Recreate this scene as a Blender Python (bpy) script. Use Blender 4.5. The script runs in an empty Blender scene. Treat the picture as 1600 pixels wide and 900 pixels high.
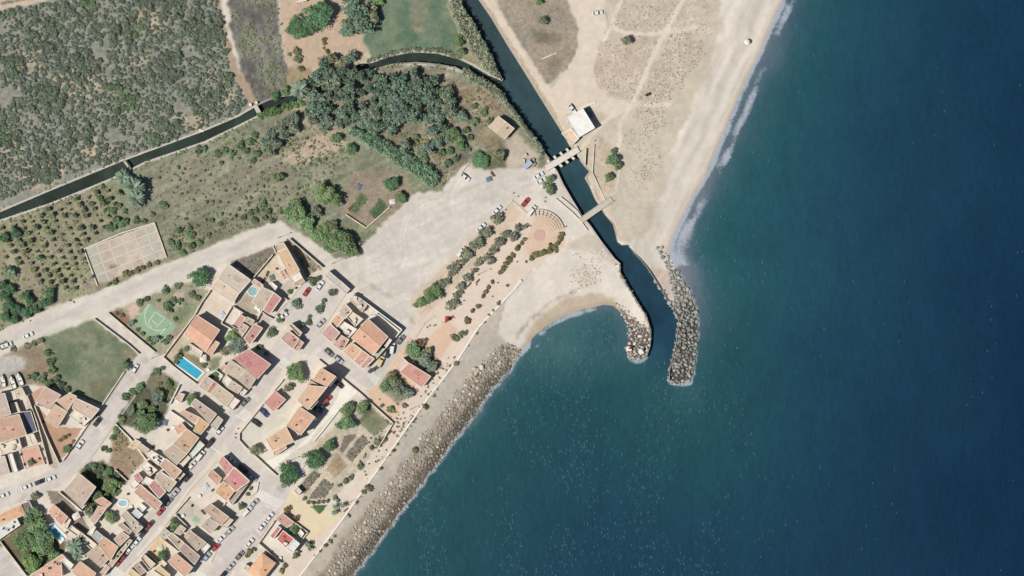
import bpy, bmesh, math, random
import numpy as np
from mathutils import Vector

# ------------------------------------------------------------------ scene, camera, light
scene = bpy.context.scene
COL = scene.collection
S = 0.25            # metres per pixel of the survey picture
ALT = 1400.0        # flying height
G = 2.0             # general ground level above the sea
random.seed(7)
rng = np.random.default_rng(11)

cam_d = bpy.data.cameras.new('camera'); cam = bpy.data.objects.new('camera', cam_d); COL.objects.link(cam)
cam.location = (0, 0, ALT + G)
cam_d.sensor_width = 36; cam_d.lens = 36 * ALT / 400.0
cam_d.clip_start = 10; cam_d.clip_end = 20000
scene.camera = cam
scene.render.resolution_x = 1024; scene.render.resolution_y = 576

SUN_EL = math.radians(57)
sdx, sdy = 0.915, 0.403                                   # shadows fall this way
world = bpy.data.worlds.new('World'); scene.world = world; world.use_nodes = True
wn = world.node_tree.nodes; wl = world.node_tree.links
bg = wn['Background']
sky = wn.new('ShaderNodeTexSky'); sky.sky_type = 'NISHITA'; sky.sun_disc = False
sky.sun_elevation = SUN_EL; sky.sun_rotation = math.atan2(-sdx, -sdy)
wl.new(sky.outputs[0], bg.inputs[0]); bg.inputs[1].default_value = 0.06
sun_d = bpy.data.lights.new('sun', 'SUN'); sun = bpy.data.objects.new('sun', sun_d); COL.objects.link(sun)
sun_d.energy = 4.5; sun_d.angle = math.radians(0.5); sun_d.color = (1.0, 0.95, 0.87)
sun.rotation_euler = Vector((sdx * math.cos(SUN_EL), sdy * math.cos(SUN_EL), -math.sin(SUN_EL))).to_track_quat('-Z', 'Y').to_euler()
sun.location = (-300, -150, 400)
scene.view_settings.view_transform = 'Standard'; scene.view_settings.look = 'None'
scene.view_settings.exposure = 0.25; scene.view_settings.gamma = 1.0
KEXP = np.array([1.62, 1.58, 1.525])          # picture value of a white sunlit horizontal surface under this sun, sky and exposure

# ------------------------------------------------------------------ small tools
TILES = dict(Z=(0,0,1), A=(0,360,5), B=(160,380,5), C=(340,360,5), D=(0,540,5), E=(160,520,5), F=(0,720,5), G=(160,720,5), H=(340,720,5),
  I=(340,520,5), J=(480,440,5), K=(540,560,5), L=(600,360,5), M=(700,200,5), N=(800,280,5), O=(880,420,5), P=(820,140,5),
  Q=(0,0,3.75), R=(300,0,5), S=(480,0,3.75), U=(380,140,3.75), V=(0,160,3.75), W=(740,0,4.615), X=(900,0,3), Y=(900,200,3),
  AA=(180,620,5), AB=(380,620,5), AC=(720,400,5), AD=(0,580,5), AE=(640,150,6), AF=(420,0,6), AG=(500,640,3.75), AH=(280,420,7.5),
  AL=(0,800,9), AM=(160,800,8.889), AN=(380,780,7.5), AO=(220,560,7.5), AP=(380,560,7.5))
def T(s):
    """'C 10,20 30,40' -> picture pixels of the whole survey picture"""
    w = s.split(); x0, y0, k = TILES[w[0]]
    return [(x0 + float(a.split(',')[0]) / k, y0 + float(a.split(',')[1]) / k) for a in w[1:]]
def Wd(p, z=0.0):
    k = (ALT + G - z) / ALT
    return ((p[0] - 800) * S * k, (450 - p[1]) * S * k)
def s2l(c):
    c = np.asarray(c, float) / 255.0
    return np.where(c <= 0.04045, c / 12.92, ((c + 0.055) / 1.055) ** 2.4)
def alb(c):
    return np.clip(s2l(c) / KEXP, 0.0, 0.82)
def tag(o, label=None, cat=None, group=None, kind=None):
    if label: o['label'] = label
    if cat: o['category'] = cat
    if group: o['group'] = group
    if kind: o['kind'] = kind
    return o
def empty(name, loc, label=None, cat=None, group=None, rz=0.0):
    o = bpy.data.objects.new(name, None); COL.objects.link(o); o.location = loc; o.rotation_euler = (0, 0, rz)
    o.empty_display_size = 0.5
    return tag(o, label, cat, group)
def link(name, me, parent=None, loc=(0,0,0), rz=0.0, sc=None):
    o = bpy.data.objects.new(name, me); COL.objects.link(o); o.parent = parent
    o.location = loc; o.rotation_euler = (0, 0, rz)
    if sc is not None: o.scale = sc
    return o
def np_mesh(name, v, f, mat=None, col=None, colname='albedo', smooth=False):
    """v (n,3), f (m,k) -> mesh ; col (n,3) point colours"""
    v = np.asarray(v, np.float32); f = np.asarray(f, np.int32)
    me = bpy.data.meshes.new(name); n, (m, k) = len(v), f.shape
    me.vertices.add(n); me.vertices.foreach_set('co', v.ravel())
    me.loops.add(m * k); me.loops.foreach_set('vertex_index', f.ravel())
    me.polygons.add(m); me.polygons.foreach_set('loop_start', np.arange(0, m * k, k, dtype=np.int32))
    me.polygons.foreach_set('loop_total', np.full(m, k, np.int32))
    if col is not None:
        a = me.attributes.new(colname, 'FLOAT_COLOR', 'POINT')
        a.data.foreach_set('color', np.hstack([col, np.ones((n, 1))]).astype(np.float32).ravel())
    if mat: me.materials.append(mat)
    me.update(calc_edges=True); me.validate()
    if smooth: me.polygons.foreach_set('use_smooth', np.ones(m, bool))
    return me
class MB:
    """collects faces into ONE mesh"""
    def __init__(s): s.v = []; s.f = []; s.m = []
    def add(s, vs, fs, mi=0):
        b = len(s.v); s.v += [tuple(a) for a in vs]; s.f += [tuple(b + i for i in f) for f in fs]; s.m += [mi] * len(fs)
    def box(s, x0, x1, y0, y1, z0, z1, mi=0):
        s.add([(x0,y0,z0),(x1,y0,z0),(x1,y1,z0),(x0,y1,z0),(x0,y0,z1),(x1,y0,z1),(x1,y1,z1),(x0,y1,z1)],
              [(0,3,2,1),(4,5,6,7),(0,1,5,4),(1,2,6,5),(2,3,7,6),(3,0,4,7)], mi)
    def prism(s, poly, z0, z1, mi=0, bottom=False, top_mi=None):
        n = len(poly)
        if area(poly) < 0: poly = poly[::-1]
        vs = [(p[0], p[1], z0) for p in poly] + [(p[0], p[1], z1) for p in poly]
        s.add(vs, [(i, (i+1) % n, n + (i+1) % n, n + i) for i in range(n)], mi)
        s.add([(p[0], p[1], z1) for p in poly], [tuple(range(n))], mi if top_mi is None else top_mi)
        if bottom: s.add([(p[0], p[1], z0) for p in poly], [tuple(reversed(range(n)))], mi)
    def bar(s, a, b, w, h, mi=0):
        """beam from a to b (3d), w wide, h high, centred on the line's bottom"""
        a = Vector(a); b = Vector(b); d = (b - a); d.z = 0
        if d.length < 1e-6: d = Vector((1, 0, 0))
        n = Vector((-d.y, d.x, 0)).normalized() * (w / 2); u = Vector((0, 0, h))
        vs = [a - n, b - n, b + n, a + n, a - n + u, b - n + u, b + n + u, a + n + u]
        s.add(vs, [(0,3,2,1),(4,5,6,7),(0,1,5,4),(1,2,6,5),(2,3,7,6),(3,0,4,7)], mi)
    def tube(s, pts, rs, k=6, mi=0):
        rings = []
        for i, p in enumerate(pts):
            p = Vector(p); q = Vector(pts[min(i+1, len(pts)-1)]) - Vector(pts[max(i-1, 0)])
            q.normalize(); x = q.orthogonal().normalized(); y = q.cross(x)
            rings.append([p + (x * math.cos(t) + y * math.sin(t)) * rs[i] for t in [2*math.pi*j/k for j in range(k)]])
        b = [v for r in rings for v in r]; fs = []
        for i in range(len(pts)-1):
            for j in range(k):
                fs.append((i*k+j, i*k+(j+1)%k, (i+1)*k+(j+1)%k, (i+1)*k+j))
        fs.append(tuple(range((len(pts)-1)*k, len(pts)*k)))
        s.add(b, fs, mi)
    def mesh(s, name, mats, smooth=False):
        me = bpy.data.meshes.new(name); me.from_pydata(s.v, [], s.f)
        for m in (mats if isinstance(mats, (list, tuple)) else [mats]): me.materials.append(m)
        me.polygons.foreach_set('material_index', s.m)
        if smooth: me.polygons.foreach_set('use_smooth', [True] * len(s.f))
        me.update(); return me
    def build(s, name, mats, parent=None, loc=(0,0,0), rz=0.0, smooth=False):
        return link(name, s.mesh(name, mats, smooth), parent, loc, rz)
def area(p):
    return 0.5 * sum(p[i][0] * p[(i+1) % len(p)][1] - p[(i+1) % len(p)][0] * p[i][1] for i in range(len(p)))
def inset(poly, d):
    if area(poly) < 0: poly = poly[::-1]
    n = len(poly); out = []
    for i in range(n):
        a, b, c = Vector(poly[i-1]), Vector(poly[i]), Vector(poly[(i+1) % n])
        e1 = (b - a).normalized(); e2 = (c - b).normalized()
        n1 = Vector((-e1.y, e1.x)); n2 = Vector((-e2.y, e2.x)); m = (n1 + n2)
        k = max(0.35, 1 + n1.dot(n2)); out.append(tuple(b + m * (d / k)))
    return out
ORD = ('first second third fourth fifth sixth seventh eighth ninth tenth eleventh twelfth thirteenth fourteenth fifteenth sixteenth '
       'seventeenth eighteenth nineteenth twentieth twenty-first twenty-second twenty-third twenty-fourth twenty-fifth').split()
def inpoly(X, Y, poly):
    r = np.zeros(X.shape, bool); n = len(poly); j = n - 1
    for i in range(n):
        xi, yi = poly[i]; xj, yj = poly[j]
        if yi != yj:
            r ^= ((yi > Y) != (yj > Y)) & (X < (xj - xi) * (Y - yi) / (yj - yi) + xi)
        j = i
    return r
def dist_poly(X, Y, pts):
    d = np.full(X.shape, 1e9)
    for (x0, y0), (x1, y1) in zip(pts[:-1], pts[1:]):
        dx, dy = x1 - x0, y1 - y0; L = dx*dx + dy*dy + 1e-9
        t = np.clip(((X - x0) * dx + (Y - y0) * dy) / L, 0, 1)
        d = np.minimum(d, np.hypot(X - x0 - t * dx, Y - y0 - t * dy))
    return d
def thick(pts, w):
    """polyline -> polygon of width w (pixels); w may be a list"""
    L, R = [], []; n = len(pts)
    for i, p in enumerate(pts):
        a = pts[max(i-1, 0)]; b = pts[min(i+1, n-1)]; dx, dy = b[0]-a[0], b[1]-a[1]; l = math.hypot(dx, dy) or 1
        h = (w[i] if isinstance(w, (list, tuple)) else w) / 2
        L.append((p[0] - dy/l*h, p[1] + dx/l*h)); R.append((p[0] + dy/l*h, p[1] - dx/l*h))
    return L + R[::-1]
def scatter(poly, n, rmin, seed=1, tries=40, inside=None):
    """random points in a picture polygon, none nearer than rmin"""
    r = random.Random(seed); xs = [p[0] for p in poly]; ys = [p[1] for p in poly]
    pts = []; cell = {}; k = max(rmin, 0.5)
    for _ in range(n * tries):
        if len(pts) >= n: break
        x = r.uniform(min(xs), max(xs)); y = r.uniform(min(ys), max(ys))
        c = False; j = len(poly) - 1
        for i in range(len(poly)):
            if (poly[i][1] > y) != (poly[j][1] > y) and x < (poly[j][0]-poly[i][0])*(y-poly[i][1])/(poly[j][1]-poly[i][1]) + poly[i][0]: c = not c
            j = i
        if not c: continue
        cx, cy = int(x // k), int(y // k)
        if any((x-q[0])**2 + (y-q[1])**2 < rmin*rmin for a in (-1,0,1) for b in (-1,0,1) for q in cell.get((cx+a, cy+b), ())): continue
        cell.setdefault((cx, cy), []).append((x, y)); pts.append((x, y))
    return pts

# ------------------------------------------------------------------ materials
def new_mat(name):
    m = bpy.data.materials.new(name); m.use_nodes = True
    nt = m.node_tree; return m, nt, nt.nodes, nt.links, nt.nodes['Principled BSDF']
def mathn(nt, op, a, b=None, c=None, clamp=False):
    n = nt.nodes.new('ShaderNodeMath'); n.operation = op; n.use_clamp = clamp
    for i, v in enumerate((a, b, c)):
        if v is None: continue
        if isinstance(v, (int, float)): n.inputs[i].default_value = v
        else: nt.links.new(v, n.inputs[i])
    return n.outputs[0]
def noise(nt, scale, detail=3, rough=0.6, vec=None, dist=0.0):
    n = nt.nodes.new('ShaderNodeTexNoise'); n.inputs['Scale'].default_value = scale
    n.inputs['Detail'].default_value = detail; n.inputs['Roughness'].default_value = rough; n.inputs['Distortion'].default_value = dist
    if vec is None: vec = nt.nodes.new('ShaderNodeNewGeometry').outputs['Position']
    nt.links.new(vec, n.inputs['Vector']); return n.outputs['Fac']
def scaled(nt, colour, fac):
    n = nt.nodes.new('ShaderNodeVectorMath'); n.operation = 'SCALE'
    if isinstance(colour, tuple): n.inputs[0].default_value = colour
    else: nt.links.new(colour, n.inputs[0])
    nt.links.new(fac, n.inputs['Scale']); return n.outputs[0]
def mixc(nt, f, a, b):
    n = nt.nodes.new('ShaderNodeMix'); n.data_type = 'RGBA'
    if isinstance(f, (int, float)): n.inputs['Factor'].default_value = f
    else: nt.links.new(f, n.inputs['Factor'])
    for s, v in (('A', a), ('B', b)):
        i = [q for q in n.inputs if q.name == s and q.type == 'RGBA'][0]
        if isinstance(v, tuple): i.default_value = (*v, 1)
        else: nt.links.new(v, i)
    return [q for q in n.outputs if q.type == 'RGBA'][0]
def bump(nt, bs, h, strength=0.3, dist=0.1):
    b = nt.nodes.new('ShaderNodeBump'); b.inputs['Strength'].default_value = strength; b.inputs['Distance'].default_value = dist
    nt.links.new(h, b.inputs['Height']); nt.links.new(b.outputs[0], bs.inputs['Normal'])
MATS = {}
def paint(name, rgb, amp=0.12, scale=1.2, rough=0.85, objr=0.0, spec=0.2, stain=None, metal=0.0):
    """plain weathered surface: colour x two noises (x a random value for each object)"""
    key = (name, tuple(rgb), amp, scale, rough, objr, stain)
    if key in MATS: return MATS[key]
    m, nt, N, L, bs = new_mat(name)
    a = noise(nt, scale, 4, 0.65); b = noise(nt, scale * 0.17, 2, 0.5)
    f = mathn(nt, 'ADD', mathn(nt, 'MULTIPLY', mathn(nt, 'SUBTRACT', a, 0.5), amp * 3.2), mathn(nt, 'MULTIPLY', mathn(nt, 'SUBTRACT', b, 0.5), amp * 2.2))
    f = mathn(nt, 'ADD', f, 1.0)
    if objr:
        oi = N.new('ShaderNodeObjectInfo')
        f = mathn(nt, 'MULTIPLY', f, mathn(nt, 'ADD', mathn(nt, 'MULTIPLY', oi.outputs['Random'], 2 * objr), 1 - objr))
    c = tuple(float(x) for x in alb(rgb))
    if stain:
        s = noise(nt, scale * 0.45, 3, 0.7)
        s = mathn(nt, 'MULTIPLY', mathn(nt, 'SUBTRACT', s, 0.5), 5.0, clamp=True)
        c = mixc(nt, s, c, tuple(float(x) for x in alb(stain)))
    L.new(scaled(nt, c, f), bs.inputs['Base Color'])
    bs.inputs['Roughness'].default_value = rough; bs.inputs['Specular IOR Level'].default_value = spec; bs.inputs['Metallic'].default_value = metal
    MATS[key] = m; return m
def ground_mat(name, amp=0.2, scale=1.0, fine=5.0, bs_strength=0.4, speck=0.0):
    m, nt, N, L, bs = new_mat(name)
    at = N.new('ShaderNodeAttribute'); at.attribute_name = 'albedo'
    a = noise(nt, scale, 5, 0.7); b = noise(nt, fine, 3, 0.6)
    f = mathn(nt, 'ADD', mathn(nt, 'MULTIPLY', mathn(nt, 'SUBTRACT', a, 0.5), amp * 3.5), mathn(nt, 'MULTIPLY', mathn(nt, 'SUBTRACT', b, 0.5), amp * 1.5))
    if speck:                                              # dark little weeds and clods
        sp = mathn(nt, 'MULTIPLY', mathn(nt, 'SUBTRACT', noise(nt, 1.7, 3, 0.65), 0.56), 9.0, clamp=True)
        f = mathn(nt, 'SUBTRACT', f, mathn(nt, 'MULTIPLY', sp, speck))
    L.new(scaled(nt, at.outputs['Color'], mathn(nt, 'ADD', f, 1.0)), bs.inputs['Base Color'])
    bs.inputs['Roughness'].default_value = 0.95; bs.inputs['Specular IOR Level'].default_value = 0.1
    bump(nt, bs, a, bs_strength, 0.35)
    return m
def leaf_mat(name, rgb, objr=0.22, hue=None):
    m, nt, N, L, bs = new_mat(name)
    at = N.new('ShaderNodeAttribute'); at.attribute_name = 'tint'
    oi = N.new('ShaderNodeObjectInfo')
    c = tuple(float(x) for x in alb(rgb))
    if hue: c = mixc(nt, mathn(nt, 'FRACT', mathn(nt, 'MULTIPLY', oi.outputs['Random'], 7.31)), c, tuple(float(x) for x in alb(hue)))
    f = mathn(nt, 'MULTIPLY', mathn(nt, 'ADD', mathn(nt, 'MULTIPLY', oi.outputs['Random'], 2 * objr), 1 - objr), 1.22)
    mul = N.new('ShaderNodeVectorMath'); mul.operation = 'MULTIPLY'
    L.new(scaled(nt, c, f), mul.inputs[0]); L.new(at.outputs['Color'], mul.inputs[1])
    L.new(mul.outputs[0], bs.inputs['Base Color'])
    bs.inputs['Roughness'].default_value = 0.7; bs.inputs['Specular IOR Level'].default_value = 0.25
    tr = N.new('ShaderNodeBsdfTranslucent'); L.new(mul.outputs[0], tr.inputs['Color'])
    mx = N.new('ShaderNodeMixShader'); mx.inputs[0].default_value = 0.28
    L.new(bs.outputs[0], mx.inputs[1]); L.new(tr.outputs[0], mx.inputs[2])
    L.new(mx.outputs[0], N['Material Output'].inputs['Surface'])
    return m
CREAM = (236, 224, 204); WHITE = (246, 240, 228)
M_cream = paint('cream render', CREAM, 0.10, 1.5, stain=(214, 196, 172)); M_white = paint('white render', WHITE, 0.06, 1.5)
M_conc = paint('concrete', (205, 196, 180), 0.16, 1.2); M_concd = paint('dark concrete', (160, 152, 138), 0.2, 1.0)
M_glass = paint('window glass', (60, 70, 80), 0.05, 1, rough=0.08, spec=0.6); M_dark = paint('dark metal', (60, 58, 56), 0.05, 1, rough=0.5)
M_wood = paint('brown wood', (120, 90, 66), 0.15, 2); M_bark = paint('bark', (110, 98, 84), 0.25, 3)
M_line = paint('road paint', (240, 234, 222), 0.14, 1.6); M_rubber = paint('tyre rubber', (45, 43, 42), 0.05, 1)
# ------------------------------------------------------------------ coast, banks (survey pixels)
EAST_COAST = [(1300,-200),(1247,-60),(1222,0),(1205,40),(1186,85),(1166,125),(1150,160),(1135,200),(1118,240),(1100,280),(1080,312),(1062,345),(1050,375),(1045,393),
   (1052,412),(1063,432),(1076,452),(1087,478),(1091,510),(1087,550),(1084,585),(1074,599),(1058,601),(1046,594)]
EAST_BANK = [(720,-60),(748.7,0),(768,28),(794,71.5),(820,112.7),(844,151.7),(858,174),(878,206),(890,227),(898,238),(906,250),(913,259),(921,268),(914,278),(921,290),(930,311),
   (946,336),(958,350),(962,364),(965,378),(972,383),(981,382),(990,394),(1000,404),(1010,416),(1024,437),(1044,470),(1061,499),(1056,540),(1046,580),(1046,594)]
WEST_BANK = [(690,-60),(718,0),(742,40),(770,92),(785,124),(788,152),(804,172),(820,196),(838,218),(852,240),(862,252),(868,262),(880,288),(894,312),(910,338),(922,352),(940,378),
   (960,404),(969,412),(969,426),(980,446),(996,472),(1010,494),(1017,516),(1016,540),(1010,558)]
WEST_COAST = [(1010,558),(996,562),(981,559),(977,546),(982,528),(980,506),(969,488),(958,478),(942,477),(910,484),(880,495),(858,507),(838,522),(824,538),(812,552),(800,574),(780,596),
   (766,608),(750,634),(736,654),(720,676),(704,694),(680,728),(656,760),(640,782),(600,835),(576,868),(552,898),(500,964),(440,1040)]
CANAL_U = [(-60,357),(0,331),(80,297),(187,253),(320,204),(374,181),(403,164),(428,153),(460,148),(500,134),(535,113),(562,99),(581,98),(608,88),(645,81),(683,83),(715,91),(736,101),(763,117),(785,126)]
CANAL_D = [(-60,370),(0,344),(80,317),(171,280),(227,253),(320,221),(374,195),(408,178),(440,169),(466,157),(510,142),(545,121),(565,109),(587,107),(613,100),(651,97),(683,100),(712,105),(736,117),(760,131),(787,152)]
def ragged(pts, step, amp, seed):
    """subdivide a coast line and push its points about"""
    r = random.Random(seed); out = [pts[0]]
    for (x0, y0), (x1, y1) in zip(pts[:-1], pts[1:]):
        n_ = max(1, int(math.hypot(x1 - x0, y1 - y0) / step))
        for i in range(1, n_ + 1): out.append((x0 + (x1-x0) * i / n_ + r.uniform(-amp, amp) * (i < n_), y0 + (y1-y0) * i / n_ + r.uniform(-amp, amp) * (i < n_)))
    return out
WEST_COAST = ragged(WEST_COAST[:15], 14, 0.8, 3)[:-1] + ragged(WEST_COAST[14:], 6, 2.0, 4)
EAST_COAST = ragged(EAST_COAST[:14], 9, 1.1, 5)[:-1] + ragged(EAST_COAST[13:], 6, 1.5, 6)
EAST_LAND = EAST_COAST + EAST_BANK[::-1]
WEST_LAND = WEST_BANK + WEST_COAST + [(-60,1040),(-60,-60)]
CANAL = CANAL_U + [(792,140)] + CANAL_D[::-1]
CHANNEL = EAST_BANK + [(1046,640),(1010,640)] + WEST_BANK[::-1]

# ------------------------------------------------------------------ ground painted as one raster of soil and paving kinds, split into surfaces
STEP = 2.0
gx = np.arange(-60, 1262, STEP); gy = np.arange(-60, 962, STEP)
GX, GY = np.meshgrid(gx, gy); NY, NX = GX.shape
def vnoise(cell, seed, shape=(NY, NX)):
    r = np.random.default_rng(seed); h, w = shape; gh, gw = int(h / cell) + 3, int(w / cell) + 3
    g = r.random((gh, gw)) * 2 - 1
    y = np.arange(h) / cell; x = np.arange(w) / cell
    y0 = y.astype(int); x0 = x.astype(int); fy = (y - y0); fx = (x - x0)
    fy = (fy * fy * (3 - 2 * fy))[:, None]; fx = (fx * fx * (3 - 2 * fx))[None]
    a = g[y0][:, x0]; b = g[y0][:, x0 + 1]; c = g[y0 + 1][:, x0]; d = g[y0 + 1][:, x0 + 1]
    return (a * (1 - fx) + b * fx) * (1 - fy) + (c * (1 - fx) + d * fx) * fy
N1 = rng.random((NY, NX)) * 2 - 1
N3, N6, N14, N40 = vnoise(2.5, 1), vnoise(6, 2), vnoise(14, 3), vnoise(40, 4)
WX = 0.6 * vnoise(5, 5) + 0.6 * vnoise(2.2, 6); WY = 0.6 * vnoise(5, 7) + 0.6 * vnoise(2.2, 8)
ROUGH = 0.35 * N1 + 0.5 * N3 + 0.5 * N6 + 0.35 * N14
col = np.zeros((NY, NX, 3)); lab = np.zeros((NY, NX), int); NAMES = ['ground']
col[:] = (226, 215, 199); col *= (1 + 0.05 * ROUGH)[..., None]
def blur(m, it):
    for _ in range(it):
        p = np.pad(m, 1, mode='edge')
        m = (p[:-2, 1:-1] + p[2:, 1:-1] + p[1:-1, :-2] + p[1:-1, 2:] + 2 * m) / 6
    return m
def layer(name, poly, rgb, soft=1, warp=1.5, amp=0.06, hue=None, k=1.0):
    """paint a polygon of soil, paving or grass; hue = second colour mixed in by large noise"""
    if isinstance(poly, str): poly = T(poly)
    if name in ('street','lane','yard','terrace','promenade','plaza','sports_court','tennis_court','alley','planting_bed','lawn') and soft == 1: soft = 0; warp *= 0.6
    xs = [p[0] for p in poly]; ys = [p[1] for p in poly]; pad = 14 + soft * 2
    i0 = max(0, int((min(xs) + 60 - pad) / STEP)); i1 = min(NX, int((max(xs) + 60 + pad) / STEP) + 1)
    j0 = max(0, int((min(ys) + 60 - pad) / STEP)); j1 = min(NY, int((max(ys) + 60 + pad) / STEP) + 1)
    sl = (slice(j0, j1), slice(i0, i1))
    m = inpoly(GX[sl] + warp * 2 * WX[sl], GY[sl] + warp * 2 * WY[sl], poly)
    a = blur(m.astype(float), soft)[..., None] * k
    c = np.array(rgb, float)[None, None]
    if hue is not None:
        h = np.clip(0.5 + 0.9 * N14[sl] + 0.6 * N6[sl], 0, 1)[..., None]; c = c * (1 - h) + np.array(hue, float) * h
    c = c * (1 + amp * ROUGH[sl])[..., None]
    col[sl] = col[sl] * (1 - a) + c * a
    if name:
        if name not in NAMES: NAMES.append(name)
        lab[sl][m] = NAMES.index(name)
# west: farmland
layer('scrub_field', [(-60,40),(0,14),(78,0),(90,-60),(342,-60),(346,20),(355,60),(368,120),(394,165),(374,181),(320,204),(187,253),(0,331),(-60,357)], (160,158,144), 2, 2, 0.14, (146,146,132))
for q in [(120,130,45),(45,95,28),(210,95,20),(340,120,22),(230,30,30),(60,270,40),(150,235,30),(300,190,30),(355,150,20),(20,230,20)]:
    layer(None, [(q[0]+q[2]*math.cos(t), q[1]+0.6*q[2]*math.sin(t)) for t in np.linspace(0, 6.28, 14)], (186,172,148), 5, 5, 0.12)
layer('dirt_track', [(-60,-60),(90,-60),(78,0),(0,15),(-60,38)], (208,188,164), 1, 1)
layer(None, thick([(0,6),(70,-8)], 3), (120,112,96), 1, 1)
layer('fallow_field', [(352,-60),(432,-60),(436,30),(444,80),(452,125),(452,142),(400,166),(376,112),(360,40)], (126,122,114), 2, 2, 0.2, (128,128,112))
layer('dirt_track', thick([(338,-60),(340,0),(352,60),(370,115),(398,168)], [10,9,9,11,16]), (176,154,130), 2, 2, 0.1)
layer('sandy_yard', [(432,-60),(575,-60),(572,95),(540,125),(500,145),(458,143),(450,110),(438,30)], (208,182,158), 2, 3, 0.07, (196,172,148))
layer(None, [(446,108),(480,104),(500,125),(520,120),(500,145),(452,143)], (160,142,114), 3, 3, 0.15)
layer('meadow', [(575,-60),(692,-60),(700,10),(716,50),(720,85),(683,82),(645,80),(608,87),(578,97),(568,60)], (104,128,104), 2, 2, 0.1, (120,132,108))
layer(None, [(640,-10),(672,5),(668,40),(640,45)], (136,138,116), 6, 4, 0.1)
layer(None, [(642,42),(662,40),(664,50),(645,52)], (160,146,120), 3, 2, 0.1)
layer('bank', [(690,-60),(718,-60),(720,0),(742,40),(770,92),(786,126),(763,117),(736,101),(715,91),(716,50),(700,10)], (158,148,120), 2, 2, 0.15)
layer('field', [(-60,372),(0,346),(80,318),(171,281),(227,254),(320,222),(408,179),(466,157),(530,127),(565,110),(613,101),(683,101),(737,118),(788,153),(818,190),(838,215),(856,248),(850,264),
   (800,264),(745,264),(722,258),(692,298),(645,306),(600,350),(548,402),(528,404),(506,390),(468,364),(435,345),(340,380),(240,421),(152,456),(80,480),(0,518),(-60,545)], (150,149,127), 2, 2, 0.14, (132,135,108))
layer('orchard_ground', [(-60,374),(0,347),(150,294),(190,292),(180,340),(128,388),(150,455),(80,480),(0,516),(-60,540)], (172,159,136), 2, 2, 0.12, (150,146,118))
layer('dry_field', [(236,262),(400,200),(520,205),(545,235),(470,330),(432,342),(265,402),(246,345)], (160,153,132), 3, 3, 0.13, (136,139,114))
layer(None, [(260,350),(430,330),(432,342),(268,402)], (140,136,114), 4, 4, 0.15)
layer(None, [(470,205),(530,200),(545,225),(470,260),(440,250)], (190,172,150), 5, 4, 0.1)
layer('grove_floor', [(405,205),(470,160),(560,110),(690,106),(780,160),(735,245),(690,290),(600,215),(540,185),(455,230),(420,250)], (138,134,114), 3, 3, 0.18, (158,150,128))
layer(None, [(690,125),(760,140),(790,170),(770,200),(720,160)], (166,148,122), 4, 4, 0.15)
layer(None, [(615,215),(690,200),(700,240),(660,260)], (160,144,116), 4, 4, 0.15)
layer('allotment', 'U 640,470 950,500 1000,600 850,760 720,810 560,720', (160,146,126), 2, 2, 0.12)
layer('vegetable_bed', 'U 690,600 730,640 660,730 625,700', (104,122,84), 1, 1, 0.15)
layer('vegetable_bed', 'U 800,640 850,680 780,760 740,720', (88,114,74), 1, 1, 0.15)
layer('yard', 'AE 560,620 720,430 910,410 1010,330 1200,560 1200,760 600,760 480,740', (196,182,162), 3, 2, 0.08)
layer(None, 'AE 620,520 780,480 900,540 890,680 690,690 590,640', (112,116,88), 2, 2, 0.15)
layer(None, 'AE 720,720 800,700 850,790 780,830 700,780', (168,150,128), 2, 2, 0.15)
layer('grove_floor', 'AE 640,300 740,290 890,410 900,560 700,480 640,420', (142,130,108), 3, 2, 0.16)
# roads and streets
layer('gravel_car_park', [(524,408),(548,402),(600,350),(645,306),(692,298),(722,258),(745,264),(800,264),(850,263),(868,265),(910,340),(925,356),(900,372),(870,335),(830,300),(808,308),(780,330),
   (640,470),(655,490),(640,522),(622,520),(554,446)], (214,204,191), 2, 1.5, 0.04, (219,209,196))
for k, (a, w) in enumerate([([(560,420),(640,400),(700,340),(760,290),(840,285)],5),([(570,440),(640,440),(690,380),(740,300)],4),([(560,410),(600,390),(660,330),(720,290)],4),([(590,470),(630,470),(690,400)],4),
      ([(640,360),(700,330),(690,400),(640,420)],3),([(700,290),(780,280),(850,270)],6),([(600,380),(650,380),(700,360),(720,310)],3)]):
    layer(None, thick(a, w), (226,217,204), 2, 2, 0.04, k=0.45)
layer(None, 'J 480,0 560,60 700,130 640,140 500,60', (186,176,164), 3, 3, 0.1)
layer(None, 'J 780,260 870,330 840,340 790,300', (186,172,154), 2, 2, 0.1)
layer('dirt_road', [(-60,545),(0,518),(30,504),(80,480),(152,456),(240,422),(340,380),(390,360),(435,345),(468,364),(506,390),(526,408),(556,448),(545,452),(504,418),(452,374),(426,384),(400,394),(360,411),(288,438),(240,458),(166,486),(136,500),(66,526),(40,541),(-60,585)], (220,210,196), 1, 1, 0.04)
layer(None, thick([(-40,557),(60,508),(160,468),(260,428),(350,392),(430,362)], 11), (210,201,190), 3, 1.5, 0.03)
layer('tennis_court', [(131,389),(241,348),(260,402),(152,446)], (196,180,164), 1, 0.6, 0.06, (204,188,170))
layer(None, [(131,389),(150,382),(171,438),(152,446)], (190,184,168), 2, 2, 0.06); layer(None, [(215,360),(240,350),(258,400),(236,408)], (194,186,170), 3, 3, 0.06)
layer(None, 'A 860,270 920,270 920,310 865,310', (150,126,106), 2, 2, 0.1)
layer(None, thick(T('A 765,440 1000,350 1190,270'), 5), (168,148,126), 2, 2, 0.15)
layer('grass_field', [(68,526),(147,499),(200,539),(216,553),(208,562),(194,582),(158,634),(110,614),(106,606),(88,588),(75,560),(66,540)], (114,128,102), 2, 1.5, 0.12, (132,136,110))
layer(None, [(150,590),(180,590),(160,625),(140,615)], (124,122,96), 6, 4, 0.1); layer(None, [(190,545),(212,552),(200,565)], (150,136,112), 4, 3, 0.1)
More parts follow.
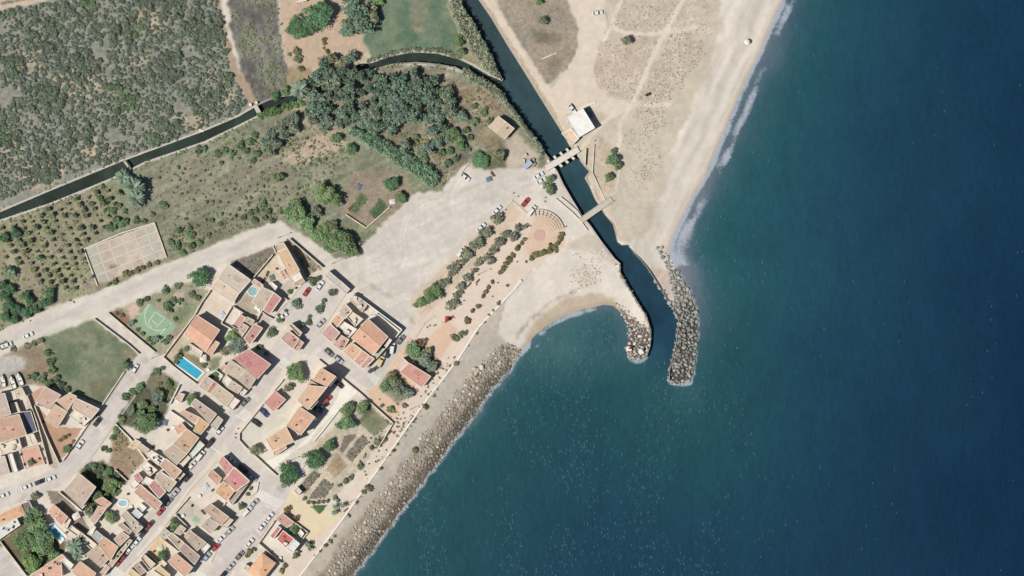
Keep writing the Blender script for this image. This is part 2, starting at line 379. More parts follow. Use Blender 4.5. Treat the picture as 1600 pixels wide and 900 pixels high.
layer('boat_yard', [(-60,585),(40,541),(66,540),(76,562),(88,592),(100,608),(70,602),(0,606),(-60,610)], (158,142,120), 2, 2, 0.1)
layer(None, [(-20,560),(36,556),(40,575),(10,588),(-20,588)], (198,190,180), 3, 2, 0.05)
layer('street', [(98,720),(156,640),(196,582),(217,553),(236,546),(246,560),(238,580),(180,662),(140,720),(104,756),(80,768),(40,782),(0,796),(-60,815),(-60,780),(0,764),(40,751),(86,733)], (214,204,194), 1, 0.5, 0.035)
layer('lane', [(150,500),(166,486),(200,520),(236,546),(254,560),(308,600),(360,642),(352,660),(280,606),(244,575),(217,553),(200,538)], (218,208,195), 1, 0.5, 0.04)
layer('street', [(-60,770),(0,850),(40,905),(80,962),(-60,962)], (208,200,189), 1, 0.6, 0.04)
layer('street', [(476,438),(504,420),(540,458),(500,520),(476,545),(440,566),(420,568),(470,500),(432,494),(452,468)], (214,204,194), 1, 0.6, 0.035)
layer('street', thick([(480,500),(440,550),(402,612),(352,664),(292,745),(220,840),(150,930)], [34,34,32,29,26,24,24]), (214,204,194), 1, 0.5, 0.035)
layer('street', [(465,520),(500,518),(590,582),(572,606),(548,588),(522,562),(470,552),(440,572)], (214,204,194), 1, 0.5, 0.035)
layer('street', [(345,664),(374,676),(382,700),(432,745),(458,766),(440,800),(414,786),(395,745),(358,712)], (214,204,194), 1, 0.5, 0.035)
layer('street', [(405,780),(442,796),(404,850),(366,888),(330,940),(250,962),(330,890),(345,848),(385,800)], (215,204,195), 1, 0.5, 0.03)
layer('street', [(622,522),(648,522),(592,604),(572,608),(574,590)], (206,199,188), 1, 0.5, 0.035)
# village plots
layer('garden', [(170,488),(288,440),(328,455),(304,492),(254,558),(238,546),(206,520)], (178,168,144), 2, 1.5, 0.12, (150,150,122))
layer(None, [(196,478),(214,470),(220,490),(204,498)], (216,190,168), 2, 1); layer(None, 'B 60,540 150,510 220,600 190,640', (160,122,100), 1, 1)
layer(None, 'B 540,560 660,460 700,520 600,650', (128,138,106), 2, 2, 0.1); layer(None, 'B 560,400 640,380 640,500 560,500', (205,186,164), 2, 2, 0.1)
layer('sports_court', 'B 365,465 580,645 430,800 235,625', (158,184,150), 1, 0.3, 0.05)
layer('yard', 'B 845,360 1015,478 930,615 910,660 740,560 720,540 800,430', (224,207,187), 1, 0.4, 0.05)
layer('yard', 'E 470,190 620,10 800,120 900,200 760,400 560,270', (206,188,164), 1, 0.5, 0.08)
layer(None, 'E 640,150 720,180 820,240 780,290 640,190', (142,140,108), 2, 1, 0.1); layer(None, 'E 560,190 620,120 650,140 580,240', (90,92,72), 1, 1, 0.1)
layer(None, 'E 820,210 940,180 900,280 860,300', (140,142,112), 2, 1, 0.12)
layer('vacant_plot', 'C 90,250 430,125 455,185 270,370', (146,134,124), 1, 1, 0.14, (134,128,110))
layer('vacant_plot', 'C 520,90 560,66 815,290 690,370 640,240', (164,148,132), 1, 1, 0.12)
layer('yard', 'C 300,360 450,190 540,370 420,440', (226,210,186), 1, 0.6, 0.1, (206,188,164))
layer('yard', 'C 470,470 570,380 620,430 540,530', (206,192,178), 1, 0.4, 0.06)
layer('yard', 'C 130,590 230,480 350,560 290,690', (188,176,156), 1, 0.5, 0.12)
layer('yard', 'C 300,700 350,640 430,690 370,770', (206,194,178), 1, 0.4, 0.06)
layer('vacant_plot', 'E 400,272 480,310 600,405 520,560 330,405', (140,132,106), 2, 1.5, 0.14, (116,120,86))
layer('garden', 'E 330,405 520,560 520,600 350,790 240,750 100,710 220,520', (96,96,76), 2, 2, 0.2)
layer('vacant_plot', 'AA 0,200 110,330 240,490 200,520 90,655 -50,530', (174,150,126), 2, 1.5, 0.12, (156,132,108))
layer('garden', 'F 690,20 800,0 980,150 860,330 700,420 640,360 750,205 625,95', (92,96,72), 2, 1.5, 0.2)
layer('yard', 'F 370,240 500,240 720,560 660,610 540,440 400,330', (150,138,122), 1, 1, 0.14)
layer('garden', 'F 0,620 160,500 330,400 400,560 520,640 500,720 230,900 0,640', (128,118,92), 2, 1.5, 0.15)
layer('yard', 'AD 230,180 330,120 350,150 270,260', (206,164,140), 1, 1, 0.06)
layer('yard', 'D 270,470 480,640 650,640 490,880 450,880', (194,156,130), 1, 1, 0.07)
layer('alley', 'AD 190,190 240,190 470,700 440,770 380,740', (200,186,166), 1, 0.5, 0.08)
layer('yard', 'G 570,412 672,292 835,430 755,520 660,505', (206,196,180), 1, 0.5, 0.07)
layer(None, [(306+6.5*math.cos(t), 812+5.5*math.sin(t)) for t in np.linspace(0,6.28,16)], (160,182,150), 1, 0.3)
layer('yard', 'G 690,225 830,110 900,200 890,330 800,330', (222,210,194), 1, 0.5, 0.06)
layer('yard', 'AM 610,550 690,460 780,350 900,480 920,600 800,700', (222,192,150), 1, 0.5, 0.07)
layer('yard', 'I 350,570 560,500 620,540 600,620 330,830 230,890 170,830', (220,211,196), 1, 0.5, 0.05)
layer('terrace', 'I 990,390 1090,465 900,640 620,890 420,1090 360,1010 700,870 860,640', (246,239,226), 1, 0.4, 0.03)
layer('garden', 'AB 430,700 520,590 500,470 600,330 750,200 800,60 1000,50 1170,205 1060,390 720,790 600,840 470,790', (206,192,170), 1, 1, 0.1)
layer('terrace', 'AP 500,760 630,490 740,310 800,200 900,100 930,95 815,255 745,312 632,490 670,570 500,790 280,890 250,880', (236,222,200), 1, 0.4, 0.04)
for s in ('AB 445,690 545,580 612,600 480,755', 'AB 510,790 630,640 705,690 640,790', 'AB 755,420 790,300 890,292 775,440', 'AB 795,460 930,290 985,350 850,512'):
    layer('planting_bed', s, (140,130,116), 1, 0.8, 0.14)
layer('planting_bed', 'AB 650,570 730,440 822,532 720,632', (182,162,132), 1, 0.6, 0.1); layer('lawn', 'AB 920,222 1020,110 1155,205 1025,312', (136,138,108), 1, 0.8, 0.12, (150,144,118))
layer(None, 'AB 985,60 1030,110 920,220 900,190', (110,116,86), 2, 1)
# promenade
layer('promenade', [(800,312),(830,332),(872,345),(884,366),(880,388),(856,402),(836,416),(816,438),(748,510),(716,560),(668,622),(638,664),(588,736),(534,812),(468,900),(420,962),(380,962),(430,902),(452,878),(474,852),(500,830),(530,790),
   (574,726),(614,662),(584,632),(572,610),(592,600),(640,526),(655,492),(642,476),(700,418),(760,352)], (228,209,190), 1, 0.7, 0.03)
layer('promenade', [(592,602),(640,526),(655,540),(700,500),(715,515),(690,560),(640,610),(614,660),(584,632),(572,610)], (226,194,166), 1, 0.7, 0.03)
layer(None, [(640,470),(700,410),(760,350),(800,318),(815,335),(770,385),(690,470),(660,500)], (218,196,172), 2, 1.5, 0.06)
layer(None, 'N 180,300 330,270 420,380 400,520 330,590 130,600 100,500', (224,194,168), 2, 1, 0.04)
layer('plaza', [(440,798),(446,782),(454,766),(468,776),(484,790),(500,804),(512,790),(526,800),(533,808),(500,834),(476,846),(458,820)], (231,214,178), 1, 0.6, 0.025)
layer('lawn', 'H 722,356 862,340 800,420', (88,112,74), 0, 0.5, 0.1)
layer('garden', 'K 310,160 350,100 420,120 560,280 400,350 260,220', (150,140,120), 2, 1, 0.12)
layer('garden', 'J 760,560 880,460 1060,660 960,730', (160,146,124), 2, 1, 0.12)
layer('paving', 'M 690,670 760,560 860,640 960,830 1110,780 1050,720 830,510 760,540', (222,212,199), 2, 1, 0.03)
layer('shore_strip', [(816,440),(748,512),(716,562),(668,624),(638,666),(588,738),(534,814),(468,902),(420,962),(470,962),(520,892),(580,812),(650,725),(700,655),(760,575),(800,540),(816,500),(830,470)], (202,190,173), 2, 1.5, 0.08, (186,178,164))
# beaches
ROCKBED = True
layer('cove_beach', [(816,440),(836,418),(862,402),(905,372),(922,354),(940,378),(960,404),(969,414),(972,428),(980,446),(996,472),(1012,500),(1018,540),(996,570),(974,560),(978,520),(968,490),(940,486),(880,505),(830,545),(800,585),(770,575),(800,540),(776,520),(790,470)], (225,215,200), 2, 1.5, 0.04)
layer(None, 'N 600,410 690,490 850,660 760,670 620,560 500,560 420,520', (208,195,178), 3, 2, 0.05)
layer(None, 'AC 840,130 960,60 1100,170 1040,260 920,220', (210,200,182), 6, 6, 0.08, k=0.6)
layer(None, T('AC 500,620 640,450 830,330 1000,290 1180,310') + T('AC 1200,400 1080,400 900,430 740,500 600,600 520,680'), (198,180,156), 3, 2, 0.05)
layer(None, thick(T('AC 420,640 500,540 600,440 720,350 900,270'), 4), (160,146,126), 2, 2.5, 0.3, k=0.6)
layer('beach', EAST_LAND, (228,218,203), 1, 0.2, 0.03)
layer('dune', [(728,-60),(1110,-60),(1130,40),(1105,120),(1062,205),(1035,300),(1012,365),(985,384),(965,376),(930,308),(900,236),(860,176),(800,78)], (211,198,179), 5, 4, 0.06, (203,190,170))
layer('gravel_field', 'W 170,50 200,-280 620,-280 700,80 755,200 740,390 660,510 560,600 520,600 480,540 350,340', (178,162,142), 1, 1.5, 0.1, (152,144,130))
layer(None, 'W 400,180 520,200 640,300 560,330 440,300', (138,130,112), 5, 4, 0.1); layer(None, 'W 560,420 650,390 600,560 540,560', (148,138,120), 4, 3, 0.1)
layer('dune_field', 'X 160,155 300,162 400,167 272,465 180,460 90,400 75,300 120,200', (202,184,164), 1, 1.5, 0.07, (208,192,172))
layer('dune_field', 'X 205,0 490,0 410,150 160,125', (206,190,170), 2, 2, 0.07)
layer('dune_field', 'X 440,160 560,135 640,110 600,-180 520,-180 500,10 290,470 420,480 520,300 610,200', (206,191,171), 3, 3, 0.09)
layer('dirt_track', 'W 45,-280 120,-280 170,50 350,340 480,540 540,620 700,760 780,770 680,830 600,890 480,700 370,520 250,330 130,130 40,0', (226,209,187), 2, 1, 0.04)
layer(None, thick(T('W 60,0 140,115 265,310 385,500 500,690 600,850'), 2.2), (176,154,128), 1, 1, 0.1)
layer('dirt_track', 'W 620,-280 900,-280 960,140 940,250 870,420 870,520 900,640 980,710 1150,735 1180,760 1000,850 880,800 760,790 640,760 560,640 660,520 750,400 765,200 700,70', (226,210,190), 2, 1.5, 0.04)
layer('path', thick([(1085,-60),(1067,0),(1037,53),(1010,110),(988,160)], 8), (227,213,194), 1, 1, 0.03)
for q in ([(955,42),(975,52),(1000,53),(1037,52),(1060,50),(1090,42)], [(994,163),(1020,164),(1050,163)], [(940,67),(955,40),(972,0),(985,-40)], [(985,165),(970,190),(966,225),(968,262),(966,285),(955,304),(948,312)], [(962,170),(940,195),(905,235)]):
    layer('path', thick(q, 6), (227,213,194), 1, 1, 0.03)
layer('yard', 'P 395,490 560,370 620,370 540,430 525,650 640,880 590,880 500,660 470,600', (212,197,175), 2, 1, 0.05)
layer('dune', 'P 560,440 600,360 660,430 740,620 700,780 640,850 570,700 545,600', (206,189,165), 2, 1, 0.07)
RIP0 = [(812,548),(800,572),(778,598),(750,634),(720,676),(690,716),(656,760),(620,810),(576,868),(552,900),(505,962),(450,962),(490,905),(516,872),(553,821),(607,752),(628,726),(660,688),(687,648),(720,608),(750,572),(778,546),(798,540)]
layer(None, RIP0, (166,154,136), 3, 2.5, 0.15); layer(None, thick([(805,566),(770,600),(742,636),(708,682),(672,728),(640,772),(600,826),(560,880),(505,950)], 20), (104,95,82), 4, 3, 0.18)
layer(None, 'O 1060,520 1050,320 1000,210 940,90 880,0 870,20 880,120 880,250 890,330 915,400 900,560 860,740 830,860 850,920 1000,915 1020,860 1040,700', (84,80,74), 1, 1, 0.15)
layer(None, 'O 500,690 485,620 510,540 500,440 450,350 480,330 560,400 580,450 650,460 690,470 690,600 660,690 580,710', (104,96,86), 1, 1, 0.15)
layer(None, [(928,310),(946,336),(958,350),(966,380),(981,382),(960,345),(945,312)], (216,196,178), 2, 1)
layer(None, 'O 670,10 850,0 870,120 880,300 900,390 780,180', (216,196,178), 3, 1.5, 0.08)
col_e = dist_poly(GX, GY, [p for p in EAST_COAST if p[1] < 394]); col_w = dist_poly(GX, GY, [p for p in WEST_COAST if 810 < p[0] < 975 and p[1] < 553])
be = lab == NAMES.index('beach'); cb = lab == NAMES.index('cove_beach')
band = 6 * N14 + 2.5 * N6
for dd, wdt, c, k, msk in ((2, 4.0, (192,176,156), 0.8, be), (9, 3, (205,190,170), 0.5, be), (18, 3.5, (232,222,206), 0.6, be), (30, 5, (208,196,178), 0.45, be), (52, 7, (206,196,180), 0.45, be), (75, 10, (230,221,206), 0.5, be), (2, 5, (182,164,140), 0.8, cb)):
    dfield = np.minimum(col_e, col_w) + band * min(1, dd / 25)
    a = (np.exp(-((dfield - dd) / wdt) ** 2) * k * msk)[..., None]; col = col * (1 - a) + np.array(c, float) * a

# mended patches, stains and wheel marks on the streets and the car park
r_ = random.Random(12); ss = np.isin(lab, [NAMES.index(n) for n in ('street', 'lane')])
jj_, ii_ = np.nonzero(ss)
for k in range(90):
    q = r_.randrange(len(jj_)); cx, cy = gx[ii_[q]], gy[jj_[q]]; a_ = r_.choice([-0.86, -0.70, 0.75]); l_, w_ = r_.uniform(3, 14), r_.uniform(2, 5); c_, s_ = math.cos(a_), math.sin(a_)
    u = (GX - cx) * c_ + (GY - cy) * s_; v = -(GX - cx) * s_ + (GY - cy) * c_
    m = (np.abs(u) < l_) & (np.abs(v) < w_) & ss; col[m] *= r_.choice([0.93, 0.95, 0.96, 1.03, 1.04])
cp_ = lab == NAMES.index('gravel_car_park')
for k in range(26):
    cx, cy, R_ = r_.uniform(560, 780), r_.uniform(290, 460), r_.uniform(15, 60); a0_ = r_.uniform(0, 6.28)
    for o_ in (0, 6.5):
        rr_ = np.hypot(GX - cx, GY - cy); an = np.mod(np.arctan2(GY - cy, GX - cx) - a0_, 6.283)
        m = (np.abs(rr_ - R_ - o_) < 1.3) & (an < r_.uniform(0.8, 2.4)) & cp_; col[m] *= r_.choice([0.97, 0.98, 1.03, 1.035])
# plough and wheel streaks of the farmland
def streak(ang, cw, cl_, seed):
    r = np.random.default_rng(seed).random((256, 256)); c, s_ = math.cos(ang), math.sin(ang)
    u = (GX * c + GY * s_) / cl_ + 900; v = (-GX * s_ + GY * c) / cw + 900
    i, j = u.astype(int), v.astype(int); fu, fv = u - i, v - j; g_ = lambda a, b: r[b % 256, a % 256]
    return ((g_(i, j) * (1 - fu) + g_(i + 1, j) * fu) * (1 - fv) + (g_(i, j + 1) * (1 - fu) + g_(i + 1, j + 1) * fu) * fv) * 2 - 1
for nms, ang, amt in ((('dry_field', 'field', 'grove_floor'), -0.50, 0.10), (('orchard_ground',), 1.1, 0.08), (('fallow_field',), 1.35, 0.08), (('gravel_car_park', 'dirt_road'), -0.42, 0.03), (('beach',), -1.12, 0.035), (('street', 'lane'), -0.8, 0.025)):
    m = np.isin(lab, [NAMES.index(n) for n in nms])
    col[m] *= (1 + amt * (streak(ang, 4.0, 30, 77) + 0.6 * streak(ang, 9.0, 60, 78)))[m][:, None]
# height of the ground
land = inpoly(GX, GY, EAST_LAND) | inpoly(GX, GY, WEST_LAND)
dsea = np.minimum(dist_poly(GX, GY, EAST_COAST), dist_poly(GX, GY, WEST_COAST)) * S
t = np.clip(dsea / 15.0, 0, 1); up = G * (t * t * (3 - 2 * t)) * 0.75 + G * 0.25 * t
dn = -0.25 * dsea
GZ = np.where(land, up, dn)
dune = np.isin(lab, [NAMES.index(n) for n in ('beach', 'dune', 'dune_field', 'cove_beach')])
GZ = GZ + np.where(dune & land, 0.35 * N14 * np.clip(dsea / 12, 0, 1) + 0.06 * N6 * np.clip(dsea / 6, 0, 1), 0)
def zat(p):
    i = min(max(int(round((p[0] + 60) / STEP)), 0), NX - 1); j = min(max(int(round((p[1] + 60) / STEP)), 0), NY - 1)
    return float(GZ[j, i])
CX, CY = GX[:-1, :-1] + 1, GY[:-1, :-1] + 1
wet = inpoly(CX, CY, CHANNEL) | inpoly(CX, CY, CANAL)
keep = ((inpoly(CX, CY, EAST_LAND) | inpoly(CX, CY, WEST_LAND)) | (dsea[:-1, :-1] < 4.5)) & ~wet
kk = (ALT + G - GZ) / ALT
VX, VY = (GX - 800) * S * kk, (450 - GY) * S * kk
ALB = alb(np.clip(col, 0, 255))
gm = {'soft': ground_mat('dry soil and weeds', 0.24, 0.9, 4.0, 0.5, 0.30), 'sand': ground_mat('sand', 0.07, 0.5, 3.0, 0.25), 'pave': ground_mat('worn paving', 0.06, 0.7, 5.0, 0.1), 'grass': ground_mat('short grass', 0.16, 0.8, 5.0, 0.4, 0.22)}
KIND = dict(beach='sand', cove_beach='sand', dune='sand', dune_field='soft', promenade='pave', street='pave', lane='pave', plaza='pave', terrace='pave', paving='pave', alley='pave', tennis_court='pave', sports_court='pave', yard='pave',
   gravel_car_park='sand', dirt_road='sand', dirt_track='sand', path='sand', sandy_yard='sand', meadow='grass', grass_field='grass', lawn='grass', ground='pave', shore_strip='sand')
SURF = {}
cl = lab[:-1, :-1]
for li, nm in enumerate(NAMES):
    jj, ii = np.nonzero(keep & (cl == li))
    if len(jj) == 0: continue
    a = jj * NX + ii; q = np.stack([a + NX, a + NX + 1, a + 1, a], 1)
    u, inv = np.unique(q, return_inverse=True)
    v = np.stack([VX.ravel()[u], VY.ravel()[u], GZ.ravel()[u]], 1)
    me = np_mesh(nm, v, inv.reshape(-1, 4), gm[KIND.get(nm, 'soft')], ALB.reshape(-1, 3)[u], smooth=True)
    SURF[nm] = tag(link(nm, me), kind='structure')
# farther land, out of the picture
def sheet(name, polys, z, mat, rgb):
    v, f = [], []
    for p in polys:
        b = len(v); v += [(*Wd(q, z), z) for q in p]; f.append(tuple(range(b, b + len(p))))
    me = bpy.data.meshes.new(name); me.from_pydata(v, [], f); me.materials.append(mat)
    at = me.attributes.new('albedo', 'FLOAT_COLOR', 'POINT'); at.data.foreach_set('color', [x for _ in v for x in (*alb(rgb), 1)])
    return tag(link(name, me), kind='structure')
sheet('farmland', [[(-60,-60),(-60,960),(-9000,960),(-9000,-60)], [(-9000,-60),(-9000,-6000),(2650,-6000),(1247,-60)], [(-9000,960),(503,960),(-2600,6000),(-9000,6000)]], G - 0.02, gm['soft'], (168,154,130))

# ------------------------------------------------------------------ water
def water_mat(name, glints=True):
    m, nt, N, L, bs = new_mat(name)
    at = N.new('ShaderNodeAttribute'); at.attribute_name = 'albedo'
    fo = N.new('ShaderNodeAttribute'); fo.attribute_name = 'foam'
    sep = N.new('ShaderNodeSeparateColor'); L.new(fo.outputs['Color'], sep.inputs[0])
    pos = N.new('ShaderNodeNewGeometry').outputs['Position']
    mp = N.new('ShaderNodeMapping'); L.new(pos, mp.inputs[0]); mp.inputs['Scale'].default_value = (1.0, 0.45, 1.0); mp.inputs['Rotation'].default_value = (0, 0, math.radians(8))
    a = noise(nt, 0.55, 4, 0.65, mp.outputs[0], 0.4)
    f = mathn(nt, 'ADD', mathn(nt, 'MULTIPLY', mathn(nt, 'SUBTRACT', a, 0.5), 0.5), 1.0)
    sw = noise(nt, 0.12, 3, 0.55, mp.outputs[0], 0.3); f = mathn(nt, 'ADD', f, mathn(nt, 'MULTIPLY', mathn(nt, 'SUBTRACT', sw, 0.5), 0.35))
    base = scaled(nt, at.outputs['Color'], f)
    # foam: lacy noise against the density painted for the surf
    lace = mathn(nt, 'ADD', mathn(nt, 'MULTIPLY', noise(nt, 0.22, 5, 0.75, pos, 0.9), 0.5), mathn(nt, 'MULTIPLY', noise(nt, 0.8, 5, 0.8, pos, 1.2), 0.68))
    fm = mathn(nt, 'MULTIPLY', mathn(nt, 'SUBTRACT', mathn(nt, 'ADD', lace, sep.outputs[0]), 0.97), 3.8, clamp=True)
    base = mixc(nt, mathn(nt, 'MULTIPLY', fm, 0.85), base, tuple(float(x) for x in alb((182, 188, 196))))
    # sun glints painted into the colour: pale spots in strings along the swell
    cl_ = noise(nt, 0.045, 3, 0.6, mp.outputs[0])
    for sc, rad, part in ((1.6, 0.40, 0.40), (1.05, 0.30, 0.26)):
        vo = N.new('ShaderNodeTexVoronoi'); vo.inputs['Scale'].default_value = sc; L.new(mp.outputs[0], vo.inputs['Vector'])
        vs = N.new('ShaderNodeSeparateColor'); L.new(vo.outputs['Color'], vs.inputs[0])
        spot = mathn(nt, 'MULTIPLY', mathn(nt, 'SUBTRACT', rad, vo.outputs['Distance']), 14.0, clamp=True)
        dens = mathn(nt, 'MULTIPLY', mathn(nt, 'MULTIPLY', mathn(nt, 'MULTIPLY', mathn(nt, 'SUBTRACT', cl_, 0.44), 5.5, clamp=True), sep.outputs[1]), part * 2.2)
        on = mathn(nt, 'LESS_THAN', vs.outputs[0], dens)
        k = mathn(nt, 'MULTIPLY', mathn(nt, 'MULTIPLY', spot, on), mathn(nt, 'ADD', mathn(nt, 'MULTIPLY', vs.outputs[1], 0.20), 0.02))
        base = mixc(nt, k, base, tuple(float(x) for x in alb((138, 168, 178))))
    L.new(base, bs.inputs['Base Color'])
    bs.inputs['Roughness'].default_value = 0.35; bs.inputs['IOR'].default_value = 1.33; bs.inputs['Specular IOR Level'].default_value = 0.16
    bump(nt, bs, a, 0.25, 0.5)
    return m
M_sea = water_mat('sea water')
wx_ = np.arange(-60, 1724, 4.0); wy_ = np.arange(-60, 964, 4.0); QX, QY = np.meshgrid(wx_, wy_); WN_Y, WN_X = QX.shape
wn_ = lambda c, s: vnoise(c, s, QX.shape)
de = dist_poly(QX, QY, EAST_COAST); dw = dist_poly(QX, QY, WEST_COAST)
d = np.minimum(de, dw * 1.0)
lnd = inpoly(QX, QY, EAST_LAND) | inpoly(QX, QY, WEST_LAND)
inch = inpoly(QX, QY, CHANNEL); incn = inpoly(QX, QY, CANAL)
def ramp(x, xs, cs):
    return np.stack([np.interp(x, xs, [c[k] for c in cs]) for k in range(3)], -1)
n1 = wn_(30, 21); n2 = wn_(10, 22)
dx_ = d + 18 * n1 + 6 * n2
far = ramp(QX + 0.25 * QY - 60 * (QY < 0) + 60 * n1, [900, 1150, 1400, 1750, 2000], [(34,80,90), (35,80,91), (28,66,87), (15,47,73), (13,43,69)])
near_e = ramp(dx_, [0, 18, 38, 75, 150, 300], [(124,128,134), (104,116,126), (64,98,106), (42,90,96), (37,82,94), (30,66,88)])
near_w = ramp(dx_, [0, 10, 60, 160, 330, 520], [(80,108,112), (46,88,94), (35,79,86), (30,73,85), (23,58,80), (14,45,71)])
fe = np.clip((QY - 420) / 160.0, 0, 1)[..., None]
wc = near_e * (1 - fe) + near_w * fe
tt = np.clip((QX - 1080) / 420.0, 0, 1)[..., None]; wc = wc * (1 - tt) + far * tt
cove = np.clip(1 - np.hypot((QX - 880) / 110, (QY - 545) / 75), 0, 1)[..., None]; wc = wc * (1 - 0.75 * cove) + np.array((74,112,112)) * 0.75 * cove
foam = np.zeros(QX.shape); glint = np.full(QX.shape, 0.5)
surf_zone = np.clip(1 - de / 34.0, 0, 1) * (QY < 415) ; foam += 0.20 * np.clip(surf_zone * 2, 0, 1)
up_ = (QY < 420); foam += 0.26 * np.exp(-((de - 3 - 2 * n2) / 3.0) ** 2) * up_ + 0.30 * np.exp(-((de - 16 - 9 * n1 - 5 * n2) / 7.0) ** 2) * up_ * np.clip(0.8 + 0.7 * n2, 0, 1) + 0.10 * np.clip(1 - np.hypot((QX - 1072) / 34, (QY - 385) / 60), 0, 1) + 0.22 * np.exp(-((de - 36 - 10 * n1) / 3.0) ** 2) * up_ * np.clip(0.3 + n2, 0, 1)
for s in ('X 920,180 965,150 1010,20 980,0 960,40', 'X 760,560 790,500 868,395 855,480 790,590 735,655 725,640', 'X 640,780 700,690 745,700 700,760 650,800', 'X 850,330 900,290 920,280 915,330 860,340', 'X 735,815 760,770 775,800', 'Y 555,360 600,310 650,310 640,350 570,390',
          'Y 450,600 490,470 555,385 570,500 600,490 610,520 580,655 500,690', 'Y 640,200 700,130 745,110 700,170'):
    foam += 0.20 * blur(inpoly(QX + 3 * n2, QY + 3 * n2, T(s)).astype(float), 2)
foam += 0.40 * np.clip(1 - dw / 16.0, 0, 1) * (QX < 830) + 0.36 * np.clip(1 - np.minimum(de, dw) / 8.0, 0, 1) + 0.22 * np.clip(1 - de / 16.0, 0, 1) * (QY > 420) * (QX > 1060)
for s in ('AC 600,610 760,500 900,430 1010,415 1100,410 960,470 830,510 720,560 640,640', 'AC 540,740 560,700 630,645 610,720', 'AC 430,730 520,660 560,640 540,700 470,780', 'O 490,690 560,715 680,690 640,740 540,750', 'O 810,880 1010,860 1000,920 830,920'):
    foam += 0.50 * blur(inpoly(QX + 2 * n2, QY, T(s)).astype(float), 1)
foam = np.where(lnd, np.maximum(foam, 0.3), foam)
glint = np.clip(1.15 - np.abs(QX - 720) / 470.0, 0.015, 1.0) * np.where(QY > 600, 1.0, 0.72)
glint = glint * np.clip(d / 20, 0, 1)
cc = ramp(QY, [-60, 120, 260, 430, 560], [(62,78,80), (58,80,84), (48,76,84), (36,66,82), (32,66,88)])
cw = (np.clip((606 - QY) / 90.0, 0, 1) * inch)[..., None]; wc = wc * (1 - cw) + cc * (1 + 0.09 * n2[..., None] + 0.06 * wn_(4, 34)[..., None]) * cw
wc = np.where((incn & ~inch)[..., None], np.array((50,62,54)) * (1 + 0.16 * n2[..., None] + 0.12 * wn_(3, 33)[..., None]), wc)
chn = inch & (QY < 600); foam = np.where((chn & (np.minimum(de, dw) > 5)) | incn, 0, foam); glint = np.where(inch | incn, 0.35 * np.clip((QY - 480) / 100, 0, 1), glint)
wpad = blur((~lnd | inch | incn).astype(float), 4) > 0.001
q = wpad[:-1, :-1]; chm = (blur((inch | incn).astype(float), 3) > 0.02)[:-1, :-1] & (QY[:-1, :-1] < 556)
WALB = alb(np.clip(wc, 0, 255)); FO = np.stack([np.clip(foam, 0, 0.75), glint, 0 * foam], -1)
for nm, msk in (('sea', q & ~chm), ('canal_water', q & chm)):
    jj, ii = np.nonzero(msk); a = jj * WN_X + ii; f = np.stack([a + WN_X, a + WN_X + 1, a + 1, a], 1); u, inv = np.unique(f, return_inverse=True)
    k0 = (ALT + G) / ALT
    v = np.stack([(QX.ravel()[u] - 800) * S * k0, (450 - QY.ravel()[u]) * S * k0, 0 * u], 1)
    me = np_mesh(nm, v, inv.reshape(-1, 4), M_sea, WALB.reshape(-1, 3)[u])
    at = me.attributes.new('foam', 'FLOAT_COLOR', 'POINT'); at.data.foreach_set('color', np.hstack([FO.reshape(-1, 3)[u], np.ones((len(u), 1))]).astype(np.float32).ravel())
    tag(link(nm, me), kind='structure')
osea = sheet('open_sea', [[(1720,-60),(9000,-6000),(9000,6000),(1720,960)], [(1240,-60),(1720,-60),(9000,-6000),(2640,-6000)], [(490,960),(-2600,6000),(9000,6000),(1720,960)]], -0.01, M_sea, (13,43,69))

# banks: coping and wall of the channel and the canal
def ribbon(name, pts, label, mat, w=0.5, top=G + 0.06, bot=-1.5, side=1, cat='wall'):
    """quay wall along a bank: vertical face down into the water and a coping w wide on the land side"""
    P3 = [Vector(Wd(p, top)) for p in pts]; n = len(P3); mb = MB(); O = []
    for i in range(n):
        a = P3[max(i-1, 0)]; b = P3[min(i+1, n-1)]; d_ = (b - a).normalized(); O.append(Vector((-d_.y, d_.x)) * side)
    o = P3[0]
    for i in range(n - 1):
        a, b = P3[i] - o, P3[i+1] - o; a2, b2 = a + O[i] * w, b + O[i+1] * w; e = O[i] * -0.12; e1 = O[i+1] * -0.12
        vs = [(*(a+e), bot), (*(b+e1), bot), (*(b+e1), top), (*(a+e), top), (*b2, top), (*a2, top), (*a2, bot), (*b2, bot)]
        mb.add(vs, [(0,1,2,3), (3,2,4,5), (5,4,7,6)])
    r = mb.build(name, mat, None, (o.x, o.y, 0)); tag(r, label, cat); return r
ribbon('quay_wall', EAST_BANK[:10], 'pale stone bank wall on the beach side of the river, upstream of sluice', paint('bank stone', (196,180,158), 0.2, 0.8), 0.9, side=1)
ribbon('quay_wall', EAST_BANK[10:16], 'short bank wall beside the boat ramp below the sluice', paint('bank stone', (196,180,158), 0.2, 0.8), 0.6, side=1)
ribbon('quay_wall', EAST_BANK[15:22], 'bank edge on the beach side near the footbridge', paint('bank stone', (196,180,158), 0.2, 0.8), 0.5, side=1)
ribbon('quay_wall', EAST_BANK[21:31], 'long bank edge along the beach-side breakwater', M_concd, 0.12, side=1)
ribbon('quay_wall', WEST_BANK[11:19], 'concrete quay wall on the car park side of the river', M_conc, 0.6, side=-1)
ribbon('quay_wall', WEST_BANK[18:26], 'bank edge along the curved breakwater on the cove side', M_concd, 0.12, side=-1)
ribbon('quay_wall', WEST_BANK[5:12], 'reed covered bank wall upstream of the sluice', M_concd, 0.6, side=-1)
ribbon('quay_wall', WEST_BANK[:5], 'bank wall of the reed spit between river and canal', M_concd, 0.6, side=-1)
ribbon('canal_wall', CANAL_U[:7], 'pale concrete canal edge along the scrub field', M_conc, 0.55, side=1)
ribbon('canal_wall', CANAL_D[:9], 'pale concrete canal edge along the orchard', M_conc, 0.55, side=-1)
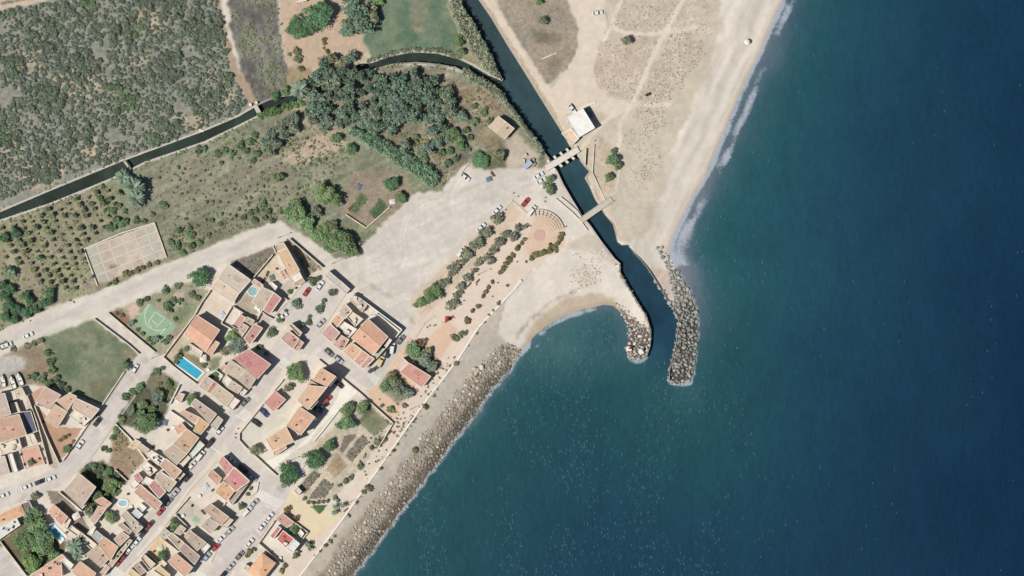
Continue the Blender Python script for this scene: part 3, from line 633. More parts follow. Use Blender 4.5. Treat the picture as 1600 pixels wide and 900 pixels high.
ribbon('canal_wall', CANAL_U[6:12], 'shaded canal edge under the palm and the tall trees', M_concd, 0.5, side=1)
ribbon('canal_wall', CANAL_U[11:], 'curved rubble canal edge below the meadow', paint('rubble edge', (196,190,172), 0.3, 1.6), 0.8, side=1)
ribbon('canal_wall', CANAL_D[8:], 'curved canal edge below the silvery grove', M_concd, 0.5, side=-1)
# ------------------------------------------------------------------ buildings
TERRA = (224,168,138); RED = (207,134,124); TAN = (203,180,152); BROWN = (196,168,148); OCHRE = (216,172,124); GREY = (196,186,172)
def tile_mat(rgb):
    """clay tile: colour, courses across, patchy lichen"""
    rgb = tuple(0.76 * c + 0.24 * d for c, d in zip(rgb, (236, 224, 212)))
    key = ('tile', tuple(rgb))
    if key in MATS: return MATS[key]
    m, nt, N, L, bs = new_mat('clay tile')
    a = noise(nt, 1.6, 5, 0.7); b = noise(nt, 0.35, 3, 0.6); c_ = noise(nt, 5.0, 2, 0.6)
    f = mathn(nt, 'ADD', mathn(nt, 'MULTIPLY', mathn(nt, 'SUBTRACT', a, 0.5), 0.75), mathn(nt, 'MULTIPLY', mathn(nt, 'SUBTRACT', b, 0.5), 0.45))
    f = mathn(nt, 'ADD', f, mathn(nt, 'MULTIPLY', mathn(nt, 'SUBTRACT', c_, 0.5), 0.3))
    s = mathn(nt, 'MULTIPLY', mathn(nt, 'SUBTRACT', noise(nt, 0.7, 5, 0.8), 0.53), 5.0, clamp=True)
    r = np.array(rgb, float); lich = tuple(float(x) for x in alb(r * 0.72 + np.array((36, 38, 34))))
    cc_ = mixc(nt, mathn(nt, 'MULTIPLY', s, 0.75), tuple(float(x) for x in alb(rgb)), lich)
    L.new(scaled(nt, cc_, mathn(nt, 'ADD', f, 1.0)), bs.inputs['Base Color'])
    bs.inputs['Roughness'].default_value = 0.9; bs.inputs['Specular IOR Level'].default_value = 0.15
    bump(nt, bs, c_, 0.4, 0.08)
    MATS[key] = m; return m
def box_mesh(name, sx, sy, sz, mat, z0=0.0):
    mb = MB(); mb.box(-sx/2, sx/2, -sy/2, sy/2, z0, z0 + sz); return mb.mesh(name, mat)
ME_pane = box_mesh('pane', 0.06, 0.9, 1.1, M_glass, -0.55)
mbf = MB()
for y0, y1, z0, z1 in ((-0.55,-0.45,-0.65,0.65),(0.45,0.55,-0.65,0.65),(-0.45,0.45,0.55,0.65),(-0.45,0.45,-0.65,-0.55)): mbf.box(-0.04, 0.1, y0, y1, z0, z1)
ME_frame = mbf.mesh('window', paint('window frame', (235,230,220), 0.04)); ME_door = box_mesh('door', 0.12, 1.0, 2.1, M_wood)
ME_chim = MB(); ME_chim.box(-0.28,0.28,-0.25,0.25,-1.2,0.7); ME_chim.box(-0.34,0.34,-0.3,0.3,0.7,0.8); ME_chim = ME_chim.mesh('chimney', [paint('brick', (168,124,100), 0.15, 3)])
mbt = MB(); mbt.tube([(0,0,0),(0,0,0.9),(0,0,1.05)], [0.45,0.45,0.2], 10); ME_tank = mbt.mesh('water_tank', paint('tank', (225,222,214), 0.05))
ME_ac = box_mesh('air_conditioner', 0.9, 0.5, 0.7, paint('unit housing', (225,222,214), 0.05))
ME_hatch = box_mesh('roof_hatch', 1.6, 1.1, 1.1, M_cream); ME_sky = box_mesh('skylight', 1.2, 0.8, 0.25, M_glass); ME_rack = MB(); [ME_rack.box(-1.1, 1.1, y_, y_ + 0.05, 1.0, 1.04) for y_ in (-0.5, -0.2, 0.1, 0.4)]; [ME_rack.box(x_, x_ + 0.06, -0.5, 0.45, 0, 1.0) for x_ in (-1.1, 1.05)]; ME_rack = ME_rack.mesh('drying_rack', M_dark)
ME_vent = box_mesh('vent', 0.35, 0.35, 0.7, M_concd, -0.2); BR = random.Random(5)
def block(root, ox, oy, poly_px, h, kind, rgb, wallm, opts=''):
    """one roofed volume; poly in survey pixels taken at roof height"""
    z = G + h; P2 = [(x - ox, y - oy) for x, y in (Wd(p, z) for p in poly_px)]
    if area(P2) < 0:
        P2 = P2[::-1]
    n = len(P2); V2 = [Vector(p) for p in P2]
    tiled = kind in ('g', 'm', 'h', 'k')
    base = inset(P2, 0.22) if tiled else P2
    mb = MB(); mb.prism(base, -0.4, h + (0.02 if tiled else -0.06)); wl_ = mb.build('wall', wallm, root)
    # windows and a door on the longest sides
    ed = sorted(range(n), key=lambda i: -(Vector(base[(i+1) % n]) - Vector(base[i])).length)[:2]
    for r_, i in enumerate(ed):
        a, b = Vector(base[i]), Vector(base[(i+1) % n]); L_ = (b - a).length
        if L_ < 4: continue
        ang = math.atan2(b.y - a.y, b.x - a.x) - math.pi / 2
        k = min(3, max(1, int(L_ / 3.5)))
        for s in range(k):
            p = a.lerp(b, (s + 0.5) / k)
            for zz in ([1.5] if h < 4.8 else [1.5, 4.1]):
                if r_ == 0 and s == 0 and zz == 1.5:
                    link('door', ME_door, wl_, (p.x, p.y, 0.0), ang); continue
                w = link('window', ME_frame, wl_, (p.x, p.y, zz), ang); link('pane', ME_pane, wl_, (p.x, p.y, zz), ang)
    tm = tile_mat(rgb) if tiled else paint('flat roof', rgb, 0.10, 1.1, stain=tuple(int(c * 0.9) for c in rgb))
    mb = MB()
    if kind == 'f':
        ins = inset(P2, 0.28); ph = 0.25 if 'l' in opts else 0.7
        mb.add([(p[0], p[1], h) for p in ins], [tuple(range(n))], 0)
        rf = mb.build('roof', [tm, wallm], root)
        mb = MB()
        for i in range(n):
            j = (i + 1) % n; a, b, c, d_ = P2[i], P2[j], ins[j], ins[i]
            mb.add([(*a, h-0.06), (*b, h-0.06), (*b, h+ph), (*a, h+ph), (*c, h+ph), (*d_, h+ph), (*c, h-0.05), (*d_, h-0.05)], [(0,1,2,3), (3,2,4,5), (5,4,6,7)])
        mb.build('parapet', wallm, root)
        if abs(area(ins)) > 14 and 'p' not in opts:
            c = sum((Vector(p) for p in ins), Vector((0,0))) / n
            for q in range(4 if 'c' in opts else BR.choice([1, 2, 2, 3])):
                u = BR.choice(ins); p = c.lerp(Vector(u), BR.uniform(0.1, 0.72))
                link(*BR.choice([('water_tank', ME_tank), ('air_conditioner', ME_ac), ('roof_hatch', ME_hatch), ('skylight', ME_sky), ('drying_rack', ME_rack)]), rf, (p.x, p.y, h), BR.uniform(0, 3))
        return rf
    if kind == 'm':                                        # single slope
        L0 = (V2[1]-V2[0]).length; hi = [0.0]*n; rise = 0.10 * (V2[2]-V2[1]).length if n == 4 else 0.3
        e = int(opts[0]) if opts and opts[0].isdigit() else 0
        hi[e % n] = hi[(e+1) % n] = min(rise, 1.0)
        top = [(p[0], p[1], h + hi[i] + 0.12) for i, p in enumerate(P2)]; faces = [tuple(range(n))]
    elif kind in 'gk':                                     # ridge along the long side (k: along the short side)
        l0 = (V2[1]-V2[0]).length + (V2[3]-V2[2]).length; l1 = (V2[2]-V2[1]).length + (V2[0]-V2[3]).length
        if (l0 < l1) != (kind == 'k'): V2 = V2[1:] + V2[:1]; P2 = [tuple(v) for v in V2]
        w = (V2[2]-V2[1]).length; r = min(0.13 * w, 1.6)
        m1 = (V2[1] + V2[2]) / 2; m0 = (V2[3] + V2[0]) / 2
        top = [(p[0], p[1], h + 0.12) for p in P2] + [(m1.x, m1.y, h + r), (m0.x, m0.y, h + r)]
        faces = [(0,1,4,5), (2,3,5,4)]
    else:                                                  # hipped
        c = sum(V2, Vector((0,0))) / 4
        l0 = (V2[1]-V2[0]).length; l1 = (V2[2]-V2[1]).length
        if l0 < l1: V2 = V2[1:] + V2[:1]; P2 = [tuple(v) for v in V2]
        w = min(l0, l1); r = 0.2 * w
        m1 = (V2[1]+V2[2])/2; m0 = (V2[3]+V2[0])/2; dd = (m1 - m0); s = min(0.5, 0.5 * w / dd.length)
        q0 = m0 + dd * s; q1 = m1 - dd * s
        top = [(p[0], p[1], h + 0.12) for p in P2] + [(q1.x, q1.y, h + r), (q0.x, q0.y, h + r)]
        faces = [(0,1,4,5), (2,3,5,4), (1,2,4), (3,0,5)]
    mb.add(top, faces, 0)
    low = [(p[0], p[1], h - 0.04) for p in P2]
    for i in range(n):
        j = (i + 1) % n; mb.add([low[i], low[j], top[j], top[i]], [(0,1,2,3)], 1)
    if kind in 'gk':
        mb.add([top[1], top[2], top[4]], [(0,1,2)], 1); mb.add([top[3], top[0], top[5]], [(0,1,2)], 1)
    mb.add(low, [tuple(reversed(range(n)))], 1)
    rf = mb.build('roof', [tm, wallm], root)
    if kind in 'mgk':                                        # pale party-wall copings along the roof edges
        mb = MB()
        loop = [top[0], top[1]] + ([top[4]] if kind in 'gk' else []) + [top[2], top[3]] + ([top[5]] if kind in 'gk' else [])
        if n != 4: loop = top[:n]
        for i in range(len(loop)):
            mb.bar(loop[i], loop[(i+1) % len(loop)], 0.42 if 'r' in opts else 0.26, 0.14)
        mb.build('coping', wallm, root)
    if kind in 'gkh':
        mb = MB(); mb.bar(top[4], top[5], 0.3, 0.09); mb.build('ridge_tiles', tile_mat(tuple(min(255, int(c * 1.05)) for c in rgb)), root)
    if kind == 'm' and n == 4:                             # mended tiles, vents and a roof hatch
        tp = [Vector(q) for q in top[:4]]; at_ = lambda u, v: tp[0].lerp(tp[1], u).lerp(tp[3].lerp(tp[2], u), v)
        for q in range(BR.choice([1, 1, 2, 3])):
            u, v = BR.uniform(0.08, 0.6), BR.uniform(0.08, 0.6); du, dv = BR.uniform(0.12, 0.32), BR.uniform(0.12, 0.32); e = Vector((0, 0, 0.03))
            c4 = [at_(u, v), at_(u + du, v), at_(u + du, v + dv), at_(u, v + dv)]; k_ = BR.choice([0.88, 0.93, 1.05, 1.08])
            mb = MB(); mb.add([p + e for p in c4] + [p - e * 0.5 for p in c4], [(0,1,2,3), (1,0,4,5), (2,1,5,6), (3,2,6,7), (0,3,7,4)]); mb.build('mended_tiles', tile_mat(tuple(min(250, c * k_) for c in rgb)), rf)
        p = at_(BR.uniform(.2,.8), BR.uniform(.2,.8)); link('vent', ME_vent, rf, (p.x, p.y, p.z))
    if 'n' not in opts and BR.random() < 0.75:
        c = Vector((0, 0)); u, v = BR.uniform(0.3, 0.7), BR.uniform(0.2, 0.4)
        c = V2[0].lerp(V2[1], u).lerp(V2[-1].lerp(V2[2], u), v)
        link('chimney', ME_chim, rf, (c.x, c.y, h + 0.5), math.atan2((V2[1]-V2[0]).y, (V2[1]-V2[0]).x))
    return rf
def house(label, blocks, name='house', cat='house', wall=None, group=None):
    if cat not in ('apartments',): blocks = [(b[0], b[1] * (0.84 if b[1] > 3.5 else 0.95), *b[2:]) for b in blocks]
    allp = [p for b in blocks for p in T(b[0])]
    c = (sum(p[0] for p in allp) / len(allp), sum(p[1] for p in allp) / len(allp)); ox, oy = Wd(c, G)
    root = empty(name, (ox, oy, G), label, cat, group)
    for b in blocks: block(root, ox, oy, T(b[0]), b[1], b[2], b[3], wall or M_cream, b[4] if len(b) > 4 else '')
    return root
# north-west block
house('long beige roofed warehouse beside the dirt road and round tree', [('C 80,262 258,388 168,492 5,378', 5, 'm', (203,188,166), '3rn'), ('B 905,280 1066,393 1020,466 845,348', 4.2, 'm', (216,192,166), '2rn')], 'warehouse', 'warehouse')
house('large orange tiled villa above the blue swimming pool', [('B 735,560 918,678 805,850 640,712', 6.4, 'g', (228,164,132)), ('B 868,752 916,780 850,882 800,842', 5.6, 'm', (230,176,140), '0n'), ('E 682,82 785,145 770,195 690,140', 3, 'f', (226,208,194), 'l')], 'villa')
house('house with brown and red roof halves beside a round blue pool', [('AH 970,212 1110,277 985,482 858,388', 5, 'm', (200,180,156), '3rn'), ('AH 1112,280 1196,346 1062,532 988,482', 4.6, 'm', (212,134,126), '3rn'), ('AH 880,118 985,195 962,238 850,158', 3, 'm', (224,170,150), '0rn')])
house('low house with pink and tan flat roofs south of the round pool', [('AH 718,530 792,575 702,692 638,645', 4.4, 'f', (212,162,148), 'lc'), ('AH 792,562 882,607 850,662 752,604', 4, 'm', (196,174,150), '0n'), ('AH 735,630 815,680 770,752 697,692', 3.9, 'm', (206,180,152), '0n'), ('AH 612,662 690,700 765,760 740,800', 3, 'f', (224,182,160), 'l')])
house('narrow dusty-red roofed house in front of the shaggy courtyard tree', [('AH 885,642 976,696 832,892 760,816', 4.6, 'm', (204,142,132), '3r')])
house('ochre tiled house with white roof terrace behind the triangular plot', [('C 466,168 545,140 642,312 565,365', 6, 'm', (208,168,128), '1n'), ('C 565,365 640,320 666,372 592,415', 5.6, 'f', (244,236,222), 'l'), ('C 592,416 666,374 682,402 604,442', 3.4, 'm', (198,156,124), '1n'), ('C 445,112 516,92 545,138 470,165', 3.6, 'f', (212,192,160), 'lc')])
house('small red roofed shed in the cluttered cream yard', [('C 482,322 512,304 556,364 524,388', 3, 'm', (212,150,138), '0n')], 'shed', 'shed')
house('white box shed beside the cluttered cream yard', [('C 398,412 428,404 470,440 450,470', 3, 'f', (246,240,228), 'l')], 'shed', 'shed', M_white)
house('small detached house with a red roof in the middle of the street fork', [('I 492,44 552,-18 640,52 588,126', 4.4, 'm', (208,152,136), '3r'), ('I 642,54 674,78 624,146 590,124', 3.6, 'm', (212,150,128), '1n'), ('C 552,738 580,724 662,798 640,830', 4.9, 'f', (206,178,150), 'c')])
house('row of pale grey garages along the gravel car park', [('C 832,352 872,316 958,392 920,426', 3.4, 'f', (208,198,186), 'l'), ('C 922,424 960,390 1036,458 1002,498', 3.2, 'f', (216,202,190), 'l')], 'garage_row', 'garage')
# corner block beside the car park
house('large orange gabled house inside the corner block by the car park', [('J 475,290 632,432 515,575 345,440', 7, 'g', (222,162,128)), ('J 602,502 636,436 664,458 616,522', 5, 'f', (240,230,216), 'l'), ('J 502,572 560,522 612,522 542,602', 3.2, 'f', (196,196,180), 'l')])
house('tan roofed house at the top corner of the corner block', [('J 245,235 295,170 350,230 296,290', 4.4, 'm', (198,178,150), '0r')])
house('small orange tiled house between tan and pink roofs of the corner block', [('J 180,315 240,250 285,294 236,354', 4.4, 'm', (224,170,136), '0r')])
house('pink roofed house with dark parapet edge at the street corner', [('J 110,405 180,330 256,400 190,476', 6, 'm', (210,158,148), '3r'), ('J 200,492 260,412 330,452 276,545', 3.2, 'f', (224,180,166), 'l')])
house('cream roof terraces in the heart of the corner block', [('J 302,270 350,232 440,292 376,355', 3.4, 'f', (232,214,190), 'c'), ('J 246,356 290,312 392,372 326,440', 3.8, 'f', (246,238,224), 'l'), ('J 326,140 364,96 470,182 430,240', 2.8, 'f', (214,200,180), 'lc')], 'terrace_house')
house('orange and dusty-red tiled terrace facing the street bend', [('J 276,546 346,476 432,538 362,618', 5, 'm', (218,168,132), '1rn'), ('J 364,620 434,540 486,578 412,660', 4.9, 'm', (206,148,122), '1rn'), ('J 414,662 488,580 524,602 442,686', 4.7, 'm', (212,142,132), '1rn')])
house('long red roofed kiosk building between the two shrub gardens', [('J 796,636 966,740 896,828 726,704', 4, 'm', (212,140,126), '3n'), ('J 690,672 750,594 794,634 724,702', 3.4, 'f', (232,206,188), 'l')], 'kiosk', 'kiosk')
# apartment block and its neighbours
house('long stepped apartment block with orange roofs and a walled courtyard', [('AP 912,108 1088,212 985,328 815,254', 8.4, 'm', (224,172,134), '3'), ('AP 760,316 985,336 860,490 760,600 634,490', 8.2, 'm', (226,178,142), '4'), ('AP 778,256 882,310 852,362 745,312', 6.6, 'f', (228,170,146), 'l'),
   ('AP 1090,214 1104,226 1010,336 986,326', 6.6, 'f', (230,186,170), 'l'), ('AP 862,492 884,500 784,612 760,602', 6.4, 'f', (230,186,170), 'l'),
   ('AB 440,76 562,158 450,300 342,220', 8.0, 'm', (224,170,136), '3'), ('AB 562,160 574,172 494,250 480,242', 6.2, 'f', (230,186,170), 'l'), ('AB 344,236 440,292 400,326 352,240', 5, 'f', (228,180,160), 'l'),
   ('AB 334,230 398,350 232,420 176,330', 7.6, 'm', (224,180,142), '1'), ('AB 232,424 330,374 342,402 242,466', 4.6, 'f', (226,178,156), 'l')], 'apartment_block', 'apartments')
house('square red roofed garage in the apartment car yard', [('AP 376,380 498,482 356,626 244,516', 3, 'm', (208,138,128), '3n')], 'garage', 'garage')
house('big brick-red roofed house by the leaning shaggy tree', [('I 244,126 416,246 312,360 124,196', 6.4, 'm', (200,124,118), '3n')])
house('tan and brown roofed houses behind the big brick-red roof', [('AO 1048,12 1228,136 1130,242 976,152', 5, 'm', (204,182,158), '3n'), ('AO 1230,138 1346,242 1270,360 1142,250', 5, 'm', (192,166,148), '3'), ('AO 922,112 980,52 1012,100 972,150', 3, 'f', (214,170,156), 'l')])
house('low cream and tan annexes with a white yard wall near the pool', [('AO 950,270 1000,192 1072,252 1012,346', 3.2, 'f', (238,226,206), 'lc'), ('AO 1076,260 1192,342 1140,412 1022,346', 4, 'm', (200,182,156), '3n'), ('AO 1162,416 1212,352 1252,382 1202,442', 3, 'f', (242,232,218), 'l')], 'annex')
house('long lane-side house with a patch of red tiles and a white end', [('AO 766,202 860,266 772,386 686,332', 3.8, 'm', (196,182,160), '3n'), ('AO 860,266 908,300 816,410 774,386', 3.9, 'm', (210,128,118), '3n'), ('AO 908,302 1090,440 1006,572 818,412', 4.2, 'm', (204,182,152), '3n'), ('AO 1096,454 1166,496 1070,612 1010,566', 3.2, 'f', (244,228,216), 'l')])
house('brown roofed house on the shaded side of the lane', [('AO 640,470 890,652 806,762 592,532', 5.6, 'm', (190,164,146), '3')])
house('grey flat roofed garage at the lane corner', [('AO 906,672 966,722 882,850 816,782', 4.6, 'f', (204,194,176), 'l')], 'garage', 'garage')
house('ochre roofed house with pink annexes by the white courtyard', [('AO 692,690 802,772 702,892 616,850', 5, 'm', (220,172,118), '3n'), ('AO 500,602 690,690 640,762 446,632', 4.2, 'm', (206,164,142), '3'), ('AO 392,470 452,400 520,420 470,520', 2.6, 'f', (222,196,170), 'l')])
# row along the sloping street
house('deep tan roofed town house with pink rear rooms', [('AA 562,250 655,320 560,446 455,366', 6.2, 'm', (202,164,126), '3'), ('AA 460,232 520,202 560,250 492,302', 4, 'm', (222,166,138), '0n')])
house('pale green flat roofed front building with roof clutter', [('AA 570,436 660,342 702,376 602,480', 3.2, 'f', (222,232,216), 'lc')])
house('dull brown roofed town house in the sloping street row', [('AA 455,368 560,447 480,530 372,432', 6, 'm', (190,168,146), '3n'), ('AA 486,534 566,452 592,478 520,560', 3.2, 'f', (232,218,198), 'l')])
house('salmon roofed town house beside the white roof terraces', [('AA 350,532 396,482 520,580 462,646', 6, 'm', (226,176,146), '3rn'), ('AA 470,648 530,592 548,606 492,666', 3.2, 'f', (216,176,136), 'l')])
house('white roof terraces with a blue paddling pool', [('AA 250,470 300,426 392,482 340,540', 3.6, 'f', (244,236,226), 'l'), ('AA 200,552 246,502 332,572 272,622', 4.4, 'f', (242,234,220), 'lc')], 'terrace_house')
house('tan roofed town house in the middle of the sloping street row', [('AA 312,632 352,582 480,666 422,740', 5.6, 'm', (206,184,158), '3rn')])
house('dusty-red roofed town house with a white rear terrace', [('AA 260,692 310,646 396,740 346,792', 5.8, 'm', (206,136,130), '3rn'), ('AA 202,672 242,622 302,650 262,694', 4.6, 'f', (244,232,216), 'l'), ('AA 140,620 176,590 216,640 190,666', 3.4, 'm', (198,126,116), '0n')])
house('long salmon roofed town house at the low end of the row', [('AA 150,745 196,686 366,830 322,890', 6, 'm', (222,168,142), '3rn'), ('AA 104,682 150,642 192,680 142,722', 3.2, 'f', (244,232,216), 'l')])
house('ochre shed and flat hut in the dry plot behind the row', [('AA 100,390 160,332 202,356 150,412', 3, 'm', (222,192,146), '0n'), ('AA 166,402 202,362 272,412 232,442', 2.8, 'f', (214,196,172), 'l')], 'shed', 'shed')
house('red roofed corner house with an orange annex and small pink wing', [('AA 840,460 926,552 880,622 806,512', 5.4, 'm', (206,134,130), '1n'), ('AA 930,550 1052,658 940,738 848,645', 6, 'm', (206,132,126), '1r'), ('AA 720,612 756,566 832,636 802,692', 4, 'm', (222,162,132), '3n'), ('AA 780,742 846,656 932,736 872,816', 6.2, 'm', (228,170,122), '2n'), ('AA 882,808 942,740 1050,666 912,848', 3.4, 'f', (186,168,156), 'l')])
# middle block between the sloping street and the wide street
house('pinkish tan roofed house facing the wide street', [('G 790,375 845,332 990,440 922,505', 5, 'm', (212,174,148), '3n'), ('G 924,506 986,444 1026,462 966,530', 3.4, 'f', (226,200,178), 'l')])
house('grey-brown roofed house beside the yard with a green circle', [('G 772,510 830,442 910,500 846,570', 4.8, 'm', (192,172,156), '3n')])
house('tan roofed house with pink rear end and white front box', [('G 662,616 700,556 812,640 742,702', 5, 'm', (196,170,148), '3n'), ('G 640,590 680,535 702,554 660,615', 4.8, 'm', (216,176,158), '3n'), ('G 770,690 820,642 846,666 796,726', 3.4, 'f', (244,240,230), 'l'), ('G 560,560 610,500 652,530 610,580', 3, 'm', (200,178,146), '3n')])
house('purplish brown roofed house before the orange corner house', [('G 600,690 640,642 762,745 722,810', 4.6, 'm', (184,154,142), '3n'), ('G 510,592 542,562 638,640 598,688', 4, 'm', (202,178,152), '3r')])
house('small grey shed at the edge of the sloping street', [('G 440,582 482,522 532,562 492,612', 3, 'm', (190,176,162), '0n')], 'shed', 'shed')
house('broad orange roofed house at the zebra crossing', [('AM 910,682 1020,572 1256,770 1150,900', 6, 'm', (230,176,144), '3'), ('AM 780,700 840,660 900,720 860,760', 3.4, 'f', (240,220,200), 'l')])
house('cream house with a looped terrace parapet and brown rear roof', [('AM 526,640 582,580 742,720 652,800', 3.8, 'f', (224,202,176), 'c'), ('AM 430,742 496,692 610,822 540,870', 3.6, 'm', (184,156,142), '3n')])
house('ochre terrace house on the bottom edge beside the broad orange roof', [('AM 700,812 800,742 950,872 900,940', 4, 'f', (220,196,150), 'c'), ('AM 350,860 400,780 540,890 500,960', 3.2, 'f', (236,206,150), 'l')])
# south-west
house('orange hipped roofed house on the left edge by the street', [('F -60,450 165,342 202,415 -60,510', 4.2, 'h', (228,168,124))])
house('white flat roofed shed below the orange roof on left edge', [('F -40,545 132,450 160,502 -40,640', 3.6, 'f', (232,226,214), 'l')], 'shed', 'shed', M_white)
house('dark canopy roof at the end of the orange roofed house', [('F 168,334 230,316 266,390 214,418', 3, 'm', (96,82,84), '1n')], 'carport', 'carport')
house('large pinkish tan roofed house at the street bend', [('F 505,230 616,96 750,206 640,366', 6.2, 'm', (206,178,156), '3')])
house('narrow two-tone terracotta house above the white poolside', [('F 376,396 420,340 474,388 430,450', 5, 'm', (220,158,128), '1n'), ('F 430,452 474,388 532,440 482,506', 4.8, 'm', (206,142,116), '1n')])
house('chain of cream roof terraces beside the dark palm', [('F 530,540 560,502 632,556 604,592', 3.6, 'f', (238,222,196), 'c'), ('F 604,594 634,556 760,652 722,702', 3.4, 'f', (240,222,200), 'c'), ('F 500,520 530,440 556,462 520,540', 3, 'f', (240,226,206), 'l')], 'terrace_house')
house('faded pink roofed house in the overgrown garden', [('F 706,462 770,352 832,372 742,492', 4, 'm', (208,162,146), '1n'), ('F 740,312 800,282 872,332 832,370', 3.4, 'm', (214,156,130), '0n')])
house('blue-grey flat roof with white stair block', [('F 716,592 752,542 812,592 766,642', 3.4, 'f', (184,186,188), 'l'), ('F 680,570 730,492 750,522 714,590', 3.6, 'f', (244,240,230), 'l')], 'shed', 'shed')
house('orange roofed house with brown lower wing near the parked red cars', [('F 770,652 812,592 924,672 862,782', 5.2, 'm', (224,172,138), '3'), ('F 672,730 760,662 862,752 792,832', 4.2, 'm', (200,172,148), '3')])
house('small brown roofed house behind the long street wall roof', [('F 890,612 950,552 1012,592 936,666', 5, 'm', (204,168,148), '3n')])
house('grey-beige flat roofed building above the parked dark car', [('F 944,422 986,386 1120,520 1062,580', 4.6, 'f', (202,186,166), 'lc'), ('F 920,502 950,482 1032,552 1012,572', 3.6, 'm', (200,178,152), '3n')])
house('pair of white and pale blue roofed huts by the oval pool', [('F 1072,352 1102,330 1146,366 1112,400', 3.2, 'f', (242,236,222), 'l'), ('F 1022,412 1062,372 1120,420 1082,452', 3, 'f', (206,218,222), 'l')], 'shed', 'shed', M_white)
house('pink roofed house with white terraces on the bottom left edge', [('AL 440,880 870,588 930,642 860,680 880,900 500,960', 5, 'f', (226,182,156), 'lc'), ('AL 858,682 922,642 1042,742 982,822', 5.4, 'f', (246,238,224), 'l')])
house('plain orange roofed house on the bottom edge near dark palm', [('AL 1012,832 1126,692 1352,862 1290,960 1180,980', 6, 'm', (224,172,140), '4n')])
house('long narrow flat roof along the pavement of parked red cars', [('AM 78,722 378,372 420,396 132,772', 3.2, 'f', (204,186,164), 'l')], 'garage_row', 'garage')
house('small pink building at the bottom zebra crossing', [('AM -40,840 58,730 112,770 20,890', 3.4, 'f', (224,178,160), 'l')])
# west edge
house('cream walled villa with pink and orange roofs by the grass field', [('D 355,320 476,386 380,500 286,436', 5, 'm', (208,168,148), '3n'), ('D 440,430 545,372 600,396 530,506', 5.2, 'm', (222,176,142), '3n'), ('D 592,410 776,496 710,576 566,490', 5, 'm', (216,182,160), '0r'), ('D 540,546 576,502 710,576 650,634', 3.4, 'f', (240,230,212), 'l'), ('D 352,582 426,456 526,516 450,642', 4.2, 'm', (216,176,148), '3')], 'villa')
house('large brown-orange roofed house on the left edge beside the alley', [('AD -60,380 150,336 212,500 -60,575', 6.6, 'm', (200,154,128), '0'), ('AD -60,190 40,172 90,338 -60,372', 6, 'm', (188,166,150), '1n')])
house('cream and tan roofed store behind the parked boats', [('AD 40,172 112,150 132,216 60,240', 3.6, 'f', (236,226,204), 'l'), ('AD 112,150 172,130 202,190 132,216', 3.6, 'm', (214,196,168), '0n'), ('AD 80,250 130,240 162,322 96,340', 3, 'f', (230,214,190), 'l')], 'store')
house('cream terrace house with pink yard at the west street', [('AD -20,580 150,522 172,602 20,652', 3.6, 'f', (236,222,200), 'lc'), ('AD 222,500 262,486 296,560 252,580', 3, 'f', (240,228,210), 'l'), ('AD 150,612 300,580 352,728 300,740 200,770', 1.0, 'f', (224,178,154), 'l'), ('AD 60,652 96,640 140,782 104,800', 3.4, 'f', (246,240,230), 'l'), ('AD -40,680 40,662 80,800 -40,830', 4, 'm', (190,174,160), '1n')])
house('long dark glazed lean-to roof beside the alley', [('AD 166,318 240,310 290,466 216,492', 3, 'm', (84,84,104), '3n')], 'shed', 'shed')
# south-east corner
house('white house with twin brick-red roof decks by the yellow plaza', [('AN 310,430 406,310 452,342 352,470', 5.6, 'f', (212,138,128), 'l'), ('AN 390,470 466,362 602,466 502,576', 5.8, 'f', (212,124,118), 'l'), ('AN 504,578 602,468 666,522 578,632', 5.4, 'f', (238,232,226), 'l')], 'house', 'house', M_white)
house('low pink roofed building on the edge of the yellow plaza', [('AN 386,230 456,160 596,270 512,332', 3.6, 'm', (216,156,138), '3n')])
house('peach hipped roof house at the bottom of the promenade', [('AN 218,625 388,748 215,965 38,850', 5, 'h', (236,178,132)), ('AN 0,810 30,760 80,790 40,840', 3, 'f', (220,204,178), 'l')])
house('tiny white shed in the walled garden by the plaza', [('AN 640,400 670,350 716,400 682,450', 2.6, 'f', (246,240,228), 'l')], 'shed', 'shed', M_white)
# along the river
house('white flat roofed beach building on the river bank', [('P 320,220 455,145 550,300 420,376', 5.2, 'f', (250,246,236), 'lp'), ('P 286,342 362,302 424,384 374,432', 2.6, 'f', (236,206,176), 'lp')], 'beach_building', 'building', M_white)
house('lone tan gabled cottage by the reed bank', [('AE 740,290 832,190 982,305 890,406', 4, 'k', (208,184,154))], 'cottage')
house('cream roofed hut on the top edge beside the dark green tree', [('AF 255,-60 356,-60 356,8 262,32', 3.4, 'f', (238,226,204), 'l')], 'hut', 'hut')
house('tiny white hut of the garden plots', [('AB 392,730 424,700 460,740 428,772', 2.6, 'f', (222,206,184), 'l')], 'shed', 'shed')
# ------------------------------------------------------------------ plants
def leaves(centres, normals, size, r, asp=1.5, jit=0.55, tint=None, up=0.25):
    """quads at centres turned roughly along normals -> verts, faces, tints"""
    n = len(centres); nr = normals + jit * r.normal(size=(n, 3)); nr[:, 2] += up
    nr /= np.linalg.norm(nr, axis=1)[:, None] + 1e-9
    a = r.normal(size=(n, 3)); a -= (a * nr).sum(1)[:, None] * nr; a /= np.linalg.norm(a, axis=1)[:, None] + 1e-9
    b = np.cross(nr, a); s = size * r.uniform(0.65, 1.3, n)[:, None]
    v = np.stack([centres - a * s * asp / 2, centres - b * s / 2 + a * s * 0.1, centres + a * s * asp / 2, centres + b * s / 2 + a * s * 0.1], 1).reshape(-1, 3)
    f = np.arange(4 * n).reshape(n, 4)
    t = (np.ones((n, 3)) if tint is None else tint) * r.uniform(0.75, 1.25, (n, 1)) * (1 + 0.08 * r.normal(size=(n, 3)))
    return v, f, np.repeat(np.clip(t, 0.2, 2), 4, axis=0)
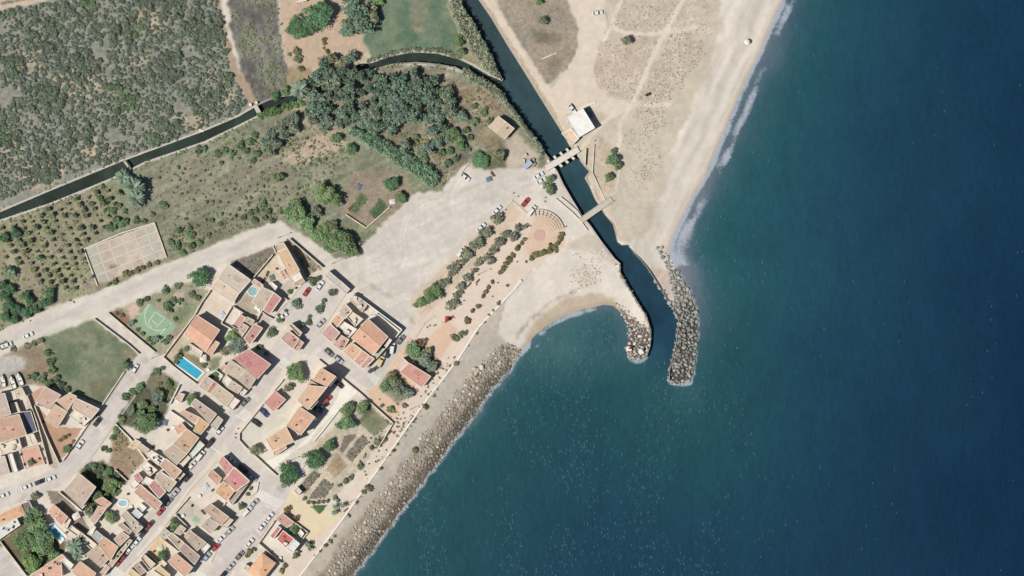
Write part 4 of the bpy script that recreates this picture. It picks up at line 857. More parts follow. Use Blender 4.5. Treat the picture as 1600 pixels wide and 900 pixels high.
def crown_np(seed, clumps, rc, per, leaf, flat=0.75, gap=0.0, sx=1.0, spread=0.72):
    """unit crown (radius about 1, from z=-flat to +flat) of leaf clumps"""
    r = np.random.default_rng(seed); C_, Nn, Tt = [], [], []
    ph = r.uniform(0, 6.28, 4)
    k = 0
    while k < clumps:
        d_ = r.normal(size=3); d_ /= np.linalg.norm(d_)
        if d_[2] < -0.45: continue
        az = math.atan2(d_[1], d_[0]); lob = 1 + 0.20 * math.sin(2 * az + ph[2]) + 0.18 * math.sin(3 * az + ph[0]) + 0.12 * math.sin(5 * az + ph[1])
        rad = spread * lob * (r.uniform(0.25, 1.0) ** 0.5)
        c = d_ * rad * np.array([sx, 1, flat]); q = rc * r.uniform(0.6, 1.35)
        dd = r.normal(size=(per, 3)); dd /= np.linalg.norm(dd, axis=1)[:, None]; dd[:, 2] = np.where(dd[:, 2] < -0.3, -dd[:, 2], dd[:, 2])
        C_.append(c + dd * q * r.uniform(0.55, 1.1, (per, 1))); Nn.append(dd)
        w = r.uniform(0.72, 1.3); Tt.append(np.tile(np.array([w * r.uniform(0.9, 1.12), w, w * r.uniform(0.85, 1.1)]), (per, 1)))
        k += 1
    return leaves(np.concatenate(C_), np.concatenate(Nn), leaf, r, tint=np.concatenate(Tt))
def crown_mesh(name, mat, **kw):
    v, f, t = crown_np(**kw); return np_mesh(name, v, f, mat, t, 'tint')
def trunk_mesh(seed, h, r0, limbs=5, mat=None):
    """tapered trunk to z=h with limbs that rise into the crown (unit crown radius 1 sits round z=h+0.6)"""
    q = random.Random(seed); mb = MB()
    mb.tube([(0,0,-0.15),(q.uniform(-.04,.04),q.uniform(-.04,.04),h*0.5),(q.uniform(-.06,.06),q.uniform(-.06,.06),h)], [r0*1.35, r0, r0*0.8], 7)
    for i in range(limbs):
        a = 6.28 * i / limbs + q.uniform(-.4,.4); l = q.uniform(.45,.75)
        mb.tube([(0,0,h*0.9),(l*.5*math.cos(a),l*.5*math.sin(a),h+.3),(l*math.cos(a),l*math.sin(a),h+q.uniform(.5,.85))], [r0*.6,r0*.4,r0*.12], 5)
    return mb.mesh('trunk', mat or M_bark)
LM = dict(dark=leaf_mat('dark green leaves', (108,144,100), 0.12, (102,136,102)), broad=leaf_mat('green leaves', (126,156,112), 0.16, (136,156,108)), silver=leaf_mat('silvery leaves', (134,152,130), 0.2, (118,142,120)),
   olive=leaf_mat('olive leaves', (156,158,128), 0.16, (144,152,118)), tama=leaf_mat('sparse grey green leaves', (160,160,132), 0.15, (146,154,130)), bright=leaf_mat('bright green leaves', (138,170,106), 0.12), citrus=leaf_mat('orchard leaves', (130,150,108), 0.2, (150,158,120)),
   scrub=leaf_mat('grey scrub leaves', (126,131,116), 0.2, (114,130,108)), sgreen=leaf_mat('scrub green leaves', (116,138,108), 0.2, (126,148,108)), reed=leaf_mat('cane leaves', (148,176,142), 0.12), reedp=leaf_mat('pale cane leaves', (172,178,150), 0.15), blue=leaf_mat('bluish leaves', (128,148,132), 0.15, (142,152,128)),
   brown=leaf_mat('dry brown leaves', (160,124,98), 0.15), hedge=leaf_mat('hedge leaves', (136,134,98), 0.15), palm=leaf_mat('palm leaves', (138,156,132), 0.12), tuft=leaf_mat('dune grass', (196,182,160), 0.2, (182,172,148)))
def protos(kind, n, **kw):
    out = []
    for i in range(n): out.append(crown_mesh('crown', LM[kw.get('mat', kind)], seed=100 + 17 * i + len(kind) * 31, **{a: b for a, b in kw.items() if a != 'mat'}))
    return out
CROWN = dict(dark=protos('dark', 3, clumps=70, rc=0.26, per=42, leaf=0.10, flat=0.7), broad=protos('broad', 4, clumps=52, rc=0.27, per=40, leaf=0.12, flat=0.75), silver=protos('silver', 5, clumps=30, rc=0.30, per=30, leaf=0.15, flat=0.9, spread=0.75),
   olive=protos('olive', 3, clumps=34, rc=0.28, per=26, leaf=0.14, flat=0.7), tama=protos('tama', 5, clumps=30, rc=0.24, per=20, leaf=0.15, flat=0.6, spread=0.82), bright=protos('bright', 2, clumps=46, rc=0.27, per=36, leaf=0.12, flat=0.7),
   blue=protos('blue', 3, clumps=34, rc=0.28, per=26, leaf=0.15, flat=0.7), brown=protos('brown', 2, clumps=26, rc=0.26, per=18, leaf=0.16, flat=0.6, spread=0.85),
   citrus=protos('citrus', 5, clumps=16, rc=0.38, per=22, leaf=0.24, flat=0.85, spread=0.6), scrub=protos('scrub', 5, clumps=14, rc=0.38, per=20, leaf=0.22, flat=0.7, spread=0.66), sgreen=protos('sgreen', 3, clumps=16, rc=0.38, per=22, leaf=0.22, flat=0.75, spread=0.6),
   hedge=protos('hedge', 3, clumps=16, rc=0.38, per=22, leaf=0.26, flat=0.6, spread=0.6))
TRUNK = [trunk_mesh(i, 0.75, 0.07) for i in range(3)]
PR = random.Random(3); PLN = {}
def tree(kind, p, r, label, name='tree', cat='tree', group=None, h=None, ry=None, ang=None):
    """p survey pixel of the crown, r crown radius in pixels"""
    R = r * S; Ry = (ry or r) * S; hh = h if h else 0.85 * (R + Ry) / 2 + 1.2
    z = zat(p); zc = z + hh * 0.6; x, y = Wd(p, zc)
    root = empty(name, (x, y, z), label, cat, group, ang if ang is not None else PR.uniform(0, 6.28) if ry is None else 0.0)
    k = PLN[kind] = PLN.get(kind, -1) + 1
    cr = link('crown', CROWN[kind][k % len(CROWN[kind])], root, (0, 0, hh * 0.62), 0, (R, Ry, hh * 0.5))
    link('trunk', TRUNK[k % 3], root, (0, 0, 0), 0, (R * 0.8, Ry * 0.8, hh * 0.5))
    return root
def shrub(kind, p, r, label, name='shrub', cat='shrub', group=None, flat=0.75):
    R = r * S; z = zat(p); x, y = Wd(p, z + R * 0.5); k = PLN[kind] = PLN.get(kind, -1) + 1
    o = link(name, CROWN[kind][k % len(CROWN[kind])], None, (x, y, z + R * flat * 0.55), PR.uniform(0, 6.28), (R, R * PR.uniform(0.85, 1.15), R * flat * PR.uniform(0.85, 1.2)))
    return tag(o, label, cat, group)
# named trees: kind, pixel, radius, label
for k, p, r, l in [
  ('dark',(497,24),25,'huge dark green tree beside the cream hut on the top edge'), ('dark',(464,44),19,'dark green tree spreading over the sandy yard'), ('dark',(483,40),20,'dense green tree between two bigger dark trees of the yard'),
  ('silver',(560,36),27,'tall grey-green tree at the left corner of the meadow'), ('silver',(552,12),22,'grey-green tree at the top edge left of the meadow'), ('olive',(577,22),19,'tall pale tree leaning over the meadow shadow'), ('bright',(590,3),9,'bright green round tree on top edge above meadow'), ('silver',(540,48),12,'pale tree at the top of the sandy yard'),
  ('dark',(311,434),18,'round dark tree on the village side of the dirt road'), ('broad',(534,378),24,'large leafy tree at the dirt road bend by the car park'), ('broad',(515,384),13,'leafy bush tree at the road bend, left of the large one'),
  ('broad',(510,304),21,'large round tree in the middle of the dry field'), ('broad',(461,332),21,'leafy tree at the road corner of the dry field'), ('broad',(480,347),15,'leafy tree by the road, right of the corner tree'), ('blue',(494,330),10,'shaded tree between two round field trees'),
  ('broad',(497,368),14,'leafy bush tree along the dirt road between corner and bend'), ('broad',(507,356),12,'leafy bush tree inside the road bend'), ('broad',(550,393),12,'leafy bush tree at the car park edge of the road bend'), ('olive',(520,352),10,'pale bush tree above the large road bend tree'), ('dark',(611,287),13,'dark round tree in the allotment below the cane hedge'), ('broad',(625,308),11,'tree at the car park corner of the allotment'), ('dark',(549,233),10,'dark tree at the head of the cane hedge'), ('broad',(524,216),10,'bushy tree in the bare strip beside the grove'), ('broad',(434,277),9,'lone bush tree in the dry field below the dark canal trees'),
  ('broad',(230,658),19,'large bright crowned tree in the walled garden by west street'), ('blue',(247,620),14,'bluish tree above the large garden tree'), ('broad',(222,633),9,'small garden tree nearest the west street'), ('blue',(205,640),9,'garden tree overhanging the west street pavement'), ('olive',(212,662),10,'low tree at the lower street side of the walled garden'),
  ('broad',(299,624),10,'courtyard tree beside the brown roofed lane house'), ('broad',(363,524),12,'upper crown of the shaggy courtyard trees by the orange villa'), ('blue',(368,541),15,'shaggy tree leaning over the brick-red roof'), ('olive',(352,549),9,'low tree at the foot of the orange villa'),
  ('broad',(462,583),17,'round tree in the front court of the apartment block'), ('olive',(449,606),9,'small tree behind the red roofed garage'), ('broad',(542,640),13,'leafy tree on the terrace side of the garden plots'), ('broad',(566,637),12,'leafy tree at the street corner of the garden plots'), ('broad',(541,662),14,'tree crown above the upper planting beds'), ('broad',(515,696),11,'tree half in shade beside the terrace steps'),
  ('dark',(490,718),18,'round dense dark tree between terrace and lower beds'), ('dark',(450,742),19,'big round dark tree at the terrace corner by the street'), ('olive',(400,703),11,'loose tree in the corner of the apartment yard'),
  ('broad',(645,546),15,'green tree at the plaza corner of the shrub garden above the kiosk'), ('brown',(657,536),8,'brown-leaved tree at the head of the kiosk garden'), ('blue',(664,562),13,'bluish spiky tree in the garden above the kiosk'), ('blue',(676,572),11,'low bluish tree at the promenade side above the kiosk'), ('olive',(668,550),9,'thin tree in the middle of the garden above kiosk'),
  ('olive',(612,590),12,'grey bare topped tree in the garden below the kiosk'), ('blue',(620,606),14,'bluish tree in the middle of garden below the kiosk'), ('broad',(601,604),10,'green tree at the street corner of garden below kiosk'), ('blue',(636,614),11,'tree at the promenade edge of garden below kiosk'),
  ('broad',(56,822),20,'upper crown of the big trees in the walled bottom-left garden'), ('broad',(40,846),21,'left crown of the big trees in the walled bottom-left garden'), ('broad',(68,850),21,'right crown of the big trees in the walled bottom-left garden'), ('bright',(48,880),18,'bright green lowest crown in the walled bottom-left garden'), ('broad',(54,800),13,'tree at the top of the walled bottom-left garden by dark canopy'), ('broad',(84,868),12,'tree on the pool side of the walled bottom-left garden'),
  ('broad',(174,758),15,'green tree in the overgrown garden behind the street row'), ('broad',(150,775),10,'tree close to the pinkish tan roof in the overgrown garden'), ('broad',(172,808),11,'tree beside the faded pink roof'), ('olive',(140,800),9,'shaded tree between the tan house and the faded pink roof'), ('olive',(54,776),8,'street tree beside the parked cars of the west street'),
  ('broad',(272,820),10,'tree in the narrow yard beside the sloping street'), ('dark',(254,867),9,'small dark tree in the yellow yard'), ('broad',(377,791),6,'clipped tree in the front garden by the zebra crossing'), ('broad',(459,829),9,'tree in the walled garden beside the twin red roof decks'), ('brown',(448,797),6,'brown-leaved tree at the edge of yellow plaza'), ('brown',(462,810),5,'little brown tree at the plaza side of the pink building'),
  ('olive',(48,722),7,'small tree in the pink yard by west street'), ('broad',(104,702),8,'tree at the wall of the reddish yard by west street'), ('broad',(197,570),8,'bush tree at the field corner beside the parked white car'), ('broad',(716,64),10,'round clipped tree at the meadow edge by the reeds'), ('broad',(721,81),8,'low round tree beside the canal mouth'),
  ('broad',(956,250),11,'green tree on the dune path below the white beach building'), ('broad',(964,258),8,'smaller green tree touching the dune path'), ('olive',(958,236),6,'grey bush tree above the green dune trees'), ('broad',(951,277),8,'lone low tree near the boat ramp'), ('bright',(842,4),6,'green round bush tree on top edge of the gravel field'), ('olive',(848,32),9,'grey thicket tree in the gravel field'), ('olive',(978,63),10,'pale sparse tree alone on the dune field'),
  ('broad',(859,280),8,'tree over the white parked vans near the sluice'), ('broad',(860,297),9,'dark green tree by the quay below the white vans'), ('olive',(852,290),7,'thin tree among the white vans'), ('broad',(230,580),6,'tree'), ('broad',(715,222),12,'bright leafy tree at the track end near the cottage'), ('olive',(780,244),12,'grey bushy tree in the yard before the cottage'), ('dark',(750,250),15,'low dark green thicket tree in the cottage yard'), ('broad',(708,208),10,'leafy tree just left of cottage yard'),
  ('broad',(492,128),8,'small green tree near the canal palm'), ('broad',(446,145),7,'bright canal-side bush tree left of the palm'), ('dark',(430,150),8,'dark canal-side bush tree near the lock'), ('bright',(447,139),5,'light green bush tree beside the canal palm')]:
    if l == 'tree': continue
    tree(k, p, r, l, h=(2.2 if 'thicket' in l and k == 'dark' else None))
# the silvery grove by the canal bend
GROVE = [(478,118),(520,105),(556,112),(600,116),(650,112),(688,124),(704,150),(708,172),(690,182),(668,190),(640,184),(610,205),(590,205),(560,190),(530,200),(500,192),(470,185),(492,160)]
for i, p in enumerate(scatter(GROVE, 78, 12.5, 4)):
    gr_ = PR.choice([7, 9, 10.5, 12, 14.5]); sk_ = PR.choice(['silver','silver','silver','blue']); tree(sk_, p, gr_, ('large ' if gr_ > 13 else 'small ' if gr_ < 11 else 'mid-sized ') + ('silvery' if sk_ == 'silver' else 'bluish') + ' tree in the dense grove, ' + ('on its canal side' if p[1] < 132 else 'on its left side' if p[0] < 540 else 'on its cottage side' if p[0] > 672 else 'on its hedge side' if p[1] > 172 else 'in its middle'), group='grove below the canal bend', h=gr_ * S * 0.9 + PR.uniform(1.5, 4.0))
for i, p in enumerate([(424,208),(436,198),(448,190),(460,184),(416,222),(430,224),(444,210),(420,234),(458,200)]):
    tree('blue', p, 11, ORD[i] + ' of the dark bluish trees clumped below the canal lock', group='dark trees below the lock', h=5)
for i, p in enumerate([(676,205),(690,198),(700,212),(684,222),(722,182),(640,250),(655,238),(632,228),(668,232)]):
    tree('silver' if i % 2 else 'blue', p, PR.uniform(8,12), ORD[i] + ' tree of the loose scrub between grove and cottage', group='loose trees near the cottage', h=PR.uniform(3,5))
for i, p in enumerate([(520,92),(536,98),(512,110),(505,100),(548,90),(530,112)]):
    tree('olive' if i < 3 else 'silver', p, 11, ORD[i] + ' pale tree along the lower edge of the sandy yard', group='trees below the sandy yard', h=4.5)
for i, (p, r) in enumerate([((463,80),8),((465,92),8),((452,85),4),((470,108),7),((506,62),5),((507,68),4),((511,80),5),((506,75),2.5)]):
    shrub('olive' if i < 4 else 'hedge', p, r, ORD[i] + ' round shrub on the bare sandy yard', group='shrubs of the sandy yard')
# rows along the promenade
def row(kind, pts, label, group, fn=tree, **kw):
    for i, (x, y, r) in enumerate(pts): fn(kind, (x, y), r, label % ORD[i], group=group, **kw)
Lp = lambda s: [(600 + a / 5, 360 + b / 5, r) for a, b, r in s]
row('broad', Lp([(285,568,10),(355,520,10),(345,480,9),(410,455,10),(425,490,8)]), '%s leafy tree from the plaza end of the car park row', 'leafy trees at the plaza end')
row('tama', Lp([(450,415,8),(490,395,7),(525,340,8),(562,280,10),(520,290,6),(640,190,11),(625,235,6),(700,115,10),(745,85,9),(790,20,10),(300-500+500,300-200+0,0.1)][:10]) + [(762,362,9),(775,342,11),(748,376,9)], '%s sparse tree going up the row that edges the gravel car park', 'sparse row along the car park', cat='tree')
row('tama', Lp([(515,585,11),(570,505,8),(595,440,8),(650,365,9),(700,315,6),(740,245,8),(810,222,10),(850,150,8),(895,90,9),(940,30,8),(1010,40,8)]) + [(781,378,8),(790,366,7),(803,370,8),(808,357,8),(820,354,5)], '%s grey-green tree up the inner promenade row', 'inner promenade row', cat='tree')
row('hedge', Lp([(650,705,6.5),(690,630,4.5),(735,595,5),(750,590,3),(775,510,4.5),(795,480,5),(815,445,4.5),(845,400,4),(910,325,5),(935,295,5.5),(958,258,6),(975,225,6),(1005,195,5),(1040,140,6),(1075,100,4),(1098,70,4)]), '%s clipped bush along the broken hedge line of the promenade', 'hedge line of the promenade', fn=shrub)
row('hedge', [(831,402,6),(838,398,7),(846,396,6),(852,394,6),(859,391,6),(866,386,6),(871,380,6),(875,373,6),(878,366,5),(860,383,4),(822,409,2.5),(869,392,4)], '%s bush round the curved bed below the amphitheatre', 'curved bed bushes', fn=shrub)
row('olive', Lp([(545,835,7),(570,850,5),(600,805,6),(635,800,5),(600,830,4)]), '%s thin bush of the small bed on the lower promenade', 'small bed bushes', fn=shrub)
row('hedge', [(793,446,3),(779,474,4.5),(771,485,3),(764,492,3),(757,503,3),(745,521,3),(732,540,2),(713,568,5),(712,566,3),(664,635,6),(678,619,3),(621,694,3),(615,704,4),(648,703,6),(595,732,4),(575,762,8)], '%s seaside bush down the sand side of the promenade wall', 'bushes below the promenade wall', fn=shrub)
row('hedge', [(568,768,5),(557,785,3.5),(546,806,3),(523,838,3),(516,846,4),(509,852,4),(500,861,3),(492,868,2.5),(544,804,3)], '%s scrubby bush beside the rock slope below the plaza', 'bushes above the rock slope', fn=shrub)
row('olive', [(563,728,7),(548,746,6),(540,752,6),(530,758,4),(590,692,8),(600,686,6),(580,700,5),(523,778,5),(528,782,4),(596,634,4),(610,640,7),(632,634,5)], '%s bush between garden plots and promenade', 'bushes between plots and promenade', fn=shrub)
row('hedge', [(476,779,4),(482,785,4),(490,786,4),(497,785,4),(505,784,4),(512,783,4)], '%s bush along the bottom edge of the garden plots', 'bushes below the plots', fn=shrub)
row('sgreen', [(430,434,8),(488,440,9),(497,434,6),(453,456,5),(463,474,9),(446,486,4),(437,499,8),(425,519,9),(519,456,9),(506,470,5),(499,483,8),(484,494,4),(472,508,6),(482,504,6),(405,542,7),(416,552,5)][1:], '%s planted bush along the kerbs of the small square', 'bushes of the small square', fn=shrub)
row('sgreen', [(218,472,7),(230,467,6),(258,454,8),(277,447,7),(247,469,4),(262,478,11),(270,470,7),(274,498,5),(281,470,6),(300,460,7),(308,466,6),(205,505,5),(215,515,4),(222,522,5),(232,530,5),(242,530,7),(238,536,5),(258,534,7),(264,528,6),(190,493,5),(182,490,4)], '%s bush round the basketball court garden', 'bushes of the court garden', fn=shrub)
row('sgreen', [(246,580,7),(240,585,5),(264,600,8),(255,575,4),(250,600,4)], '%s low bush on the vacant corner plot by the lane', 'bushes of the corner plot', fn=shrub)
row('broad', [(197,620,8),(208,612,8),(218,604,8),(190,655,7),(182,672,8),(176,684,7),(237,640,8),(222,645,7)], '%s bush crowding the street wall of the walled garden', 'bushes of the walled garden', fn=shrub)
row('sgreen', [(136,731,7),(146,728,7),(158,732,7),(166,740,8),(156,742,6),(170,735,7),(185,742,7),(180,770,7),(165,775,8)], '%s bush in the hedge of the overgrown garden', 'bushes of the overgrown garden', fn=shrub)
row('sgreen', [(74,552,8),(78,566,8),(82,578,8),(88,592,8),(95,602,8),(104,608,7),(54,588,8),(64,592,9),(76,598,9),(44,590,5)], '%s bush of the hedge left of the green grass field', 'hedge by the grass field', fn=shrub)
row('olive', [(62,532,7),(52,537,6),(42,541,7),(5,540,8),(20,545,6)], '%s roadside bush above the boat yard', 'roadside bushes', fn=shrub)
row('hedge', [(94,688,4),(100,684,5),(107,680,4),(115,690,4)], '%s dry bush in the reddish yard', 'dry bushes of the reddish yard', fn=shrub)
row('sgreen', [(148,648,6),(162,700,6),(170,704,5),(345,636,3),(325,598,5),(330,590,5),(336,585,6),(342,578,5),(318,572,5),(292,545,6),(280,558,8),(275,566,6)], '%s small garden bush among the pool houses and west street plots', 'scattered garden bushes', fn=shrub)
row('hedge', [(390,862,6),(396,858,5),(386,868,5),(462,868,6),(468,862,4),(445,884,5),(440,892,5),(480,850,5),(488,848,4),(484,856,4),(392,763,4),(387,772,4)], '%s garden bush near the peach hipped roof', 'bushes near the peach roof', fn=shrub)
# orchard rows
orch = [(2,352),(150,296),(188,300),(176,345),(127,392),(149,440),(120,452),(78,455),(40,420),(0,400)]
rows_ = {}
for a in range(-4, 16):
    for b in range(-6, 30):
        x = 10 + a * 17.5 + b * 4.6 + PR.uniform(-1.3, 1.3); y = 300 + b * 9.4 + PR.uniform(-1.5, 1.5)
        if inpoly(np.array([x]), np.array([y]), orch)[0] and PR.random() < 0.97: rows_.setdefault(a, []).append((x, y))
for a, (k, pts) in enumerate(sorted(rows_.items())):
    for i, p in enumerate(pts):
        r = PR.choice([2.6, 3.2, 3.8, 4.2, 4.8, 5.4, 6.2]); nm = 'orchard_tree'
        if r < 3: shrub('citrus', p, r, 'small orchard bush, %s down the %s planted row from the left edge' % (ORD[min(i, 19)], ORD[min(a, 19)]), nm, 'fruit tree', 'orchard rows', 0.9)
        else: tree('citrus', p, r, 'round orchard tree, %s down the %s planted row from the left edge' % (ORD[min(i, 19)], ORD[min(a, 19)]), nm, 'fruit tree', 'orchard rows', h=r * S * 1.5 + 0.5)
row('dark', [(6,372,10),(24,366,9),(15,424,9),(4,446,9),(17,452,9),(40,462,9),(46,470,8),(76,458,10),(68,474,9),(78,470,7),(6,462,9),(12,476,10),(24,484,11),(40,488,10),(54,484,9),(8,494,10),(22,500,8)], '%s tall dark fruit tree in the lower left corner of the orchard', 'dark orchard trees', h=3.6)
row('sgreen', [(151,300,5),(155,310,6),(165,315,7),(175,330,8),(180,345,9),(190,350,8),(170,355,8),(185,322,6),(195,330,5),(212,345,7),(225,345,6),(238,335,5),(160,292,5),(178,355,7),(196,345,7)], '%s thicket bush above the tennis court', 'thicket above the tennis court', fn=shrub)
row('sgreen', [(256,322,8),(252,318,5),(280,360,7),(298,368,8),(296,357,5),(275,385,9),(266,378,6),(300,385,8),(312,380,6),(285,395,7),(310,236,7),(318,232,7),(310,230,5),(325,368,5),(400,330,6),(410,320,8),(418,330,7),(398,345,7),(408,318,5),(414,340,6)], '%s bush on the rough ground beside dirt road and dry field', 'bushes of the rough ground', fn=shrub)
row('hedge', [(196,428,7),(205,426,6),(214,422,6),(180,440,6),(222,418,5),(232,414,5),(245,410,5),(170,444,5)], '%s dry bush between tennis court and road', 'bushes below the tennis court', fn=shrub)
row('sgreen', [(650,215,8),(662,248,9),(690,240,9),(700,255,8),(672,262,8),(728,205,9),(742,190,8),(755,175,8),(740,165,7),(765,190,7),(725,230,9),(702,235,8),(655,262,7),(640,240,8),(735,215,7),(712,248,8)], '%s bush of the overgrown ground between cane hedge and cottage', 'overgrown ground by the cottage', fn=shrub)
row('sgreen', [(340,240,7),(352,235,6),(362,240,7),(375,228,8),(384,235,7),(390,222,8),(398,212,7),(345,255,5),(402,240,7),(395,250,6),(330,345,6),(345,350,5),(380,340,6),(390,332,7),(425,345,6),(440,330,6)], '%s rough bush beside the canal and the dark clump in the dry field', 'rough bushes of the dry field', fn=shrub)
# young plants in the dry field
dryf = [(245,265),(395,210),(500,215),(520,240),(470,300),(430,325),(300,360),(262,330)]
n = 0
for a in range(40):
    for b in range(24):
        x = 235 + a * 11 - b * 4 + PR.uniform(-2, 2); y = 200 + b * 9.5 - a * 1.2 + PR.uniform(-2, 2) + a * 2
        if PR.random() < 0.6 and inpoly(np.array([x]), np.array([y]), dryf)[0]:
            shrub('citrus', (x, y), PR.choice([1.4, 1.8, 2.2, 2.8, 3.4]), 'small young plant on the ' + ('canal side' if y < 262 else 'road side' if y > 305 else 'middle') + ' of the dry field, ' + ('nearer the palms' if x < 340 else 'nearer the grove'), 'young_plant', 'plant', 'young plants of the dry field', 0.9)
def patchy(p):
    j = int((p[1] + 60) / STEP) % NY; i = int((p[0] + 60) / STEP) % NX; return 0.5 + 0.55 * N14[j, i] + 0.5 * N6[j, i]
# scrub field: the larger bushes one by one, the rest as undergrowth
SCR = [(-55,48),(0,18),(80,5),(335,-50),(340,15),(350,60),(360,112),(385,160),(370,176),(318,198),(185,246),(100,275),(0,312),(-55,340)]
pts = scatter(SCR, 2300, 5.0, 9, 30)
pts.sort(key=lambda p: -((math.sin(p[0] * 0.05 + 1.3) * math.cos(p[1] * 0.06) + PR.random() * 1.6)))
big = [p for p in pts if p[0] > -10 and p[1] > -10][:300]; bs_ = set(big)
for i, p in enumerate(big):
    g_ = 'sgreen' if (math.sin(p[0] * 0.031 + 2) + math.sin(p[1] * 0.043 + p[0] * 0.01) > 0.75 or PR.random() < 0.14) else 'scrub'
    sr_ = PR.uniform(4.8, 8.6); dc_ = float(dist_poly(np.array([p[0]]), np.array([p[1]]), CANAL_U)[0])
    wh_ = 'on the canal side' if dc_ < 45 else 'on the dirt track side' if p[0] > 285 else 'near the top edge' if p[1] < 55 else 'near the left edge' if p[0] < 70 else 'in the middle'
    shrub(g_, p, sr_, ('large ' if sr_ > 7.3 else 'small ' if sr_ < 6.1 else 'mid-sized ') + ('grey' if g_ == 'scrub' else 'greener') + ' scrub bush ' + wh_ + ' of the overgrown field', 'scrub_bush', 'bush', 'bushes of the overgrown field', 0.62)
def mass(name, pts, kinds, rr, flat, label, cat, seed=1, parent=None, mats=None, kind='stuff'):
    """many small plants joined in one mesh"""
    r = np.random.default_rng(seed); V, F, C_ = [], [], []; b = 0
    src = []
    for i in range(4): src.append(crown_np(seed=seed * 10 + i, **kinds))
    for p in pts:
        v, f, t_ = src[r.integers(4)]; R = r.uniform(*rr) * S; a = r.uniform(0, 6.28); z = zat(p); x, y = Wd(p, z)
        c, s = math.cos(a), math.sin(a)
        V.append(np.stack([(v[:,0]*c - v[:,1]*s) * R + x, (v[:,0]*s + v[:,1]*c) * R + y, v[:,2] * R * flat + z + R * flat * 0.5], 1)); F.append(f + b); b += len(v); C_.append(t_ * r.uniform(0.75, 1.25))
    me = np_mesh(name, np.concatenate(V), np.concatenate(F), mats, np.concatenate(C_), 'tint'); o = link(name, me, parent); tag(o, label, cat, kind=kind); return o
SM = dict(clumps=11, rc=0.44, per=12, leaf=0.26, flat=0.8, spread=0.55)
mass('scrub_undergrowth', [p for p in pts if p not in bs_ and patchy(p) > 0.04], SM, (2.2, 6.6), 0.6, 'low grey undergrowth filling the overgrown field above the canal', 'undergrowth', 2, mats=LM['scrub'])
TM = dict(clumps=5, rc=0.5, per=6, leaf=0.5, flat=0.8, spread=0.5)
def tufts(name, polys, label, mat, rr, seed, flat=0.7, grow=1.9):
    P_ = []
    for k, (poly, n) in enumerate(polys):
        q = T(poly) if isinstance(poly, str) else poly; cx = sum(a[0] for a in q) / len(q); cy = sum(a[1] for a in q) / len(q)
        q2 = [(cx + (a[0] - cx) * 1.12, cy + (a[1] - cy) * 1.12) for a in q]
        for p in scatter(q2, int(n * grow), 1.2, seed + k, 12):
            e = 1.0 if inpoly(np.array([p[0]]), np.array([p[1]]), q)[0] else 0.4
            if PR.random() < patchy(p) * e: P_.append(p)
    mass(name, P_, TM, rr, flat, label, 'grass', seed, mats=mat)
tufts('dune_grass', [('X 440,170 640,120 640,190 500,400 430,480 300,470', 420), ('X 300,500 420,500 420,640 400,760 330,880 260,840 230,640', 330), ('X 80,300 170,160 390,170 270,460 160,450', 160), ('X 210,0 490,0 410,150 160,125', 120), ('AC 880,20 1080,100 1100,200 920,250', 70), ('N 470,570 700,560 720,700 560,900 450,900', 70),
   ('W 190,20 620,-20 740,200 720,400 540,590', 240), ('P 570,440 640,400 740,640 690,790 560,680', 60)], 'low dry tufts scattered over dunes and cove sand', LM['tuft'], (0.5, 1.5), 31, 0.30, 2.6)
tufts('weeds', [('U 20,330 560,200 620,330 500,640 180,760', 500), ([(690,125),(760,135),(820,195),(760,200),(700,190)], 260), ([(610,210),(690,195),(720,250),(690,285)], 260), ([(240,265),(400,200),(430,335),(265,398)], 350), ([(355,0),(432,0),(448,130),(400,160)], 420), ('C 90,255 430,130 450,185 270,365', 90), ('C 530,100 560,75 800,290 690,360', 60), ([(0,350),(150,298),(185,300),(130,388),(148,450),(0,512)], 420),
   ('E 400,275 590,400 520,550 335,400', 80), ('AA 0,210 230,490 90,650 0,560', 110), ('K 300,480 640,60 860,30 560,480 200,900 40,900', 160), (thick([(x, y - 5) for x, y in CANAL_U[1:6]], 7), 150), (thick([(x, y + 5) for x, y in CANAL_D[1:8]], 7), 170), (thick([(x, y + 4) for x, y in CANAL_D[13:19]], 7), 60), ([(270,360),(430,328),(432,340),(275,398)], 120)], 'dry weeds and low growth over fields and vacant plots', LM['olive'], (0.9, 2.8), 47, 0.6)
tufts('garden_plants', ['AB 445,690 545,580 612,600 480,755', 'AB 510,790 630,640 705,690 640,790', 'AB 795,460 930,290 985,350 850,512', 'AB 755,420 790,300 890,292 775,440'] and [('AB 445,690 545,580 612,600 480,755', 40), ('AB 510,790 630,640 705,690 640,790', 40), ('AB 795,460 930,290 985,350 850,512', 45), ('U 690,600 730,640 660,730 625,700', 40), ('U 800,640 850,680 780,760 740,720', 60)], 'low vegetables and stubble in the garden beds', LM['citrus'], (0.8, 1.8), 61)
